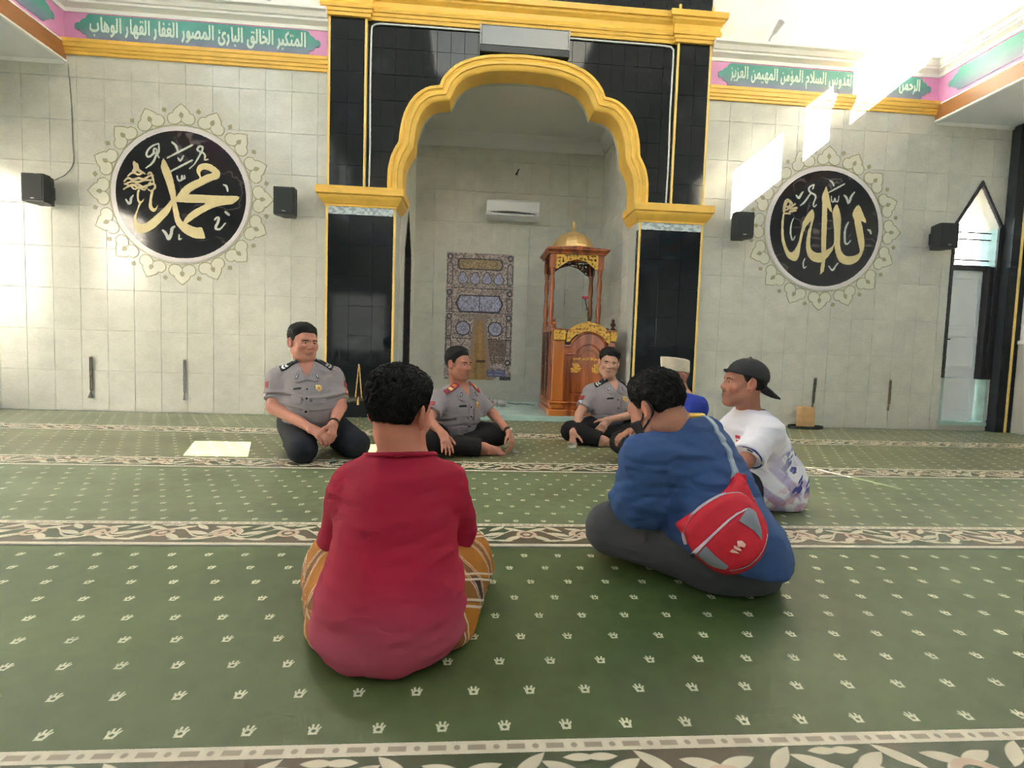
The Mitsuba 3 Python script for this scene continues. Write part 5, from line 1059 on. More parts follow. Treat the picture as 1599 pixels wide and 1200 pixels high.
class Head:
    """distance field of a head and neck in its own frame: x to the person's left, y forward, z up, origin between the ears at eye height"""
    def __init__(self, c, fwd, up, s=1.0, wide=1.0, jaw=1.0, neck=None, neck_r=.056):
        self.c, self.s = np.asarray(c, float), s
        F = unit(fwd)
        U = np.asarray(up, float)
        U = unit(U - F * (U @ F))
        self.R = np.stack([np.cross(U, F), F, U])          # rows: the person's left, forward, up
        w = wide
        g = [(ell((0, -.014, .036), (.0745 * w, .095, .083)), 0),
             (ell((0, .022, -.018), (.062 * w, .068, .080)), .03),
             (cap((.030 * w, .020, -.072), (-.030 * w, .020, -.072), .034 * jaw, .034 * jaw), .035),
             (ell((0, .066, -.099), (.027 * w * jaw, .023, .020)), .03),
             (cap((.056 * w, -.006, -.052), (.026, .052, -.094), .019 * jaw), .03),
             (cap((-.056 * w, -.006, -.052), (-.026, .052, -.094), .019 * jaw), .03),
             (ell((.040 * w, .058, -.024), (.026, .024, .022)), .025), (ell((-.040 * w, .058, -.024), (.026, .024, .022)), .025),
             (cap((.040, .068, .024), (-.040, .068, .024), .0145), .02),
             (cap((0, .079, .016), (0, .097, -.026), .0085, .0125), .012),
             (ell((.0135, .090, -.029), (.0095, .012, .0085)), .006), (ell((-.0135, .090, -.029), (.0095, .012, .0085)), .006),
             (ell((0, .072, -.060), (.034, .022, .022)), .02)]
        base = union(g)
        for sx in (-1, 1):
            base = minus(base, ell((sx * .032, .0935, .004), (.0175, .016, .0105)), .012)
        parts = [(base, 0)]
        for sx in (-1, 1):
            eye = ell((sx * .0315, .0715, .003), (.0155, .0135, .0125))
            slit = ell((sx * .0315, .085, .0012), (.0125, .014, .0028))
            parts.append((minus(eye, slit, .0015), .004))
        # lips
        parts.append((cap((.020, .0845, -.0605), (-.020, .0845, -.0605), .0048), .004))
        parts.append((cap((.006, .0885, -.0588), (-.006, .0885, -.0588), .0056), .005))
        parts.append((cap((.0155, .0848, -.0700), (-.0155, .0848, -.0700), .0058), .004))
        f = union(parts)
        f = minus(f, union([(cap((.0, .0945, -.0648), (.023, .0885, -.0640), .0017), 0), (cap((.0, .0945, -.0648), (-.023, .0885, -.0640), .0017), 0)]), .002)
        ears = []
        for sx in (-1, 1):
            X = sx * .0735 * w
            a = math.radians(22) * sx
            R = np.array([[math.cos(a), math.sin(a), 0], [-math.sin(a), math.cos(a), 0], [0, 0, 1]])
            e = ell((X + sx * .007, -.014, .000), (.0085, .0195, .033), R)
            e = union([(e, 0), (ell((X + sx * .004, -.006, -.024), (.008, .011, .012)), .008)])
            e = minus(e, ell((X + sx * .017, -.009, .003), (.0085, .0115, .0215), R), .004)
            e = minus(e, ell((X + sx * .0135, -.003, -.008), (.008, .008, .010), R), .004)
            ears.append((e, .006))
        self.f0 = union([(f, 0)] + ears)
        self.skull = union(g[:2])
        self.neck = None if neck is None else np.asarray(neck, float)
        self.neck_r = neck_r
        if neck is not None:
            nb = self.local(self.neck[None])[0]
            nk = union([(cap((0, -.022, -.055), nb, neck_r / s, (neck_r + .004) / s), 0), (cap((0, -.038, -.02), nb + V(0, -.012, 0), neck_r * .85 / s, neck_r / s), .02)])
            self.fl = union([(self.f0, 0), (nk, .022)])
        else:
            self.fl = self.f0
    def local(self, P):
        return (P - self.c) @ self.R.T / self.s
    def world(self, q):
        return np.asarray(q, float) * self.s @ self.R + self.c
    def __call__(self, P):
        d = np.linalg.norm(P - self.c, axis=1) - .27 * self.s
        m = d < .05
        out = d + .002
        if m.any():
            out[m] = self.fl(self.local(P[m])) * self.s
        return out
    def wrap(self, g):
        return lambda P: g(self.local(P)) * self.s
    def box(self):
        q = np.array([[x, y, z] for x in (-.11, .11) for y in (-.125, .125) for z in (-.15, .135)])
        return self.world(q)

def hair(H, parent, style='short', m='hair_black', seed=1, strands=0, top=.016, front=.052, h=.0035):
    """cap of hair over the skull, cut along a hairline; optional loose strands on it"""
    ys = [-.12, -.075, -.045, -.028, -.010, .008, .020, .030, .048, .062, .10]
    zs = {'short': [-.045, -.052, -.045, .012, .022, .006, .016, .040, front + .002, front + .014, front + .016],
          'thick': [-.058, -.066, -.058, .018, .032, .014, .018, .036, front - .004, front + .008, front + .01]}[style]
    sk = H.skull
    def g(q):
        line = np.interp(q[:, 1], ys, zs)
        hgt = np.clip((q[:, 2] - line) / .05, 0, 1)
        up_ = np.clip((q[:, 2] - .02) / .08, 0, 1)
        t = .0030 + hgt * (.0035 + (top - .0035) * up_ ** 1.1)
        w = q * np.array([1, 1, 1.])
        t = t + hgt * (.0035 * (meshkit.noise(w * 60 + 9, seed) - .5) + (.006 if style == 'thick' else .003) * (meshkit.fbm(w * np.array([95, 40, 60]) + 5, 2, seed + 1) - .5))
        d = sk(q) - t
        return smax(d, (line - q[:, 2]) * .8, .004)
    f = H.wrap(g)
    mesh = bounds_mesh(f, H.box(), .012, h)
    if strands:
        rg = np.random.default_rng(seed)
        idx = rg.choice(len(mesh.vertices), strands)
        p0 = mesh.vertices[idx]
        n = grad(f, p0)
        q = H.local(p0)
        flow = np.stack([.25 * np.sin(q[:, 0] * 40), -.75 - .2 * np.cos(q[:, 0] * 30), -.35 - 1.2 * (q[:, 2] < .06)], -1)
        flow = flow @ H.R
        flow = flow - n * (flow * n).sum(1, keepdims=True)
        flow /= np.linalg.norm(flow, axis=1, keepdims=True) + 1e-9
        L = rg.uniform(.007, .016, strands)[:, None] * np.clip(.35 + (q[:, 2:3] + .06) / .10, .3, 1.1)
        side = np.cross(n, flow)
        side /= np.linalg.norm(side, axis=1, keepdims=True) + 1e-9
        r = .0013
        a, b, c = p0 - n * .002 + side * r, p0 - n * .002 - side * r, p0 + n * .0018
        tip = p0 + flow * L + n * (L * rg.uniform(.02, .22, (strands, 1))) + side * (L * rg.uniform(-.25, .25, (strands, 1)))
        v = np.stack([a, b, c, tip], 1).reshape(-1, 3)
        o = np.arange(strands)[:, None] * 4
        ff = np.vstack([o + np.array(t)[None] for t in ((0, 1, 2), (0, 3, 1), (1, 3, 2), (2, 3, 0))])
        mesh = trimesh.Trimesh(np.vstack([mesh.vertices, v]), np.vstack([mesh.faces, ff + len(mesh.vertices)]), process=False)
    return put('hair', mesh, m, parent, smooth=True, label=None)

def face_parts(H, parent, brow=1.0, gaze=0.0, brows=True, eyes=True):
    for sx in (-1, 1):
        if eyes:
            c = H.world((sx * .0315, .0705, .0018))
            k = put('eye', sph(c, .0118 * H.s, 2), 'eye_white', parent, smooth=True)
            d = unit(H.R.T @ V(gaze, 1.0, -.05))
            put('iris', sph(c + d * .0070 * H.s, .0062 * H.s, 2), 'eye_dark', k, smooth=True)
        if brows:
            pts = [(sx * .013, .0, .0205), (sx * .027, .0, .0232), (sx * .040, .0, .0222), (sx * .050, .0, .0165)]
            pr = [snap(H, H.world((x, .085 - abs(x) * .28, z))[None])[0] for x, y, z in pts]
            put('eyebrow', tube(crom(pr, 4), np.interp(np.linspace(0, 1, 13), [0, .3, 1], [.0030, .0036, .0016]) * brow, 6), 'hair_black', parent, smooth=True)

def skin_colors(P, base, H, lips=(.30, .085, .07), stubble=0.0, fade=0.0):
    base = np.asarray(base, float)
    q = H.local(P)
    col = np.tile(base, (len(P), 1))
    n1 = meshkit.fbm(P * 35, 3, 4)[:, None]
    col = col * (.90 + .2 * n1)
    lip = np.exp(-((q[:, 0] / .020) ** 2 + ((q[:, 2] + .0645) / .0085) ** 2 + ((q[:, 1] - .092) / .016) ** 2))
    lip *= (np.linalg.norm(q, axis=1) < .14)
    col = col * (1 - .75 * lip[:, None]) + np.asarray(lips) * .75 * lip[:, None]
    ch = sum(np.exp(-(((q[:, 0] - s * .042) / .024) ** 2 + ((q[:, 2] + .025) / .022) ** 2 + ((q[:, 1] - .065) / .03) ** 2)) for s in (-1, 1))
    ear = sum(np.exp(-(((q[:, 0] - s * .080) / .013) ** 2 + ((q[:, 1] + .012) / .025) ** 2 + (q[:, 2] / .035) ** 2)) for s in (-1, 1))
    col = col * (1 + np.array([.10, -.06, -.06]) * np.clip(ch + 1.2 * ear, 0, 1.2)[:, None])
    if stubble:
        st = np.exp(-((q[:, 2] + .085) / .03) ** 2) * np.clip((q[:, 1] - .01) / .05, 0, 1) * (np.linalg.norm(q, axis=1) < .16)
        mo = np.exp(-(((q[:, 2] + .047) / .006) ** 2 + (q[:, 0] / .026) ** 2)) * (q[:, 1] > .06)
        col = col * (1 - stubble * np.clip(.45 * st + 1.2 * mo, 0, .9)[:, None])
    if fade:
        fd = (np.linalg.norm(q - np.array([0, -.01, .03]), axis=1) < .14) * np.clip((q[:, 2] + .055) / .05, 0, 1) * np.clip((.035 - q[:, 1]) / .02, 0, 1) * np.clip(1 - ear * 1.3, 0, 1)
        col = col * (1 - fade * fd[:, None])
    return np.clip(col, 0, 1)

def hand(W, d, n, side, curl=(.35, .5, .4), s=1.0, spread=.06, thumb=(.55, .75, -.3), per=None):
    """distance field parts of a hand: W wrist, d towards the fingers, n the back of the hand; side +1 left, -1 right"""
    d = unit(d)
    n = np.asarray(n, float)
    n = unit(n - d * (n @ d))
    t = np.cross(n, d) * (-side)                       # towards the thumb
    W = np.asarray(W, float)
    out = [(ecap(W + .012 * s * d, W + .076 * s * d, .0165 * s, .0150 * s, t, 2.1), .02)]
    pts = [W, W + .19 * s * d]
    L = [(.043, .026, .020), (.047, .029, .021), (.043, .027, .020), (.034, .021, .018)]
    for i in range(4):
        c = curl if per is None else per[i]
        p = W + s * (.083 - .004 * abs(i - 1.2)) * d + t * s * (.0285 - .0192 * i)
        dd = unit(d + t * spread * (1.4 - i))
        nn = n
        r = (.0088 - .0006 * (i == 3) - .0004 * (i == 0)) * s
        first = True
        for j in range(3):
            a = c[j]
            d2 = unit(dd * math.cos(a) - nn * math.sin(a))
            nn = unit(nn * math.cos(a) + dd * math.sin(a))
            dd = d2
            q = p + dd * L[i][j] * s
            out.append((cap(p, q, r, r * .92), .005 if not first else .010))
            first = False
            p, r = q, r * .92
            pts.append(p)
    th = unit(thumb[0] * d + thumb[1] * t + thumb[2] * n)
    p = W + s * (.022 * d + .020 * t - .004 * n)
    q = p + th * .042 * s
    out.append((cap(p, q, .0135 * s, .0105 * s), .012))
    th2 = unit(th * .75 + d * .55 - n * .15)
    q2 = q + th2 * .030 * s
    out.append((cap(q, q2, .0102 * s, .0092 * s), .006))
    q3 = q2 + unit(th2 + d * .25 - n * .1) * .022 * s
    out.append((cap(q2, q3, .0092 * s, .0078 * s), .005))
    pts += [q, q2, q3]
    return out, np.array(pts)

def foot(A, d, u, s=1.0, side=1):
    """bare foot from the ankle A pointing along d, sole facing -u"""
    d = unit(d)
    u = np.asarray(u, float)
    u = unit(u - d * (u @ d))
    t = np.cross(u, d)
    A = np.asarray(A, float)
    sole = A - u * .045 * s
    out = [(ell(sole - d * .035 * s + u * .008 * s, V(.034, .036, .032) * s, np.stack([d, t, u])), .02),
           (cap(A, sole + d * .085 * s + u * .018 * s, .034 * s, .024 * s), .03),
           (ecap(sole - d * .02 * s, sole + d * .115 * s - u * .0 * s, .022 * s, .018 * s, t, 1.75), .03)]
    pts = [A, sole - d * .09 * s, sole + d * .20 * s]
    for i in range(5):
        p = sole + d * s * (.122 - .007 * i) + t * side * s * (.028 - .0145 * i) - u * .003 * s
        q = p + d * s * (.034 - .003 * i) - u * .004 * s
        out.append((cap(p, q, (.0125 if i == 0 else .0092 - .0004 * i) * s, (.0115 if i == 0 else .0082 - .0004 * i) * s), .006))
        pts.append(q)
    return out, np.array(pts)

def torso_parts(J, fat=0.0, w=1.0):
    """pelvis, belly, chest and shoulder girdle from the joints"""
    Lv = unit(J['SL'] - J['SR'])
    U = unit(J['N'] - J['P'])
    Fv = np.cross(Lv, U)
    mid = J.get('B', J['P'] * .52 + J['N'] * .48 - Fv * .0)
    ch = J.get('C', J['P'] * .24 + J['N'] * .76)
    hip = unit(J['HL'] - J['HR'])
    Uh = unit(mid - J['P'])
    Rh = np.stack([hip, unit(np.cross(hip, Uh)), Uh])
    R = np.stack([Lv, Fv, U])
    R[2] = np.cross(R[1], R[0])
    parts = [(ell(J['P'], V(.168 * w + fat * .3, .125 + fat * .3, .135), Rh), 0),
             (ell(mid + Fv * fat * .45, V(.142 * w + fat * .75, .110 + fat * .9, .165), R), .10),
             (ell(ch, V(.158 * w + fat * .4, .112 + fat * .35, .165), R), .10)]
    for S in ('SL', 'SR'):
        sh = J[S]
        parts.append((cap(J['N'] - U * .036, sh - U * .004, .040, .047 + fat * .2), .045))
        parts.append((cap(ch, sh - U * .035, .080, .046), .04))
    return parts, R
FLOOR = (V(0, 0, .004), V(0, 0, -1))
def on_floor(f):
    return cut(f, *FLOOR, .004)

def person(name_label, J, head, skin_tone, fat=0.0, w=1.0, hands=(), feet=(), arm=1.0, leg=1.0, bare=(), stub=0.0, fade=0.0, h=.0085, res_head=.0036, lips=(.30, .085, .07)):
    """the body as one closed mesh, returned with its distance fields for the clothes"""
    k = thing('person', name_label, 'person')
    tp, R = torso_parts(J, fat, w)
    arms, legs, fine = {}, {}, []
    for s in 'LR':
        arms[s] = [(cap(J['S' + s], J['E' + s], (.050 + fat * .18) * arm, (.040 + fat * .10) * arm), .035), (cap(J['E' + s], J['W' + s], (.0405 + fat * .1) * arm, .026 * arm), .012)]
        if 'K' + s in J:
            legs[s] = [(cap(J['H' + s], J['K' + s], (.086 + fat * .2) * leg, (.060 + fat * .1) * leg), .05), (cap(J['K' + s], J['A' + s], (.057 + fat * .1) * leg, .037 * leg), .025)]
    H = Head(**head)
    hp = []
    for hd in hands:
        o, pts = hand(**hd)
        hp.append((o, pts))
    for ft in feet:
        o, pts = foot(**ft)
        hp.append((o, pts))
    body = list(tp)
    for s in arms:
        body += [(bounded(f, (J['SEW'[i] + s] + J['EW'[i] + s]) / 2, np.linalg.norm(J['SEW'[i] + s] - J['EW'[i] + s]) / 2 + .08), kk) for i, (f, kk) in enumerate(arms[s])]
    for s in legs:
        body += [(bounded(f, (J['HK'[i] + s] + J['KA'[i] + s]) / 2, np.linalg.norm(J['HK'[i] + s] - J['KA'[i] + s]) / 2 + .12), kk) for i, (f, kk) in enumerate(legs[s])]
    for o, q in hp:
        body.append((holds(o, q, .03), o[0][1]))
    bf = union(body)
    full = on_floor(lambda P: smin(bf(P), H(P), .02))
    pts = [J[a] for a in J] + [p for _, q in hp for p in q]
    P = np.vstack([pts])
    ncut = H.world((0, 0, -.118))
    # coarse body, without the head above the throat
    coarse = cut(full, H.c - H.R[2] * .10 * H.s, H.R[2])
    ms = [surface(coarse, P.min(0) - .16, P.max(0) + .14, h)]
    hb = H.box()
    ms.append(surface(cut(full, H.c - H.R[2] * .125 * H.s, -H.R[2]), hb.min(0) - .012, hb.max(0) + .012, res_head))
    for o, q in hp:
        c0 = q[0]
        ctr, far = q.mean(0), np.linalg.norm(q - q.mean(0), axis=1).max() + .022
        only = union([(o[0][0], 0)] + o[1:])
        near = lambda P, only=only: smax(full(P), only(P) - .012, .001)
        ms.append(surface(near, q.min(0) - .03, q.max(0) + .03, .0030))
    mesh = weld(ms)
    col = skin_colors(np.asarray(mesh.vertices), skin_tone, H, stubble=stub, fade=fade, lips=lips)
    put('body', mesh, 'skin', k, smooth=True, color=col)
    return k, dict(H=H, torso=tp, arms=arms, legs=legs, R=R, full=full, J=J, fat=fat)

def shirt_field(B, cuffs, grow_by=.012, hem=None, neck=None, fold=.006, seed=0, sleeve=1.25, k_arm=.05, extra=(), creases=()):
    """shirt over the torso with sleeves that end at fractions of the arm; cuffs: {'L': (point, dir) or None}"""
    J = B['J']
    t = union([(f, kk) for f, kk in B['torso']])
    parts = [(grow(t, grow_by), 0)]
    for s in 'LR':
        e = cuffs[s]
        if e is None:
            continue
        S, E, Wr = J['S' + s], J['E' + s], J['W' + s]
        r0, r1 = (.050 + B['fat'] * .18) + grow_by, ((.043 + B['fat'] * .12) + grow_by) * sleeve
        if e <= 1:
            end = S + (E - S) * e
            f = cut(cap(S, S + (E - S) * (e + .12), r0, r1), end, E - S, .006)
            parts.append((f, k_arm))
        else:
            end = E + (Wr - E) * (e - 1)
            parts.append((cap(S, E, r0, r1), k_arm))
            parts.append((cut(cap(E, E + (Wr - E) * (e - 1 + .1), r1, r1 * .72), end, Wr - E, .006), .03))
    parts += list(extra)
    f = union(parts)
    U = unit(J['N'] - J['P'])
    if fold:
        g0 = f
        def f(P, g0=g0):
            d = g0(P)
            return near_only(d, P, lambda Q: -fold * (1.6 * np.abs(nz(Q, 11, 11, 26, seed, 2)) + .8 * nz(Q, 24, 24, 9, seed + 3, 1) - .2))
    if creases:
        g1 = f
        ctr = J['C']
        def f(P, g1=g1):
            def groove(Q):
                o = 0
                for zc, dp in creases:
                    w = Q[:, 2] - zc - .016 * np.sin(Q[:, 0] * 14 + seed) - .35 * ((Q[:, :2] - ctr[:2]) ** 2).sum(1)
                    o = o + dp * (np.exp(-(w / .006) ** 2) - .55 * np.exp(-((w - .018) / .012) ** 2))
                return o
            return near_only(g1(P), P, groove)
    if hem is not None:
        f = cut(f, hem[0], hem[1], .006)
    if neck is not None:
        f = cut(f, neck[0], neck[1], .005)
    return f

def trouser_field(B, grow_by=.012, fold=.005, seed=5, ankle=.93, top=None, leg=1.12, extra=()):
    J = B['J']
    parts = [(grow(B['torso'][0][0], grow_by), 0)]
    for s in 'LR':
        if 'K' + s not in J:
            continue
        Hp, K, A = J['H' + s], J['K' + s], J['A' + s]
        rl = B['fat'] * .2
        parts.append((cap(Hp, K, (.086 + rl + grow_by) * 1.0, (.061 + rl * .5 + grow_by) * leg), .05))
        end = K + (A - K) * ankle
        parts.append((cut(cap(K, A, (.058 + rl * .5 + grow_by) * leg, (.046 + grow_by) * leg), end, A - K, .006), .025))
    parts += list(extra)
    g0 = union(parts)
    def f(P):
        d = g0(P)
        return near_only(d, P, lambda Q: -fold * (1.5 * np.abs(nz(Q, 16, 16, 22, seed, 2)) - .15))
    if top is not None:
        return cut(f, top[0], top[1], .006)
    return f

def cloth_mesh(f, J, names, pad, h):
    return bounds_mesh(f, [J[n] for n in names if n in J], pad, h)
# ---------------------------------------------------------------- uniforms
def _cloth(c, amt=.10, f=9):
    return lambda p, n, uv: mi.Color3f(*c) * (1 - amt + 2 * amt * fbm(p.x * f, p.y * f, p.z * f, 3))
mat('uniform_grey', _cloth((.285, .255, .270), .06), .75, .3, sheen=.3)
mat('trouser_navy', _cloth((.013, .016, .023), .2), .8, .3, sheen=.2)
mat('trouser_black', _cloth((.010, .0095, .010), .2), .8, .3, sheen=.2)
mat('belt_black', (.012, .012, .012), .35)
mat('badge_gold', (.72, .55, .22), .3, .5, metallic=.4)
mat('patch_red', (.34, .045, .055), .7)
mat('patch_orange', (.60, .14, .035), .7)
mat('patch_white', (.62, .60, .66), .6)
mat('patch_black', (.013, .013, .018), .7)
mat('silver', (.70, .71, .74), .3, .5, metallic=.5)
mat('watch_black', (.012, .012, .013), .25)

def band_on(f, p, axis, r, w, parent, name, m, label=None):
    """a strap round a limb: ring of the given radius round p"""
    axis = unit(axis)
    a = unit(np.cross(axis, V(.3, .2, .9)))
    b = np.cross(axis, a)
    t = 2 * np.pi * np.arange(28)[:, None] / 28
    pts = snap(f, p + r * (np.cos(t) * a + np.sin(t) * b))
    pts = pts - np.outer((pts - p) @ axis, axis)
    out = pts - p
    out /= np.linalg.norm(out, axis=1, keepdims=True)
    ring = [pts - axis * w / 2 - out * .002, pts - axis * w / 2 + out * .003, pts + axis * w / 2 + out * .003, pts + axis * w / 2 - out * .002]
    v = np.stack(ring, 1).reshape(-1, 3)
    fcs = []
    for i in range(28):
        for j in range(4):
            q = [i * 4 + j, i * 4 + (j + 1) % 4, ((i + 1) % 28) * 4 + (j + 1) % 4, ((i + 1) % 28) * 4 + j]
            fcs += [[q[0], q[1], q[2]], [q[0], q[2], q[3]]]
    mm = trimesh.Trimesh(v, fcs, process=False)
    mm.fix_normals()
    return put(name, mm, m, parent, label=label)

def uniform(k, B, shirt, rank, side_patch=True, belt=None):
    """collar, placket, pockets, badge and epaulettes sewn on a shirt"""
    J, R = B['J'], B['R']
    Lv, U = R[0], R[2]
    Fv = unit(np.cross(Lv, U))
    N, C, P_ = J['N'], J.get('C'), J['P']
    fo = B['fat'] * 2.0
    def at(a, u, out=.16):
        return N + Lv * a - U * u + Fv * (out + fo)
    put('placket', onto(shirt, flat(rect(.030, .30), .003), at(0, .205), Lv, U), 'uniform_grey', k)
    for i in range(4):
        put('button', onto(shirt, extr(Point(0, 0).buffer(.0055, 6), .0055), at(0, .10 + .07 * i), Lv, U, 0), 'patch_black', k)
    for s in (-1, 1):
        put('pocket', onto(shirt, flat(rect(.082, .084, .008), .0035), at(s * .070, .158), Lv, U), 'uniform_grey', k)
        put('pocket_flap', onto(shirt, flat(Polygon([(-.043, .016), (.043, .016), (.043, -.009), (0, -.021), (-.043, -.009)]), .0065), at(s * .070, .114), Lv, U), 'uniform_grey', k)
    collar_band(B, k)
    # collar: two leaves lying on the chest and a band round the neck
    for s in (-1, 1):
        leaf = Polygon([(s * .006, -.052), (s * .030, -.012), (s * .050, .030), (s * .080, .030), (s * .092, -.004), (s * .076, -.052), (s * .048, -.070)])
        put('collar', onto(shirt, flat(leaf.buffer(0), .010), at(0, .004, .11), Lv, U, .010), 'uniform_grey', k)
        cp = put('collar_patch', onto(shirt, flat(rect(.017, .036, .003), .0140), at(s * .068, .014, .12), unit(Lv + U * s * .25), U, .006), 'patch_black', k, label='black collar patch with silver bar')
        put('bar', onto(shirt, flat(rect(.008, .027, .002), .0160), at(s * .068, .014, .12), unit(Lv + U * s * .25), U, .006), 'silver', cp)
    put('name_tag', onto(shirt, flat(rect(.060, .014, .002), .007), at(-.068, .088), Lv, U), 'patch_black', k, label='black name tag over the pocket')
    shield = Polygon([(-.019, .022), (-.010, .027), (0, .023), (.010, .027), (.019, .022), (.019, -.010), (.010, -.024), (0, -.029), (-.010, -.024), (-.019, -.010)])
    bd = put('badge', onto(shirt, flat(shield, .010), at(.074, .088), Lv, U, .006), 'badge_gold', k, label='golden chest badge')
    put('emblem', onto(shirt, flat(unary_union([Point(0, -.002).buffer(.010, 6).difference(Point(0, -.002).buffer(.006, 6)), sbox(-.014, -.021, .014, -.017)]), .0125), at(.074, .088), Lv, U, .006), 'patch_orange', bd)
    for s, S in ((1, 'SL'), (-1, 'SR')):
        a = N + (J[S] - N) * .30
        b = N + (J[S] - N) * .98
        mid = (a + b) / 2 + U * .060 + Fv * .050
        along = unit(b - a)
        L = np.linalg.norm(b - a) * .95
        ep = put('epaulette', onto(shirt, flat(rect(L, .052, .006), .010), mid, along, Fv * -1, .010), 'patch_black' if rank != 'gold' else 'patch_red', k, label='black epaulette with silver chevrons' if rank != 'gold' else 'red epaulette with golden bars')
        if rank == 'gold':
            for t in (-.25, .05):
                put('rank_bar', onto(shirt, flat(rect(.022, .034, .002), .0135), mid + along * L * t, along, Fv * -1, .008), 'patch_orange' if t < 0 else 'badge_gold', ep)
        else:
            for t in (.10, .30):
                ch = Polygon([(-.008, -.022), (.006, -.022), (.014, 0), (.006, .022), (-.008, .022), (0, 0)])
                put('chevron', onto(shirt, flat(ch, .013), mid + along * L * t, along, Fv * -1, .008), 'silver', ep)
            put('knob', onto(shirt, extr(Point(0, 0).buffer(.008, 6), .014), mid - along * L * .36, along, Fv * -1, 0), 'silver', ep)
        # sleeve badges
        E = J['E' + S[1]]
        q = J[S] + (E - J[S]) * .36
        outw = unit(Lv * s + Fv * .55)
        q = q + outw * .09
        d = unit(E - J[S])
        ac = unit(np.cross(d, outw))
        put('sleeve_patch', onto(shirt, flat(unary_union([rect(.052, .030, .006), affinity.translate(rect(.050, .012), 0, .02)]), .004), q - d * .03, ac, -d, .010), 'patch_red', k, label='red sleeve patch')
        sb = put('sleeve_badge', onto(shirt, flat(Point(0, 0).buffer(.022, 8), .005), q + d * .018, ac, -d, .010), 'patch_white' if s < 0 else 'patch_orange', k, label='round sleeve badge')
        put('sign', onto(shirt, flat(rect(.018, .012, .003), .0075), q + d * .018, ac, -d, .008), 'patch_red' if s < 0 else 'patch_white', sb)

def vneck(B, f, w=.026, depth=.042):
    """opens a shirt in a V below the throat"""
    J, R = B['J'], B['R']
    N, Lv, U = J['N'], R[0], R[2]
    Fv = unit(np.cross(Lv, U))
    def wedge(P):
        q = P - N
        a, u, o = q @ Lv, q @ U, q @ Fv
        return np.maximum((np.abs(a) - w * (1 + np.minimum(u, .03) / depth)) * .8, -o + .0)
    return minus(f, wedge, .003)

def collar_band(B, k, m='uniform_grey', r=.010, lo=-.012, hi=.030, w=.040):
    J, R, H = B['J'], B['R'], B['H']
    N, Lv, U = J['N'], R[0], R[2]
    Fv = unit(np.cross(Lv, U))
    top = H.world((0, -.022, -.055))
    ax = unit(top - N)
    g = grow(cap(N - ax * .05, top, H.neck_r + .006, H.neck_r), r)
    g = minus(g, grow(g, -.005), .001)
    g = cut(g, N + U * hi - Fv * .02, unit(U - Fv * .35), .003)
    g = cut(g, N + U * lo, -U, .003)
    g = minus(g, lambda P: np.maximum(np.abs((P - N) @ Lv) - w * (1 + np.clip((P - N) @ U, -.03, .04) / .09), -((P - N) @ Fv)), .003)
    put('collar_band', surface(g, N - .13, N + .13, .0042), m, k, smooth=True)

def neck_cut(B, up=.022, fwd=.0):
    J, R = B['J'], B['R']
    U = R[2]
    Fv = unit(np.cross(R[0], U))
    return (J['N'] + U * up, unit(U * 1.0 - Fv * .45))

# ---- officer sitting cross-legged on the right, in front of the pulpit
J = {'N': V(1.168, 4.360, .472), 'SL': V(1.338, 4.380, 0.407), 'SR': V(1.004, 4.335, 0.402), 'C': V(1.162, 4.345, .355), 'B': V(1.153, 4.325, .240), 'P': V(1.172, 4.390, .125), 'HL': V(1.266, 4.360, .115), 'HR': V(1.070, 4.345, .113),
     'KR': V(.800, 4.110, .100), 'KL': V(1.400, 4.110, .120), 'AR': V(1.030, 3.980, .055), 'AL': V(1.000, 4.140, .060), 'ER': V(.885, 4.220, .225), 'WR': V(.797, 4.030, .108), 'EL': V(1.350, 4.180, .240), 'WL': V(1.085, 4.070, .205)}
k, B = person('man in grey police uniform sitting cross-legged before the pulpit, reaching to a glass', J, dict(c=(1.128, 4.285, .650), fwd=(-.16, -1, -.06), up=(.10, 0, 1), s=.97, wide=1.02, neck=J['N'], neck_r=.050), (.55, .290, .200),
              fat=.012, w=.92, arm=.92, leg=.90, fade=.35,
              hands=[dict(W=J['WR'], d=(-.02, -.25, -1), n=(-.75, -.6, 0), side=-1, curl=(.35, .45, .3), s=.92), dict(W=J['WL'], d=(-.55, -.35, -.62), n=(.2, -.85, .45), side=1, curl=(.25, .35, .3), s=.92)],
              feet=[dict(A=J['AR'], d=(1, .05, -.03), u=(0, -.55, .85), s=.88, side=-1)])
H = B['H']
CUFF = {'L': .74, 'R': .72}
shirt = on_floor(shirt_field(B, CUFF, .011, hem=(J['P'] + V(0, 0, -.035), V(0, 0, -1)), neck=neck_cut(B), fold=.0075, seed=11, sleeve=1.12, creases=[(.205, .006)]))
shirt_s = shirt_field(B, CUFF, .0125, fold=0, sleeve=1.14)
put('shirt', cloth_mesh(vneck(B, shirt), J, ('N', 'SL', 'SR', 'P', 'EL', 'ER', 'B'), .16, .0062), 'uniform_grey', k, smooth=True, label='grey short sleeved uniform shirt')
tr_ = on_floor(trouser_field(B, .010, fold=.005, seed=12, ankle=.92, top=(J['P'] + V(0, 0, .110), V(0, 0, 1))))
put('trousers', cloth_mesh(tr_, J, ('P', 'HL', 'HR', 'KL', 'KR', 'AL', 'AR'), .14, .0075), 'trouser_black', k, smooth=True, label='black trousers')
uniform(k, B, shirt_s, 'silver')
face_parts(H, k, gaze=-.05)
hair(H, k, 'thick', seed=3, top=.022, strands=700, front=.060)
KEEP_RIGHT_HAND = J['WR']

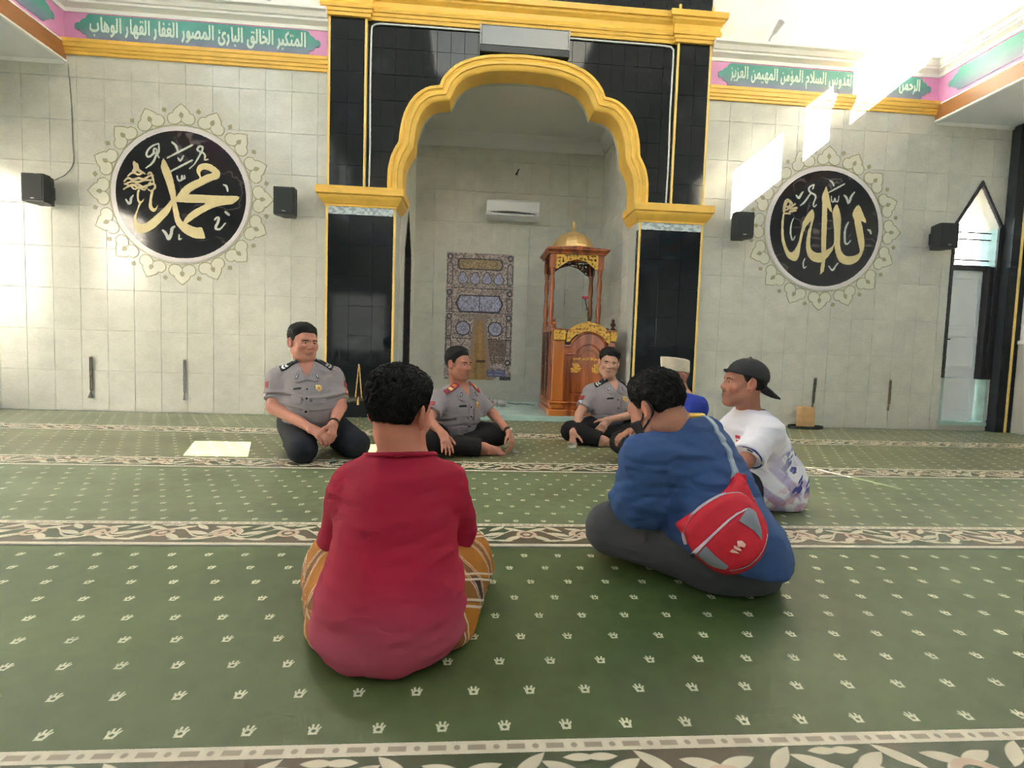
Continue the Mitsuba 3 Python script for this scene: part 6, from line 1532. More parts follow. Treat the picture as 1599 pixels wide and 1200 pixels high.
# ---- officer sitting cross-legged in the middle, looking right
J = {'N': V(-.103, 3.845, .446), 'SL': V(.018, 3.925, .367), 'SR': V(-.232, 3.735, 0.364), 'C': V(-.099, 3.840, .328), 'B': V(-.106, 3.835, .215), 'P': V(-.128, 3.900, .115), 'HL': V(-.040, 3.945, .100), 'HR': V(-.214, 3.835, .100),
     'KL': V(.196, 3.770, .118), 'KR': V(-.300, 3.470, .105), 'AR': V(.090, 3.560, .058), 'AL': V(-.060, 3.700, .058), 'EL': V(.160, 3.905, .245), 'WL': V(.262, 3.640, .158), 'ER': V(-.290, 3.540, .240), 'WR': V(-.190, 3.440, .172)}
k, B = person('man in grey police uniform with red epaulettes, sitting cross-legged and looking sideways', J, dict(c=(-.106, 3.800, .618), fwd=(.80, -.60, -.04), up=(.05, -.02, 1), s=.97, wide=.97, neck=J['N'], neck_r=.050), (.47, .200, .135),
              fat=.008, w=.90, arm=.92, leg=.90, fade=.45, stub=.25,
              hands=[dict(W=J['WL'], d=(.30, -.30, -.85), n=(.85, -.30, .35), side=1, curl=(.4, .6, .5), s=.92), dict(W=J['WR'], d=(.30, -.55, -.62), n=(.25, -.75, .6), side=-1, curl=(.20, .35, .25), s=.92, spread=.10)],
              feet=[dict(A=J['AR'], d=(1, -.10, .05), u=(0, -.65, .75), s=.88, side=-1), dict(A=J['AL'], d=(-.8, -.5, -.02), u=(-.3, .3, .9), s=.85, side=1)])
H = B['H']
CUFF = {'L': .78, 'R': .70}
shirt = on_floor(shirt_field(B, CUFF, .011, hem=(J['P'] + V(0, 0, -.035), V(0, 0, -1)), neck=neck_cut(B), fold=.0085, seed=21, sleeve=1.14, creases=[(.212, .012), (.165, .006)]))
shirt_s = shirt_field(B, CUFF, .0125, fold=0, sleeve=1.14)
put('shirt', cloth_mesh(vneck(B, shirt), J, ('N', 'SL', 'SR', 'P', 'EL', 'ER', 'B'), .16, .0062), 'uniform_grey', k, smooth=True, label='grey short sleeved uniform shirt')
tr_ = on_floor(trouser_field(B, .010, fold=.005, seed=22, ankle=.92, top=(J['P'] + V(0, 0, .110), V(0, 0, 1))))
put('trousers', cloth_mesh(tr_, J, ('P', 'HL', 'HR', 'KL', 'KR', 'AL', 'AR'), .14, .0075), 'trouser_black', k, smooth=True, label='black trousers')
uniform(k, B, shirt_s, 'gold')
face_parts(H, k, gaze=.05, brow=1.1)
hair(H, k, 'short', seed=5, top=.016, strands=400, front=.056)
wd = unit(J['WL'] - J['EL'])
bw = band_on(B['full'], J['WL'] - wd * .014, wd, .030, .026, k, 'wristwatch', 'watch_black', 'black wristwatch')
put('watch_face', onto(B['full'], extr(Point(0, 0).buffer(.015, 10), .009), J['WL'] - wd * .014 + V(.03, -.03, .03), unit(np.cross(wd, V(.5, -.5, .6))), wd, 0), 'silver', bw)
put('cigarette', cyl((.330, 3.560, .030), (.295, 3.540, .036), .0042, 8), 'patch_white', label='white cigarette held between the fingers of the middle officer, beside his toes', cat='cigarette')

# ---- stout officer kneeling on the left
J = {'N': V(-1.113, 3.585, .578), 'SL': V(-.950, 3.610, 0.504), 'SR': V(-1.258, 3.510, 0.500), 'C': V(-1.088, 3.555, .455), 'B': V(-1.060, 3.520, .318), 'P': V(-1.096, 3.640, .215), 'HL': V(-.990, 3.650, .190), 'HR': V(-1.190, 3.585, .190),
     'KR': V(-1.030, 3.255, .085), 'KL': V(-.745, 3.420, .090), 'AR': V(-1.200, 3.600, .055), 'AL': V(-.960, 3.760, .055), 'ER': V(-1.262, 3.420, .318), 'WR': V(-.985, 3.265, .212), 'EL': V(-.872, 3.510, .322), 'WL': V(-.860, 3.310, .238)}
k, B = person('stout man in grey police uniform kneeling with folded hands in front of the black pillar', J, dict(c=(-1.122, 3.550, .735), fwd=(.72, -.69, -.03), up=(.03, 0, 1), s=1.0, wide=1.10, jaw=1.06, neck=J['N'], neck_r=.060), (.54, .235, .165),
              fat=.045, w=1.0, arm=1.0, leg=1.0, fade=.40,
              hands=[dict(W=J['WR'], d=(.72, -.25, -.38), n=(.35, -.62, .70), side=-1, curl=(.45, .55, .4), s=.95), dict(W=J['WL'], d=(.02, -.45, -.75), n=(.75, -.5, .35), side=1, curl=(.6, .6, .4), s=.95)],
              feet=[dict(A=J['AR'], d=(-.25, .95, -.15), u=(0, -.1, -1), s=.85, side=-1), dict(A=J['AL'], d=(.1, .97, -.15), u=(0, -.1, -1), s=.85, side=1)])
H = B['H']
CUFF = {'L': .80, 'R': .78}
shirt = on_floor(shirt_field(B, CUFF, .012, hem=(J['P'] + V(0, -.05, -.030), V(0, .25, -1)), neck=neck_cut(B), fold=.0080, seed=31, sleeve=1.16, creases=[(.372, .012), (.300, .005)]))
shirt_s = shirt_field(B, CUFF, .0125, fold=0, sleeve=1.14)
put('shirt', cloth_mesh(vneck(B, shirt), J, ('N', 'SL', 'SR', 'P', 'EL', 'ER', 'B'), .19, .0062), 'uniform_grey', k, smooth=True, label='tight grey short sleeved uniform shirt')
tr_ = on_floor(trouser_field(B, .012, fold=.006, seed=32, ankle=.95, top=(J['P'] + V(0, 0, .085), V(0, 0, 1))))
put('trousers', cloth_mesh(tr_, J, ('P', 'HL', 'HR', 'KL', 'KR', 'AL', 'AR'), .16, .0078), 'trouser_navy', k, smooth=True, label='dark navy trousers')
uniform(k, B, shirt_s, 'silver')
face_parts(H, k, gaze=.06)
hair(H, k, 'short', seed=8, top=.018, strands=500, front=.054)
wd = unit(J['WL'] - J['EL'])
band_on(B['full'], J['WL'] - wd * .012, wd, .032, .016, k, 'wristwatch', 'watch_black', 'thin black wristwatch')

# ---- glass on the carpet under the fingers of the officer on the right
scene['clear_glass'] = {'type': 'dielectric', 'int_ior': 1.5}
gl = lathe([(0, .006), (.024, .006), (.031, .012), (.036, .045), (.040, .046), (.041, .040), (.036, .004), (.030, .001), (0, .001)], (.770, 3.905, 0), 24)
put('ashtray', gl, 'clear_glass', smooth=30, label='small clear glass ashtray on the carpet below the right officer\'s hand', cat='ashtray')
def neckband(f, pc, npl, e1, k, m, r, lift=0.0, inset=0.0, label=None):
    """rib along the edge of a neck opening: the plane (pc, npl) cuts the cloth f there"""
    e2 = unit(np.cross(npl, e1))
    tt = np.linspace(0, 2 * math.pi, 44, endpoint=False)
    dirs = np.cos(tt)[:, None] * e1 + np.sin(tt)[:, None] * e2
    rr = np.full(44, .02)
    for _ in range(60):                                       # walks outwards to the edge of the neck opening
        rr = rr + np.clip(-f(pc - npl * .004 + dirs * rr[:, None]), 0, .004) * .8
    rr = np.clip(np.convolve(np.r_[rr[-3:], rr, rr[:3]], np.ones(7) / 7, 'valid'), .045, .11)
    put('neckband', tube(pc + npl * lift + dirs * (rr[:, None] + inset), r, 8, True), m, k, smooth=True, label=label)

# ---------------------------------------------------------------- man in the dark cap and the white sports shirt, facing left
def _jersey(p, n, uv):
    low = smoothstep(.42, .10, p.z)
    s = fbm(p.x * 9 + p.y * 5, p.y * 9, p.z * 16 + p.x * 12, 3)
    t = fbm(p.x * 22, p.y * 22 + p.z * 30, p.z * 14, 2)
    c = mix((.70, .69, .76), (.36, .30, .50), low * smoothstep(.46, .60, s) * .9)
    st = fbm(p.x * 5 + p.y * 5 + p.z * 14, p.x * 26 - p.z * 34, p.y * 8, 2)
    c = mix(c, (.05, .05, .24), smoothstep(.06, .12, p.z) * smoothstep(.36, .26, p.z) * smoothstep(.56, .62, st) * smoothstep(1.40, 1.52, p.x))
    return mix(c, (.45, .20, .33), smoothstep(.20, .08, p.z) * smoothstep(.50, .62, t) * .6)
mat('jersey_white', _jersey, .7, .3, sheen=.3)
mat('trim_blue', (.035, .045, .22), .6)
mat('cap_black', lambda p, n, uv: mi.Color3f(.018, .019, .022) * (.8 + .4 * fbm(p.x * 30, p.y * 30, p.z * 30, 2)), .75)
mat('badge_red', (.62, .04, .07), .6)
J = {'N': V(1.343, 2.450, .470), 'SL': V(1.362, 2.305, .395), 'SR': V(1.385, 2.600, .385), 'C': V(1.392, 2.450, .325), 'B': V(1.450, 2.460, .210), 'P': V(1.515, 2.490, .115), 'HL': V(1.445, 2.410, .100), 'HR': V(1.485, 2.570, .100),
     'KL': V(1.105, 2.215, .140), 'KR': V(1.150, 2.800, .120), 'AL': V(1.300, 2.430, .060), 'AR': V(1.230, 2.530, .060), 'EL': V(1.215, 2.210, .268), 'WL': V(1.065, 2.290, .205), 'ER': V(1.245, 2.690, .235), 'WR': V(1.090, 2.560, .190)}
k, B = person('man in a white sports shirt and dark backward cap, sitting in profile', J, dict(c=(1.300, 2.420, .604), fwd=(-.95, .12, .08), up=(.08, .02, 1), s=.97, wide=.93, jaw=.95, neck=J['N'] + V(0, 0, .0), neck_r=.046), (.40, .170, .112),
              fat=-.004, w=.86, arm=.90, leg=.86, stub=.6, lips=(.22, .08, .07),
              hands=[dict(W=J['WL'], d=(-.7, .65, -.3), n=(0, -.3, 1), side=1, s=.92), dict(W=J['WR'], d=(-.6, -.75, -.2), n=(0, 0, 1), side=-1, s=.92)],
              feet=[dict(A=J['AL'], d=(-.2, .95, -.1), u=(.2, 0, 1), s=.85, side=1), dict(A=J['AR'], d=(-.3, -.95, -.1), u=(0, 0, 1), s=.85, side=-1)])
H = B['H']
shirt0 = on_floor(shirt_field(B, {'L': .86, 'R': .86}, .016, hem=(V(0, 0, .030), V(-.2, 0, -1)), neck=(J['N'] + unit(J['N'] - J['P']) * .022, unit(unit(J['N'] - J['P']) - .62 * unit(np.cross(B['R'][0], B['R'][2])))), fold=.010, seed=41, sleeve=1.30, extra=[(ell(J['P'] + V(-.01, -.01, -.0), V(.138, .165, .145)), .06), (ell(V(1.385, 2.36, .125), V(.13, .13, .115)), .06)]))
shirt = shirt0
put('shirt', cloth_mesh(shirt, J, ('N', 'SL', 'SR', 'P', 'EL', 'ER', 'B'), .19, .0058), 'jersey_white', k, smooth=True, label='white sports shirt with a purple and blue splashed print low on the back')
tr_ = on_floor(trouser_field(B, .012, fold=.007, seed=42, ankle=.95, top=(V(0, 0, .2), V(0, 0, 1))))
put('trousers', cloth_mesh(tr_, J, ('P', 'HL', 'HR', 'KL', 'KR', 'AL', 'AR'), .14, .0075), 'trouser_navy', k, smooth=True)
neckband(shirt0, J['N'] + B['R'][2] * .022, unit(B['R'][2] - .62 * unit(np.cross(B['R'][0], B['R'][2]))), B['R'][0], k, 'trim_blue', .0045, -.002, -.002, 'dark blue collar trim')
ax = unit(J['EL'] - J['SL'])
band_on(shirt0, J['SL'] + (J['EL'] - J['SL']) * .83, ax, .062, .016, k, 'sleeve_trim', 'trim_blue', 'dark blue sleeve trim')
Lv, U = B['R'][0], B['R'][2]
Fv = unit(np.cross(Lv, U))
bq = J['N'] + Lv * .070 - U * .090 + Fv * .12
bd = put('crest', onto(shirt0, flat(unary_union([rect(.026, .040, .005), affinity.translate(Point(0, 0).buffer(.008), 0, -.026)]), .005), bq, Lv, U, .008), 'badge_red', k, label='red crest on the chest')
put('stripe', onto(shirt0, flat(rect(.020, .008), .0065), bq, Lv, U, .008), 'patch_white', bd)
put('logo', onto(shirt0, flat(Polygon([(-.010, .008), (-.004, .010), (.004, -.008), (.012, -.006), (.002, -.012), (-.004, -.010)]), .004), J['N'] - Lv * .055 - U * .09 + Fv * .12, Lv, U, .006), 'patch_black', k)
put('sleeve_label', onto(shirt0, flat(rect(.030, .010), .004), J['SL'] + (J['EL'] - J['SL']) * .72 + V(-.05, -.06, 0), unit(np.cross(ax, V(-.5, -.8, 0))), -ax, .008), 'patch_black', k)
face_parts(H, k, gaze=0, brow=.9)
hair(H, k, 'short', seed=15, top=.006, front=.06)
capf = H.wrap(lambda q: smax(smax(ell((0, -.016, .040), (.0835, .104, .090))(q), -(q[:, 2] - .036 - .16 * q[:, 1]) * .98, .006), -(H.skull(q) - .002), .002))
cp = put('cap', bounds_mesh(capf, H.box(), .03, .0035), 'cap_black', k, smooth=True, label='dark cap worn backwards')
def brim(q):
    y, z = q[:, 1] + .135, q[:, 2] + .022
    c, s = math.cos(.62), math.sin(.62)
    yy, zz = y * c + z * s, -y * s + z * c
    zz = zz + 3.2 * q[:, 0] ** 2
    rad = np.sqrt((q[:, 0] / .072) ** 2 + ((yy - .02) / .078) ** 2)
    return np.maximum((rad - 1) * .06, np.abs(zz) - .0032)
put('brim', bounds_mesh(H.wrap(brim), H.world([(x, y, z) for x in (-.09, .09) for y in (-.24, -.04) for z in (-.13, .06)]), .01, .0032), 'cap_black', cp, smooth=True)
put('button', sph(H.world((0, -.018, .131)), .007, 2), 'cap_black', cp, smooth=True)
put('strap', tube(crom([H.world(p) for p in ((-.055, .062, .052), (-.03, .088, .058), (0, .097, .060), (.03, .088, .058), (.055, .062, .052))], 5), .006, 6), 'cap_black', cp, smooth=True)

# ---------------------------------------------------------------- man with the cream cap in the blue shirt, half hidden
mat('shirt_royal', _cloth((.020, .040, .30), .12), .7, .3, sheen=.3)
mat('cap_cream', lambda p, n, uv: mi.Color3f(.80, .69, .53) * (.86 + .2 * fbm(p.x * 60, p.y * 60, p.z * 60, 2)), .8, .3, (lambda p, n, uv: dr.sin(p.z * 900) * dr.sin((p.x + p.y) * 700), 5e-4), .0012)
J = {'N': V(1.293, 3.180, .488), 'SL': V(1.340, 3.040, .432), 'SR': V(1.345, 3.335, .430), 'C': V(1.316, 3.180, .370), 'B': V(1.336, 3.190, .215), 'P': V(1.370, 3.220, .115), 'HL': V(1.310, 3.130, .10), 'HR': V(1.340, 3.300, .10),
     'KL': V(.985, 3.090, .165), 'KR': V(1.040, 3.520, .120), 'AL': V(1.150, 3.260, .06), 'AR': V(1.110, 3.340, .06), 'EL': V(1.155, 2.960, .235), 'WL': V(.985, 3.020, .245), 'ER': V(1.230, 3.480, .220), 'WR': V(1.080, 3.470, .205)}
k, B = person('man with cream prayer cap and bright blue shirt, half hidden by the blue jacket', J, dict(c=(1.243, 3.150, .594), fwd=(-.94, -.30, -.08), up=(-.05, 0, 1), s=.95, wide=.97, neck=J['N'], neck_r=.048), (.36, .165, .105),
              fat=.0, w=.86, arm=.88, leg=.88, stub=.1,
              hands=[dict(W=J['WL'], d=(-.75, .1, -.65), n=(-.6, 0, .8), side=1, s=.92), dict(W=J['WR'], d=(-.8, -.4, -.3), n=(0, 0, 1), side=-1, s=.92)],
              feet=[dict(A=J['AL'], d=(-.2, .95, -.1), u=(.2, 0, 1), s=.85, side=1), dict(A=J['AR'], d=(-.3, -.95, -.1), u=(0, 0, 1), s=.85, side=-1)], h=.0095)
H = B['H']
shirt = on_floor(shirt_field(B, {'L': .60, 'R': .70}, .012, hem=(J['P'], V(0, 0, -1)), neck=neck_cut(B), fold=.008, seed=51, sleeve=1.25))
put('shirt', cloth_mesh(shirt, J, ('N', 'SL', 'SR', 'P', 'EL', 'ER', 'B'), .16, .007), 'shirt_royal', k, smooth=True, label='bright blue shirt')
tr_ = on_floor(trouser_field(B, .010, fold=.005, seed=52, ankle=.93, top=(V(0, 0, .22), V(0, 0, 1))))
put('trousers', cloth_mesh(tr_, J, ('P', 'HL', 'HR', 'KL', 'KR', 'AL', 'AR'), .14, .0085), 'trouser_black', k, smooth=True)
face_parts(H, k)
def kopiah(q):
    r = np.sqrt((q[:, 0] / .079) ** 2 + ((q[:, 1] + .012) / .098) ** 2)
    z = q[:, 2] - .20 * q[:, 1]
    top_ = np.maximum(z - .128 + .10 * (q[:, 0] ** 2 + q[:, 1] ** 2), .040 - z)
    return smax(np.where(r > 0, (r - 1 - .25 * (z - .08)) * .082, -.08), top_, .008)
put('prayer_cap', bounds_mesh(H.wrap(kopiah), H.box(), .02, .0035), 'cap_cream', k, smooth=True, label='cream knitted prayer cap')

# ---------------------------------------------------------------- man in the blue jacket, from behind
mat('jacket_blue', _cloth((.036, .078, .200), .13, 7), .85, .25, (lambda p, n, uv: fbm(p.x * 300, p.y * 300, p.z * 300, 2), 5e-4), .0010, sheen=.5)
mat('trouser_slate', _cloth((.060, .062, .070), .16, 12), .85, .25, (lambda p, n, uv: fbm(p.x * 60, p.y * 60, p.z * 60, 3), 1e-3), .004, sheen=.4)
mat('lining_yellow', (.62, .38, .05), .6)
mat('mask_black', (.014, .014, .016), .7)
J = {'N': V(.715, 1.745, .468), 'SL': V(.558, 1.605, .396), 'SR': V(.878, 1.860, .392), 'C': V(.748, 1.715, .350), 'B': V(.815, 1.650, .215), 'P': V(.822, 1.570, .115), 'HL': V(.775, 1.560, .100), 'HR': V(.915, 1.690, .100),
     'KL': V(.500, 1.760, .118), 'KR': V(.900, 2.130, .105), 'AL': V(.765, 1.960, .060), 'AR': V(.612, 1.800, .050), 'EL': V(.545, 1.610, .262), 'WL': V(.640, 1.850, .215), 'ER': V(.960, 2.040, .215), 'WR': V(.790, 2.010, .190)}
k, B = person('man in a blue jacket, black face mask and grey trousers, sitting with his back turned', J, dict(c=(.612, 1.690, .550), fwd=(-.56, .74, -.42), up=(-.28, .25, 1), s=.96, wide=1.03, neck=J['N'] + V(-.005, -.005, .0), neck_r=.056), (.50, .225, .150),
              fat=.012, w=1.0, arm=1.0, leg=1.05, fade=.55,
              hands=[dict(W=J['WL'], d=(.7, .6, -.3), n=(0, 0, 1), side=1, s=.95), dict(W=J['WR'], d=(-.9, -.3, -.2), n=(0, 0, 1), side=-1, s=.95)],
              feet=[dict(A=J['AR'], d=(-.93, .20, -.10), u=(-.10, -.62, .75), s=.92, side=-1), dict(A=J['AL'], d=(.8, -.5, -.05), u=(0, 0, 1), s=.9, side=1)], h=.008, res_head=.0032)
H = B['H']
Lv, U = B['R'][0], B['R'][2]
Fv = unit(np.cross(Lv, U))
jk = on_floor(shirt_field(B, {'L': 1.90, 'R': 1.90}, .024, hem=(J['P'] + V(0, 0, .025), V(0, 0, -1) + .32 * unit(V(-.55, .85, 0))), neck=(J['N'] + U * .050, unit(U - Fv * .42)), fold=.017, seed=61, sleeve=1.28, k_arm=.045,
                          extra=[(ell(J['P'] + V(0, 0, .03), V(.132, .150, .125), np.stack([Lv, Fv, V(0, 0, 1)])), .08), (ell(J['N'] * .6 + J['C'] * .4 - Fv * .035, V(.130, .075, .10), B['R']), .08)]))
jk_s = on_floor(shirt_field(B, {'L': 1.90, 'R': 1.90}, .028, fold=0, sleeve=1.28, k_arm=.09,
                            extra=[(ell(J['P'] + V(0, 0, .03), V(.132, .150, .125), np.stack([Lv, Fv, V(0, 0, 1)])), .08), (ell(J['N'] * .6 + J['C'] * .4 - Fv * .035, V(.130, .075, .10), B['R']), .08)]))
put('jacket', cloth_mesh(jk, J, ('N', 'SL', 'SR', 'P', 'EL', 'ER', 'B', 'WL', 'WR'), .22, .0055), 'jacket_blue', k, smooth=True, label='loose blue jacket')
neckband(jk_s, J['N'] + U * .050, unit(U - Fv * .42), Lv, k, 'lining_yellow', .0075, .004, -.010, 'yellow collar edge')
tr_ = on_floor(trouser_field(B, .014, fold=.012, seed=62, ankle=.90, top=(V(0, 0, .24), V(0, 0, 1)), leg=1.16))
put('trousers', cloth_mesh(tr_, J, ('P', 'HL', 'HR', 'KL', 'KR', 'AL', 'AR'), .16, .0062), 'trouser_slate', k, smooth=True, label='dark grey trousers')
face_parts(H, k, gaze=0)
hair(H, k, 'thick', seed=23, top=.017, strands=3800, front=.058)
mk = H.wrap(lambda q: smax(smax(smax(H.f0(q) - .007, -(H.f0(q) - .002), .001), -(q[:, 1] - .030), .004), smax(q[:, 2] + .022, -(q[:, 2] + .118), .004), .004))
mp = put('face_mask', bounds_mesh(mk, H.box(), .02, .0032), 'mask_black', k, smooth=True, label='black cloth face mask')
for s in (-1, 1):
    p = [(s * .057, .038, -.034), (s * .068, .010, -.012), (s * .080, -.012, .030), (s * .0845, -.034, .018), (s * .080, -.036, -.014), (s * .069, -.004, -.044), (s * .052, .034, -.066)]
    q = snap(lambda P: H(P) - .003, np.array([H.world(x) for x in p[:2] + p[-2:]]))
    put('ear_loop', tube(crom([q[0], q[1], H.world(p[2]), H.world(p[3]), H.world(p[4]), q[2], q[3]], 5), .0028, 6), 'mask_black', mp, smooth=True)

# red waist bag worn across his back
mat('bag_red', _cloth((.52, .020, .035), .12, 30), .65, .35, (lambda p, n, uv: dr.sin(p.x * 1500) * dr.sin(p.z * 1500), 3e-4), .0004)
mat('bag_grey', _cloth((.19, .21, .24), .10, 30), .7)
mat('bag_trim', _cloth((.47, .40, .45), .08, 30), .6)
mat('strap_grey', _cloth((.33, .39, .45), .08, 30), .65, .3)
mat('bag_mark', (.72, .42, .38), .6)
BS = 1.00
def bp(*pts):
    """outline given in hundredths of the bag's width, centred on it, to metres"""
    return [((x - 1139) * .00204 * BS, -(y - 820) * .00204 * BS) for x, y in pts]
bc = V(.758, 1.446, .234)                               # middle of the bag on the small of his back
wb = thing('waist_bag', 'red waist bag with grey trim hanging across the back of the blue jacket', 'bag')
BU, BV = unit(V(.885, -.465, 0)), unit(V(.13, .26, .96))
BW = unit(np.cross(BU, BV))
body = Polygon(crom(bp((1141, 747), (1157, 752), (1166, 770), (1177, 790), (1188, 812), (1189, 832), (1182, 855), (1165, 875), (1142, 885), (1118, 880), (1095, 862), (1078, 840), (1068, 828), (1078, 818), (1100, 800), (1122, 780), (1135, 762)), 4, True)).buffer(0)
inner = Polygon(crom(bp((1150, 774), (1166, 786), (1178, 805), (1186, 826), (1180, 850), (1164, 870), (1142, 880), (1120, 877), (1100, 866), (1086, 845), (1084, 830), (1096, 808), (1120, 784), (1135, 776)), 4, True)).buffer(0)
pocket = Polygon(crom(bp((1158, 796), (1168, 803), (1175, 822), (1176, 840), (1170, 855), (1158, 868), (1142, 874), (1122, 872), (1104, 862), (1099, 856), (1115, 836), (1138, 810)), 4, True)).buffer(0)
def puff(poly, lo, hi, edge):
    """cushion over a polygon: height rises from lo at the rim to hi inside"""
    m = extr(poly, .020)
    vv, ff = trimesh.remesh.subdivide_to_size(m.vertices, m.faces, .009, max_iter=8)
    m = trimesh.Trimesh(vv, ff, process=True)
    q = np.array(m.vertices)
    d = shapely.distance(shapely.points(q[:, :2]), poly.exterior)
    t = np.clip(d / edge, 0, 1)
    hgt = lo + (hi - lo) * np.sqrt(np.maximum(0, 1 - (1 - t) ** 2))
    q[:, 2] = np.where(q[:, 2] > .019, hgt, np.where(q[:, 2] < .001, -.002, q[:, 2] / .02 * lo))
    m.vertices = q
    return m
bagf = jk_s
def drape(q):
    """points of the bag's plane lowered onto the jacket"""
    P = bc + q[:, :1] * BU + q[:, 1:2] * BV + BW * .16
    run = np.zeros(len(P))
    for _ in range(40):
        st = np.clip(bagf(P) * .85, -.01, .05)
        st = np.where(run > .22, 0, st)
        P = P - BW * st[:, None]
        run += st
    return P
def lay(m, sub=0):
    m = m.copy()
    q = np.asarray(m.vertices)
    base = drape(q)
    n = grad(bagf, base, .006) * .6 + BW
    n /= np.linalg.norm(n, axis=1, keepdims=True)
    m.vertices = base + n * q[:, 2:3]
    return m
put('bag_body', lay(puff(body, .012, .042, .03)), 'bag_red', wb, smooth=True)
put('pouch', lay(puff(inner, .030, .062, .028)), 'bag_red', wb, smooth=True)
put('front_pocket', lay(puff(pocket, .056, .072, .022)), 'bag_red', wb, smooth=True)
def ribbon(pts, w, z, part, m, label=None):
    g = LineString(crom(bp(*pts), 6)).buffer(w / 2, cap_style=2)
    mm = extr(g, .004)
    vv, ff = trimesh.remesh.subdivide_to_size(mm.vertices, mm.faces, .010, max_iter=8)
    mm = trimesh.Trimesh(vv, ff, process=True)
    q = np.array(mm.vertices)
    zz = z(q[:, :2]) if callable(z) else z
    q[:, 2] += zz
    mm.vertices = q
    put(part, lay(mm), m, wb, smooth=True, label=label)
def top_of(poly, lo, hi, edge, add=.0):
    def z(q):
        pt = shapely.points(q)
        d = np.where(shapely.contains(poly, pt), shapely.distance(pt, poly.exterior), 0)
        t = np.clip(d / edge, 0, 1)
        return lo + (hi - lo) * np.sqrt(np.maximum(0, 1 - (1 - t) ** 2)) + add
    return z
zi, zp = top_of(inner, .030, .062, .028, -.001), top_of(pocket, .056, .072, .022, -.0005)
ribbon([(1167, 781), (1150, 774), (1130, 778), (1108, 794), (1090, 815), (1082, 835), (1086, 852)], .0085, zi, 'piping', 'bag_trim', 'pale grey piping along the top')
ribbon([(1097, 862), (1114, 838), (1137, 811), (1154, 797)], .0105, zp, 'zipper', 'bag_trim', 'grey zip across the pocket')
ribbon([(1183, 826), (1178, 848), (1163, 866), (1142, 874)], .0025, zi, 'seam', 'bag_trim')
def patch(pts, z, part, m, sub=True):
    g = Polygon(bp(*pts)).buffer(0)
    mm = extr(g, .003)
    vv, ff = trimesh.remesh.subdivide_to_size(mm.vertices, mm.faces, .009, max_iter=8)
    mm = trimesh.Trimesh(vv, ff, process=True)
    q = np.array(mm.vertices)
    q[:, 2] += z(q[:, :2])
    mm.vertices = q
    return put(part, lay(mm), m, wb, smooth=True)
patch([(1156, 796), (1166, 802), (1173, 822), (1174, 834), (1163, 824), (1146, 815)], zp, 'grey_panel', 'bag_grey')
patch([(1102, 861), (1112, 848), (1124, 858), (1140, 868), (1136, 873), (1118, 871)], zp, 'grey_panel', 'bag_grey')
zm = top_of(pocket, .056, .072, .022, .002)
lk = patch([(1146, 838), (1151, 837), (1156, 841), (1155, 845), (1151, 844), (1147, 845)], zm, 'white_mark', 'bag_mark')
patch([(1143, 843), (1147, 845), (1151, 847), (1152, 849), (1148, 849), (1143, 847)], zm, 'white_mark', 'bag_mark')
patch([(1141, 848), (1147, 850), (1150, 852), (1143, 852), (1139, 851)], zm, 'white_mark', 'bag_mark')
put('zip_pull', lay(extr(affinity.translate(Point(0, 0).buffer(.006), *bp((1098, 862))[0]), .006).apply_translation((0, 0, .058)), 0), 'mask_black', wb)
put('buckle', lay(extr(Polygon(bp((1140, 752), (1158, 752), (1156, 744), (1144, 742))), .008).apply_translation((0, 0, .012)), .01), 'bag_red', wb)
# strap up over the shoulder
sq = np.array([(.812, 1.530, .345), (.831, 1.575, .391), (.827, 1.605, .430), (.811, 1.629, .465), (.789, 1.652, .495), (.765, 1.690, .515)])
sq = snap(jk, crom(sq, 5))
nrm = grad(jk, sq)
tg = np.gradient(sq, axis=0)
sd = np.cross(nrm, tg)
sd /= np.linalg.norm(sd, axis=1, keepdims=True)
wd_ = np.linspace(.014, .011, len(sq))[:, None]
ring = np.stack([sq - sd * wd_ - nrm * .003, sq - sd * wd_ + nrm * .005, sq + sd * wd_ + nrm * .005, sq + sd * wd_ - nrm * .003], 1)
nn = len(sq)
fcs = []
for i in range(nn - 1):
    for j in range(4):
        q = [i * 4 + j, i * 4 + (j + 1) % 4, (i + 1) * 4 + (j + 1) % 4, (i + 1) * 4 + j]
        fcs += [[q[0], q[1], q[2]], [q[0], q[2], q[3]]]
sm = trimesh.Trimesh(ring.reshape(-1, 3), fcs, process=False)
sm.fix_normals()
put('strap', sm, 'strap_grey', wb, label='pale grey webbing strap over the shoulder')

# ---------------------------------------------------------------- man in the red shirt and plaid sarong, nearest, from behind
def _redshirt(p, n, uv):
    c = mix((.290, .0115, .034), (.38, .100, .150), smoothstep(.24, .02, p.z) * (.45 + .55 * fbm(p.x * 12, p.y * 12, p.z * 12, 3)) * .75)  # paler and pinker towards the bottom
    return c * (.90 + .2 * fbm(p.x * 8, p.y * 8, p.z * 5, 3))
mat('tshirt_red', _redshirt, .85, .25, (lambda p, n, uv: fbm(p.x * 420, p.y * 420, p.z * 420, 2), 3e-4), .0006, sheen=.4)
def _sarong(p, n, uv):
    def stripes(x, per, ph):
        t = x / per + ph
        t = t - dr.floor(t)
        darkb = smoothstep(.30, .32, t) * smoothstep(.62, .60, t)
        line = dr.minimum(dr.minimum(dr.abs(t - .27), dr.abs(t - .34)), dr.minimum(dr.abs(t - .58), dr.abs(t - .655)))
        return darkb, smoothstep(.018, .010, line)
    d1, l1 = stripes(uv.x, .150, .10)
    d2, l2 = stripes(uv.y, .190, .35)
    c = mi.Color3f(.36, .135, .020) * (.85 + .3 * fbm(p.x * 25, p.y * 25, p.z * 25, 2))
    c = mix(c, (.075, .038, .028), .55 * d1)
    c = mix(c, (.075, .038, .028), .55 * d2)
    c = mix(c, (.020, .014, .018), d1 * d2 * .8)
    return mix(c, (.62, .50, .40), dr.maximum(l1, l2) * .8)
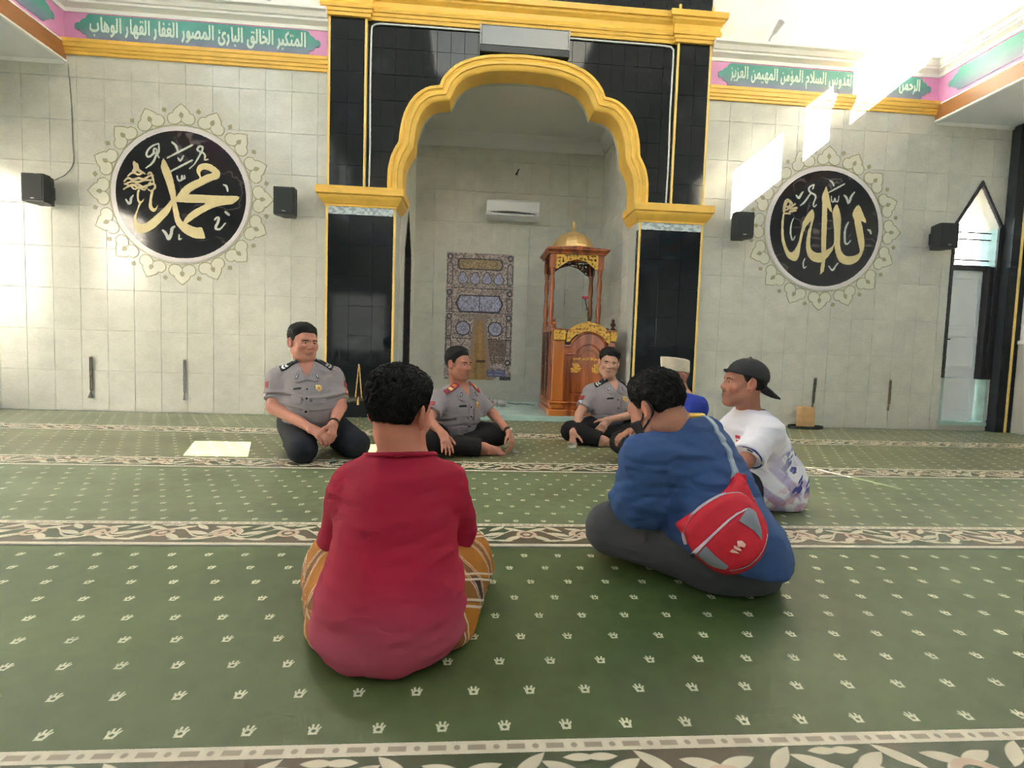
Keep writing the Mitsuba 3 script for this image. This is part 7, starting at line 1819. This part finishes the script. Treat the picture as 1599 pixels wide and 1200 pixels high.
mat('sarong_plaid', _sarong, .8, .3, sheen=.3)
J = {'N': V(-.172, 1.405, .432), 'SL': V(-.308, 1.395, .350), 'SR': V(-.068, 1.405, .356), 'C': V(-.188, 1.365, .300), 'B': V(-.190, 1.310, .195), 'P': V(-.185, 1.275, .110), 'HL': V(-.270, 1.310, .10), 'HR': V(-.095, 1.310, .10),
     'KL': V(-.372, 1.530, .085), 'KR': V(-.028, 1.550, .090), 'AL': V(-.150, 1.660, .055), 'AR': V(-.260, 1.620, .055), 'EL': V(-.352, 1.450, .168), 'WL': V(-.330, 1.650, .170), 'ER': V(-.030, 1.480, .176), 'WR': V(-.090, 1.670, .170)}
k, B = person('man in a red t-shirt and plaid sarong, sitting with his back to the camera', J, dict(c=(-.194, 1.425, .544), fwd=(.42, .90, -.12), up=(.02, -.02, 1), s=.95, wide=1.0, neck=J['N'], neck_r=.052), (.50, .190, .125),
              fat=-.004, w=.80, arm=.90, leg=.90, fade=.25,
              hands=[dict(W=J['WL'], d=(.6, .7, -.3), n=(0, .2, 1), side=1, s=.92), dict(W=J['WR'], d=(-.6, .7, -.3), n=(0, .2, 1), side=-1, s=.92)],
              feet=[dict(A=J['AL'], d=(.9, -.1, -.1), u=(0, 0, 1), s=.88, side=1), dict(A=J['AR'], d=(-.9, -.1, -.1), u=(0, 0, 1), s=.88, side=-1)], h=.0075, res_head=.0030)
H = B['H']
Lv, U = B['R'][0], B['R'][2]
Fv = unit(np.cross(Lv, U))
ts0 = shirt_field(B, {'L': .93, 'R': .93}, .016, hem=(V(0, 0, .010), V(0, 0, -1)), neck=(J['N'] + U * .012, unit(U - Fv * .18)), fold=0, seed=71, sleeve=1.12, k_arm=.018,
                  extra=[(ell(J['P'] + V(.008, -.030, -.03), V(.168, .155, .140)), .09)])
def ts(P):
    d = ts0(P)
    def fold(Q):
        z = Q[:, 2]
        a = np.abs(nz(Q, 10, 8, 5, 71, 2))                       # long vertical creases
        b = nz(Q, 7, 7, 30, 74, 2)                                # fine cross creases
        spine = np.exp(-((Q[:, 0] + .185) / .03) ** 2) * np.clip((z - .15) / .1, 0, 1) * (Q[:, 1] < 1.38)
        low = np.clip((.24 - z) / .2, 0, 1)
        bag = np.exp(-((z - .06 - .03 * np.sin(Q[:, 0] * 9)) / .022) ** 2) * .006
        return -(.024 * a * (.40 + 1.0 * low) + .013 * b - .004) + .007 * spine - bag * 1.4
    return near_only(d, P, fold)
ts = on_floor(ts)
put('t_shirt', cloth_mesh(ts, J, ('N', 'SL', 'SR', 'P', 'EL', 'ER', 'B'), .21, .0046), 'tshirt_red', k, smooth=True, label='red t-shirt paler towards the hem')
ax = unit(H.world((0, -.022, -.055)) - J['N'])
neckband(ts0, J['N'] + U * .012, unit(U - Fv * .18), Lv, k, 'tshirt_red', .0070, -.006, -.002)
sar = on_floor(union([(grow(B['torso'][0][0], .012), 0), (cap(J['HL'], J['KL'], .105, .092), .07), (cap(J['HR'], J['KR'], .105, .092), .07), (cap(V(-.322, 1.25, .06), V(-.36, 1.42, .09), .06, .07), .05), (cap(V(-.035, 1.28, .06), V(-.02, 1.45, .09), .06, .07), .05),
                      (cap(J['KL'], J['AL'], .088, .05), .05), (cap(J['KR'], J['AR'], .088, .05), .05), (cap(J['KL'] - V(0, 0, .05), J['HL'] - V(.03, .04, .06), .09, .07), .05), (cap(J['KR'] - V(0, 0, .05), J['HR'] - V(-.03, .04, .06), .09, .07), .05)]))
sar0 = sar
sar = lambda P: near_only(sar0(P), P, lambda Q: -.012 * (np.abs(nz(Q, 13, 9, 16, 81, 2)) * 1.5 - .2))
sar = cut(on_floor(sar), V(0, 0, .24), V(0, 0, 1))
sm = cloth_mesh(sar, J, ('P', 'HL', 'HR', 'KL', 'KR', 'AL', 'AR'), .16, .0052)
vv = np.asarray(sm.vertices)
uvs = np.zeros((len(vv), 2))
for s, sg in (('L', -1), ('R', 1)):
    a, b = J['H' + s], J['K' + s]
    d = unit(b - a)
    e1 = unit(np.cross(d, V(0, 0, 1)))
    e2 = np.cross(e1, d)
    rel = vv - a
    m = (vv[:, 0] < -.185) == (s == 'L')
    ang = np.arctan2(rel @ e2, rel @ e1)
    uvs[m] = np.c_[rel @ d + .03 * ang, ang * .10 + .35 * (rel @ d)][m]
put('sarong', sm, 'sarong_plaid', k, smooth=True, uv=uvs, label='orange-brown plaid sarong with white lines')
face_parts(H, k)
hair(H, k, 'thick', seed=29, top=.024, strands=6500, front=.058, h=.003)
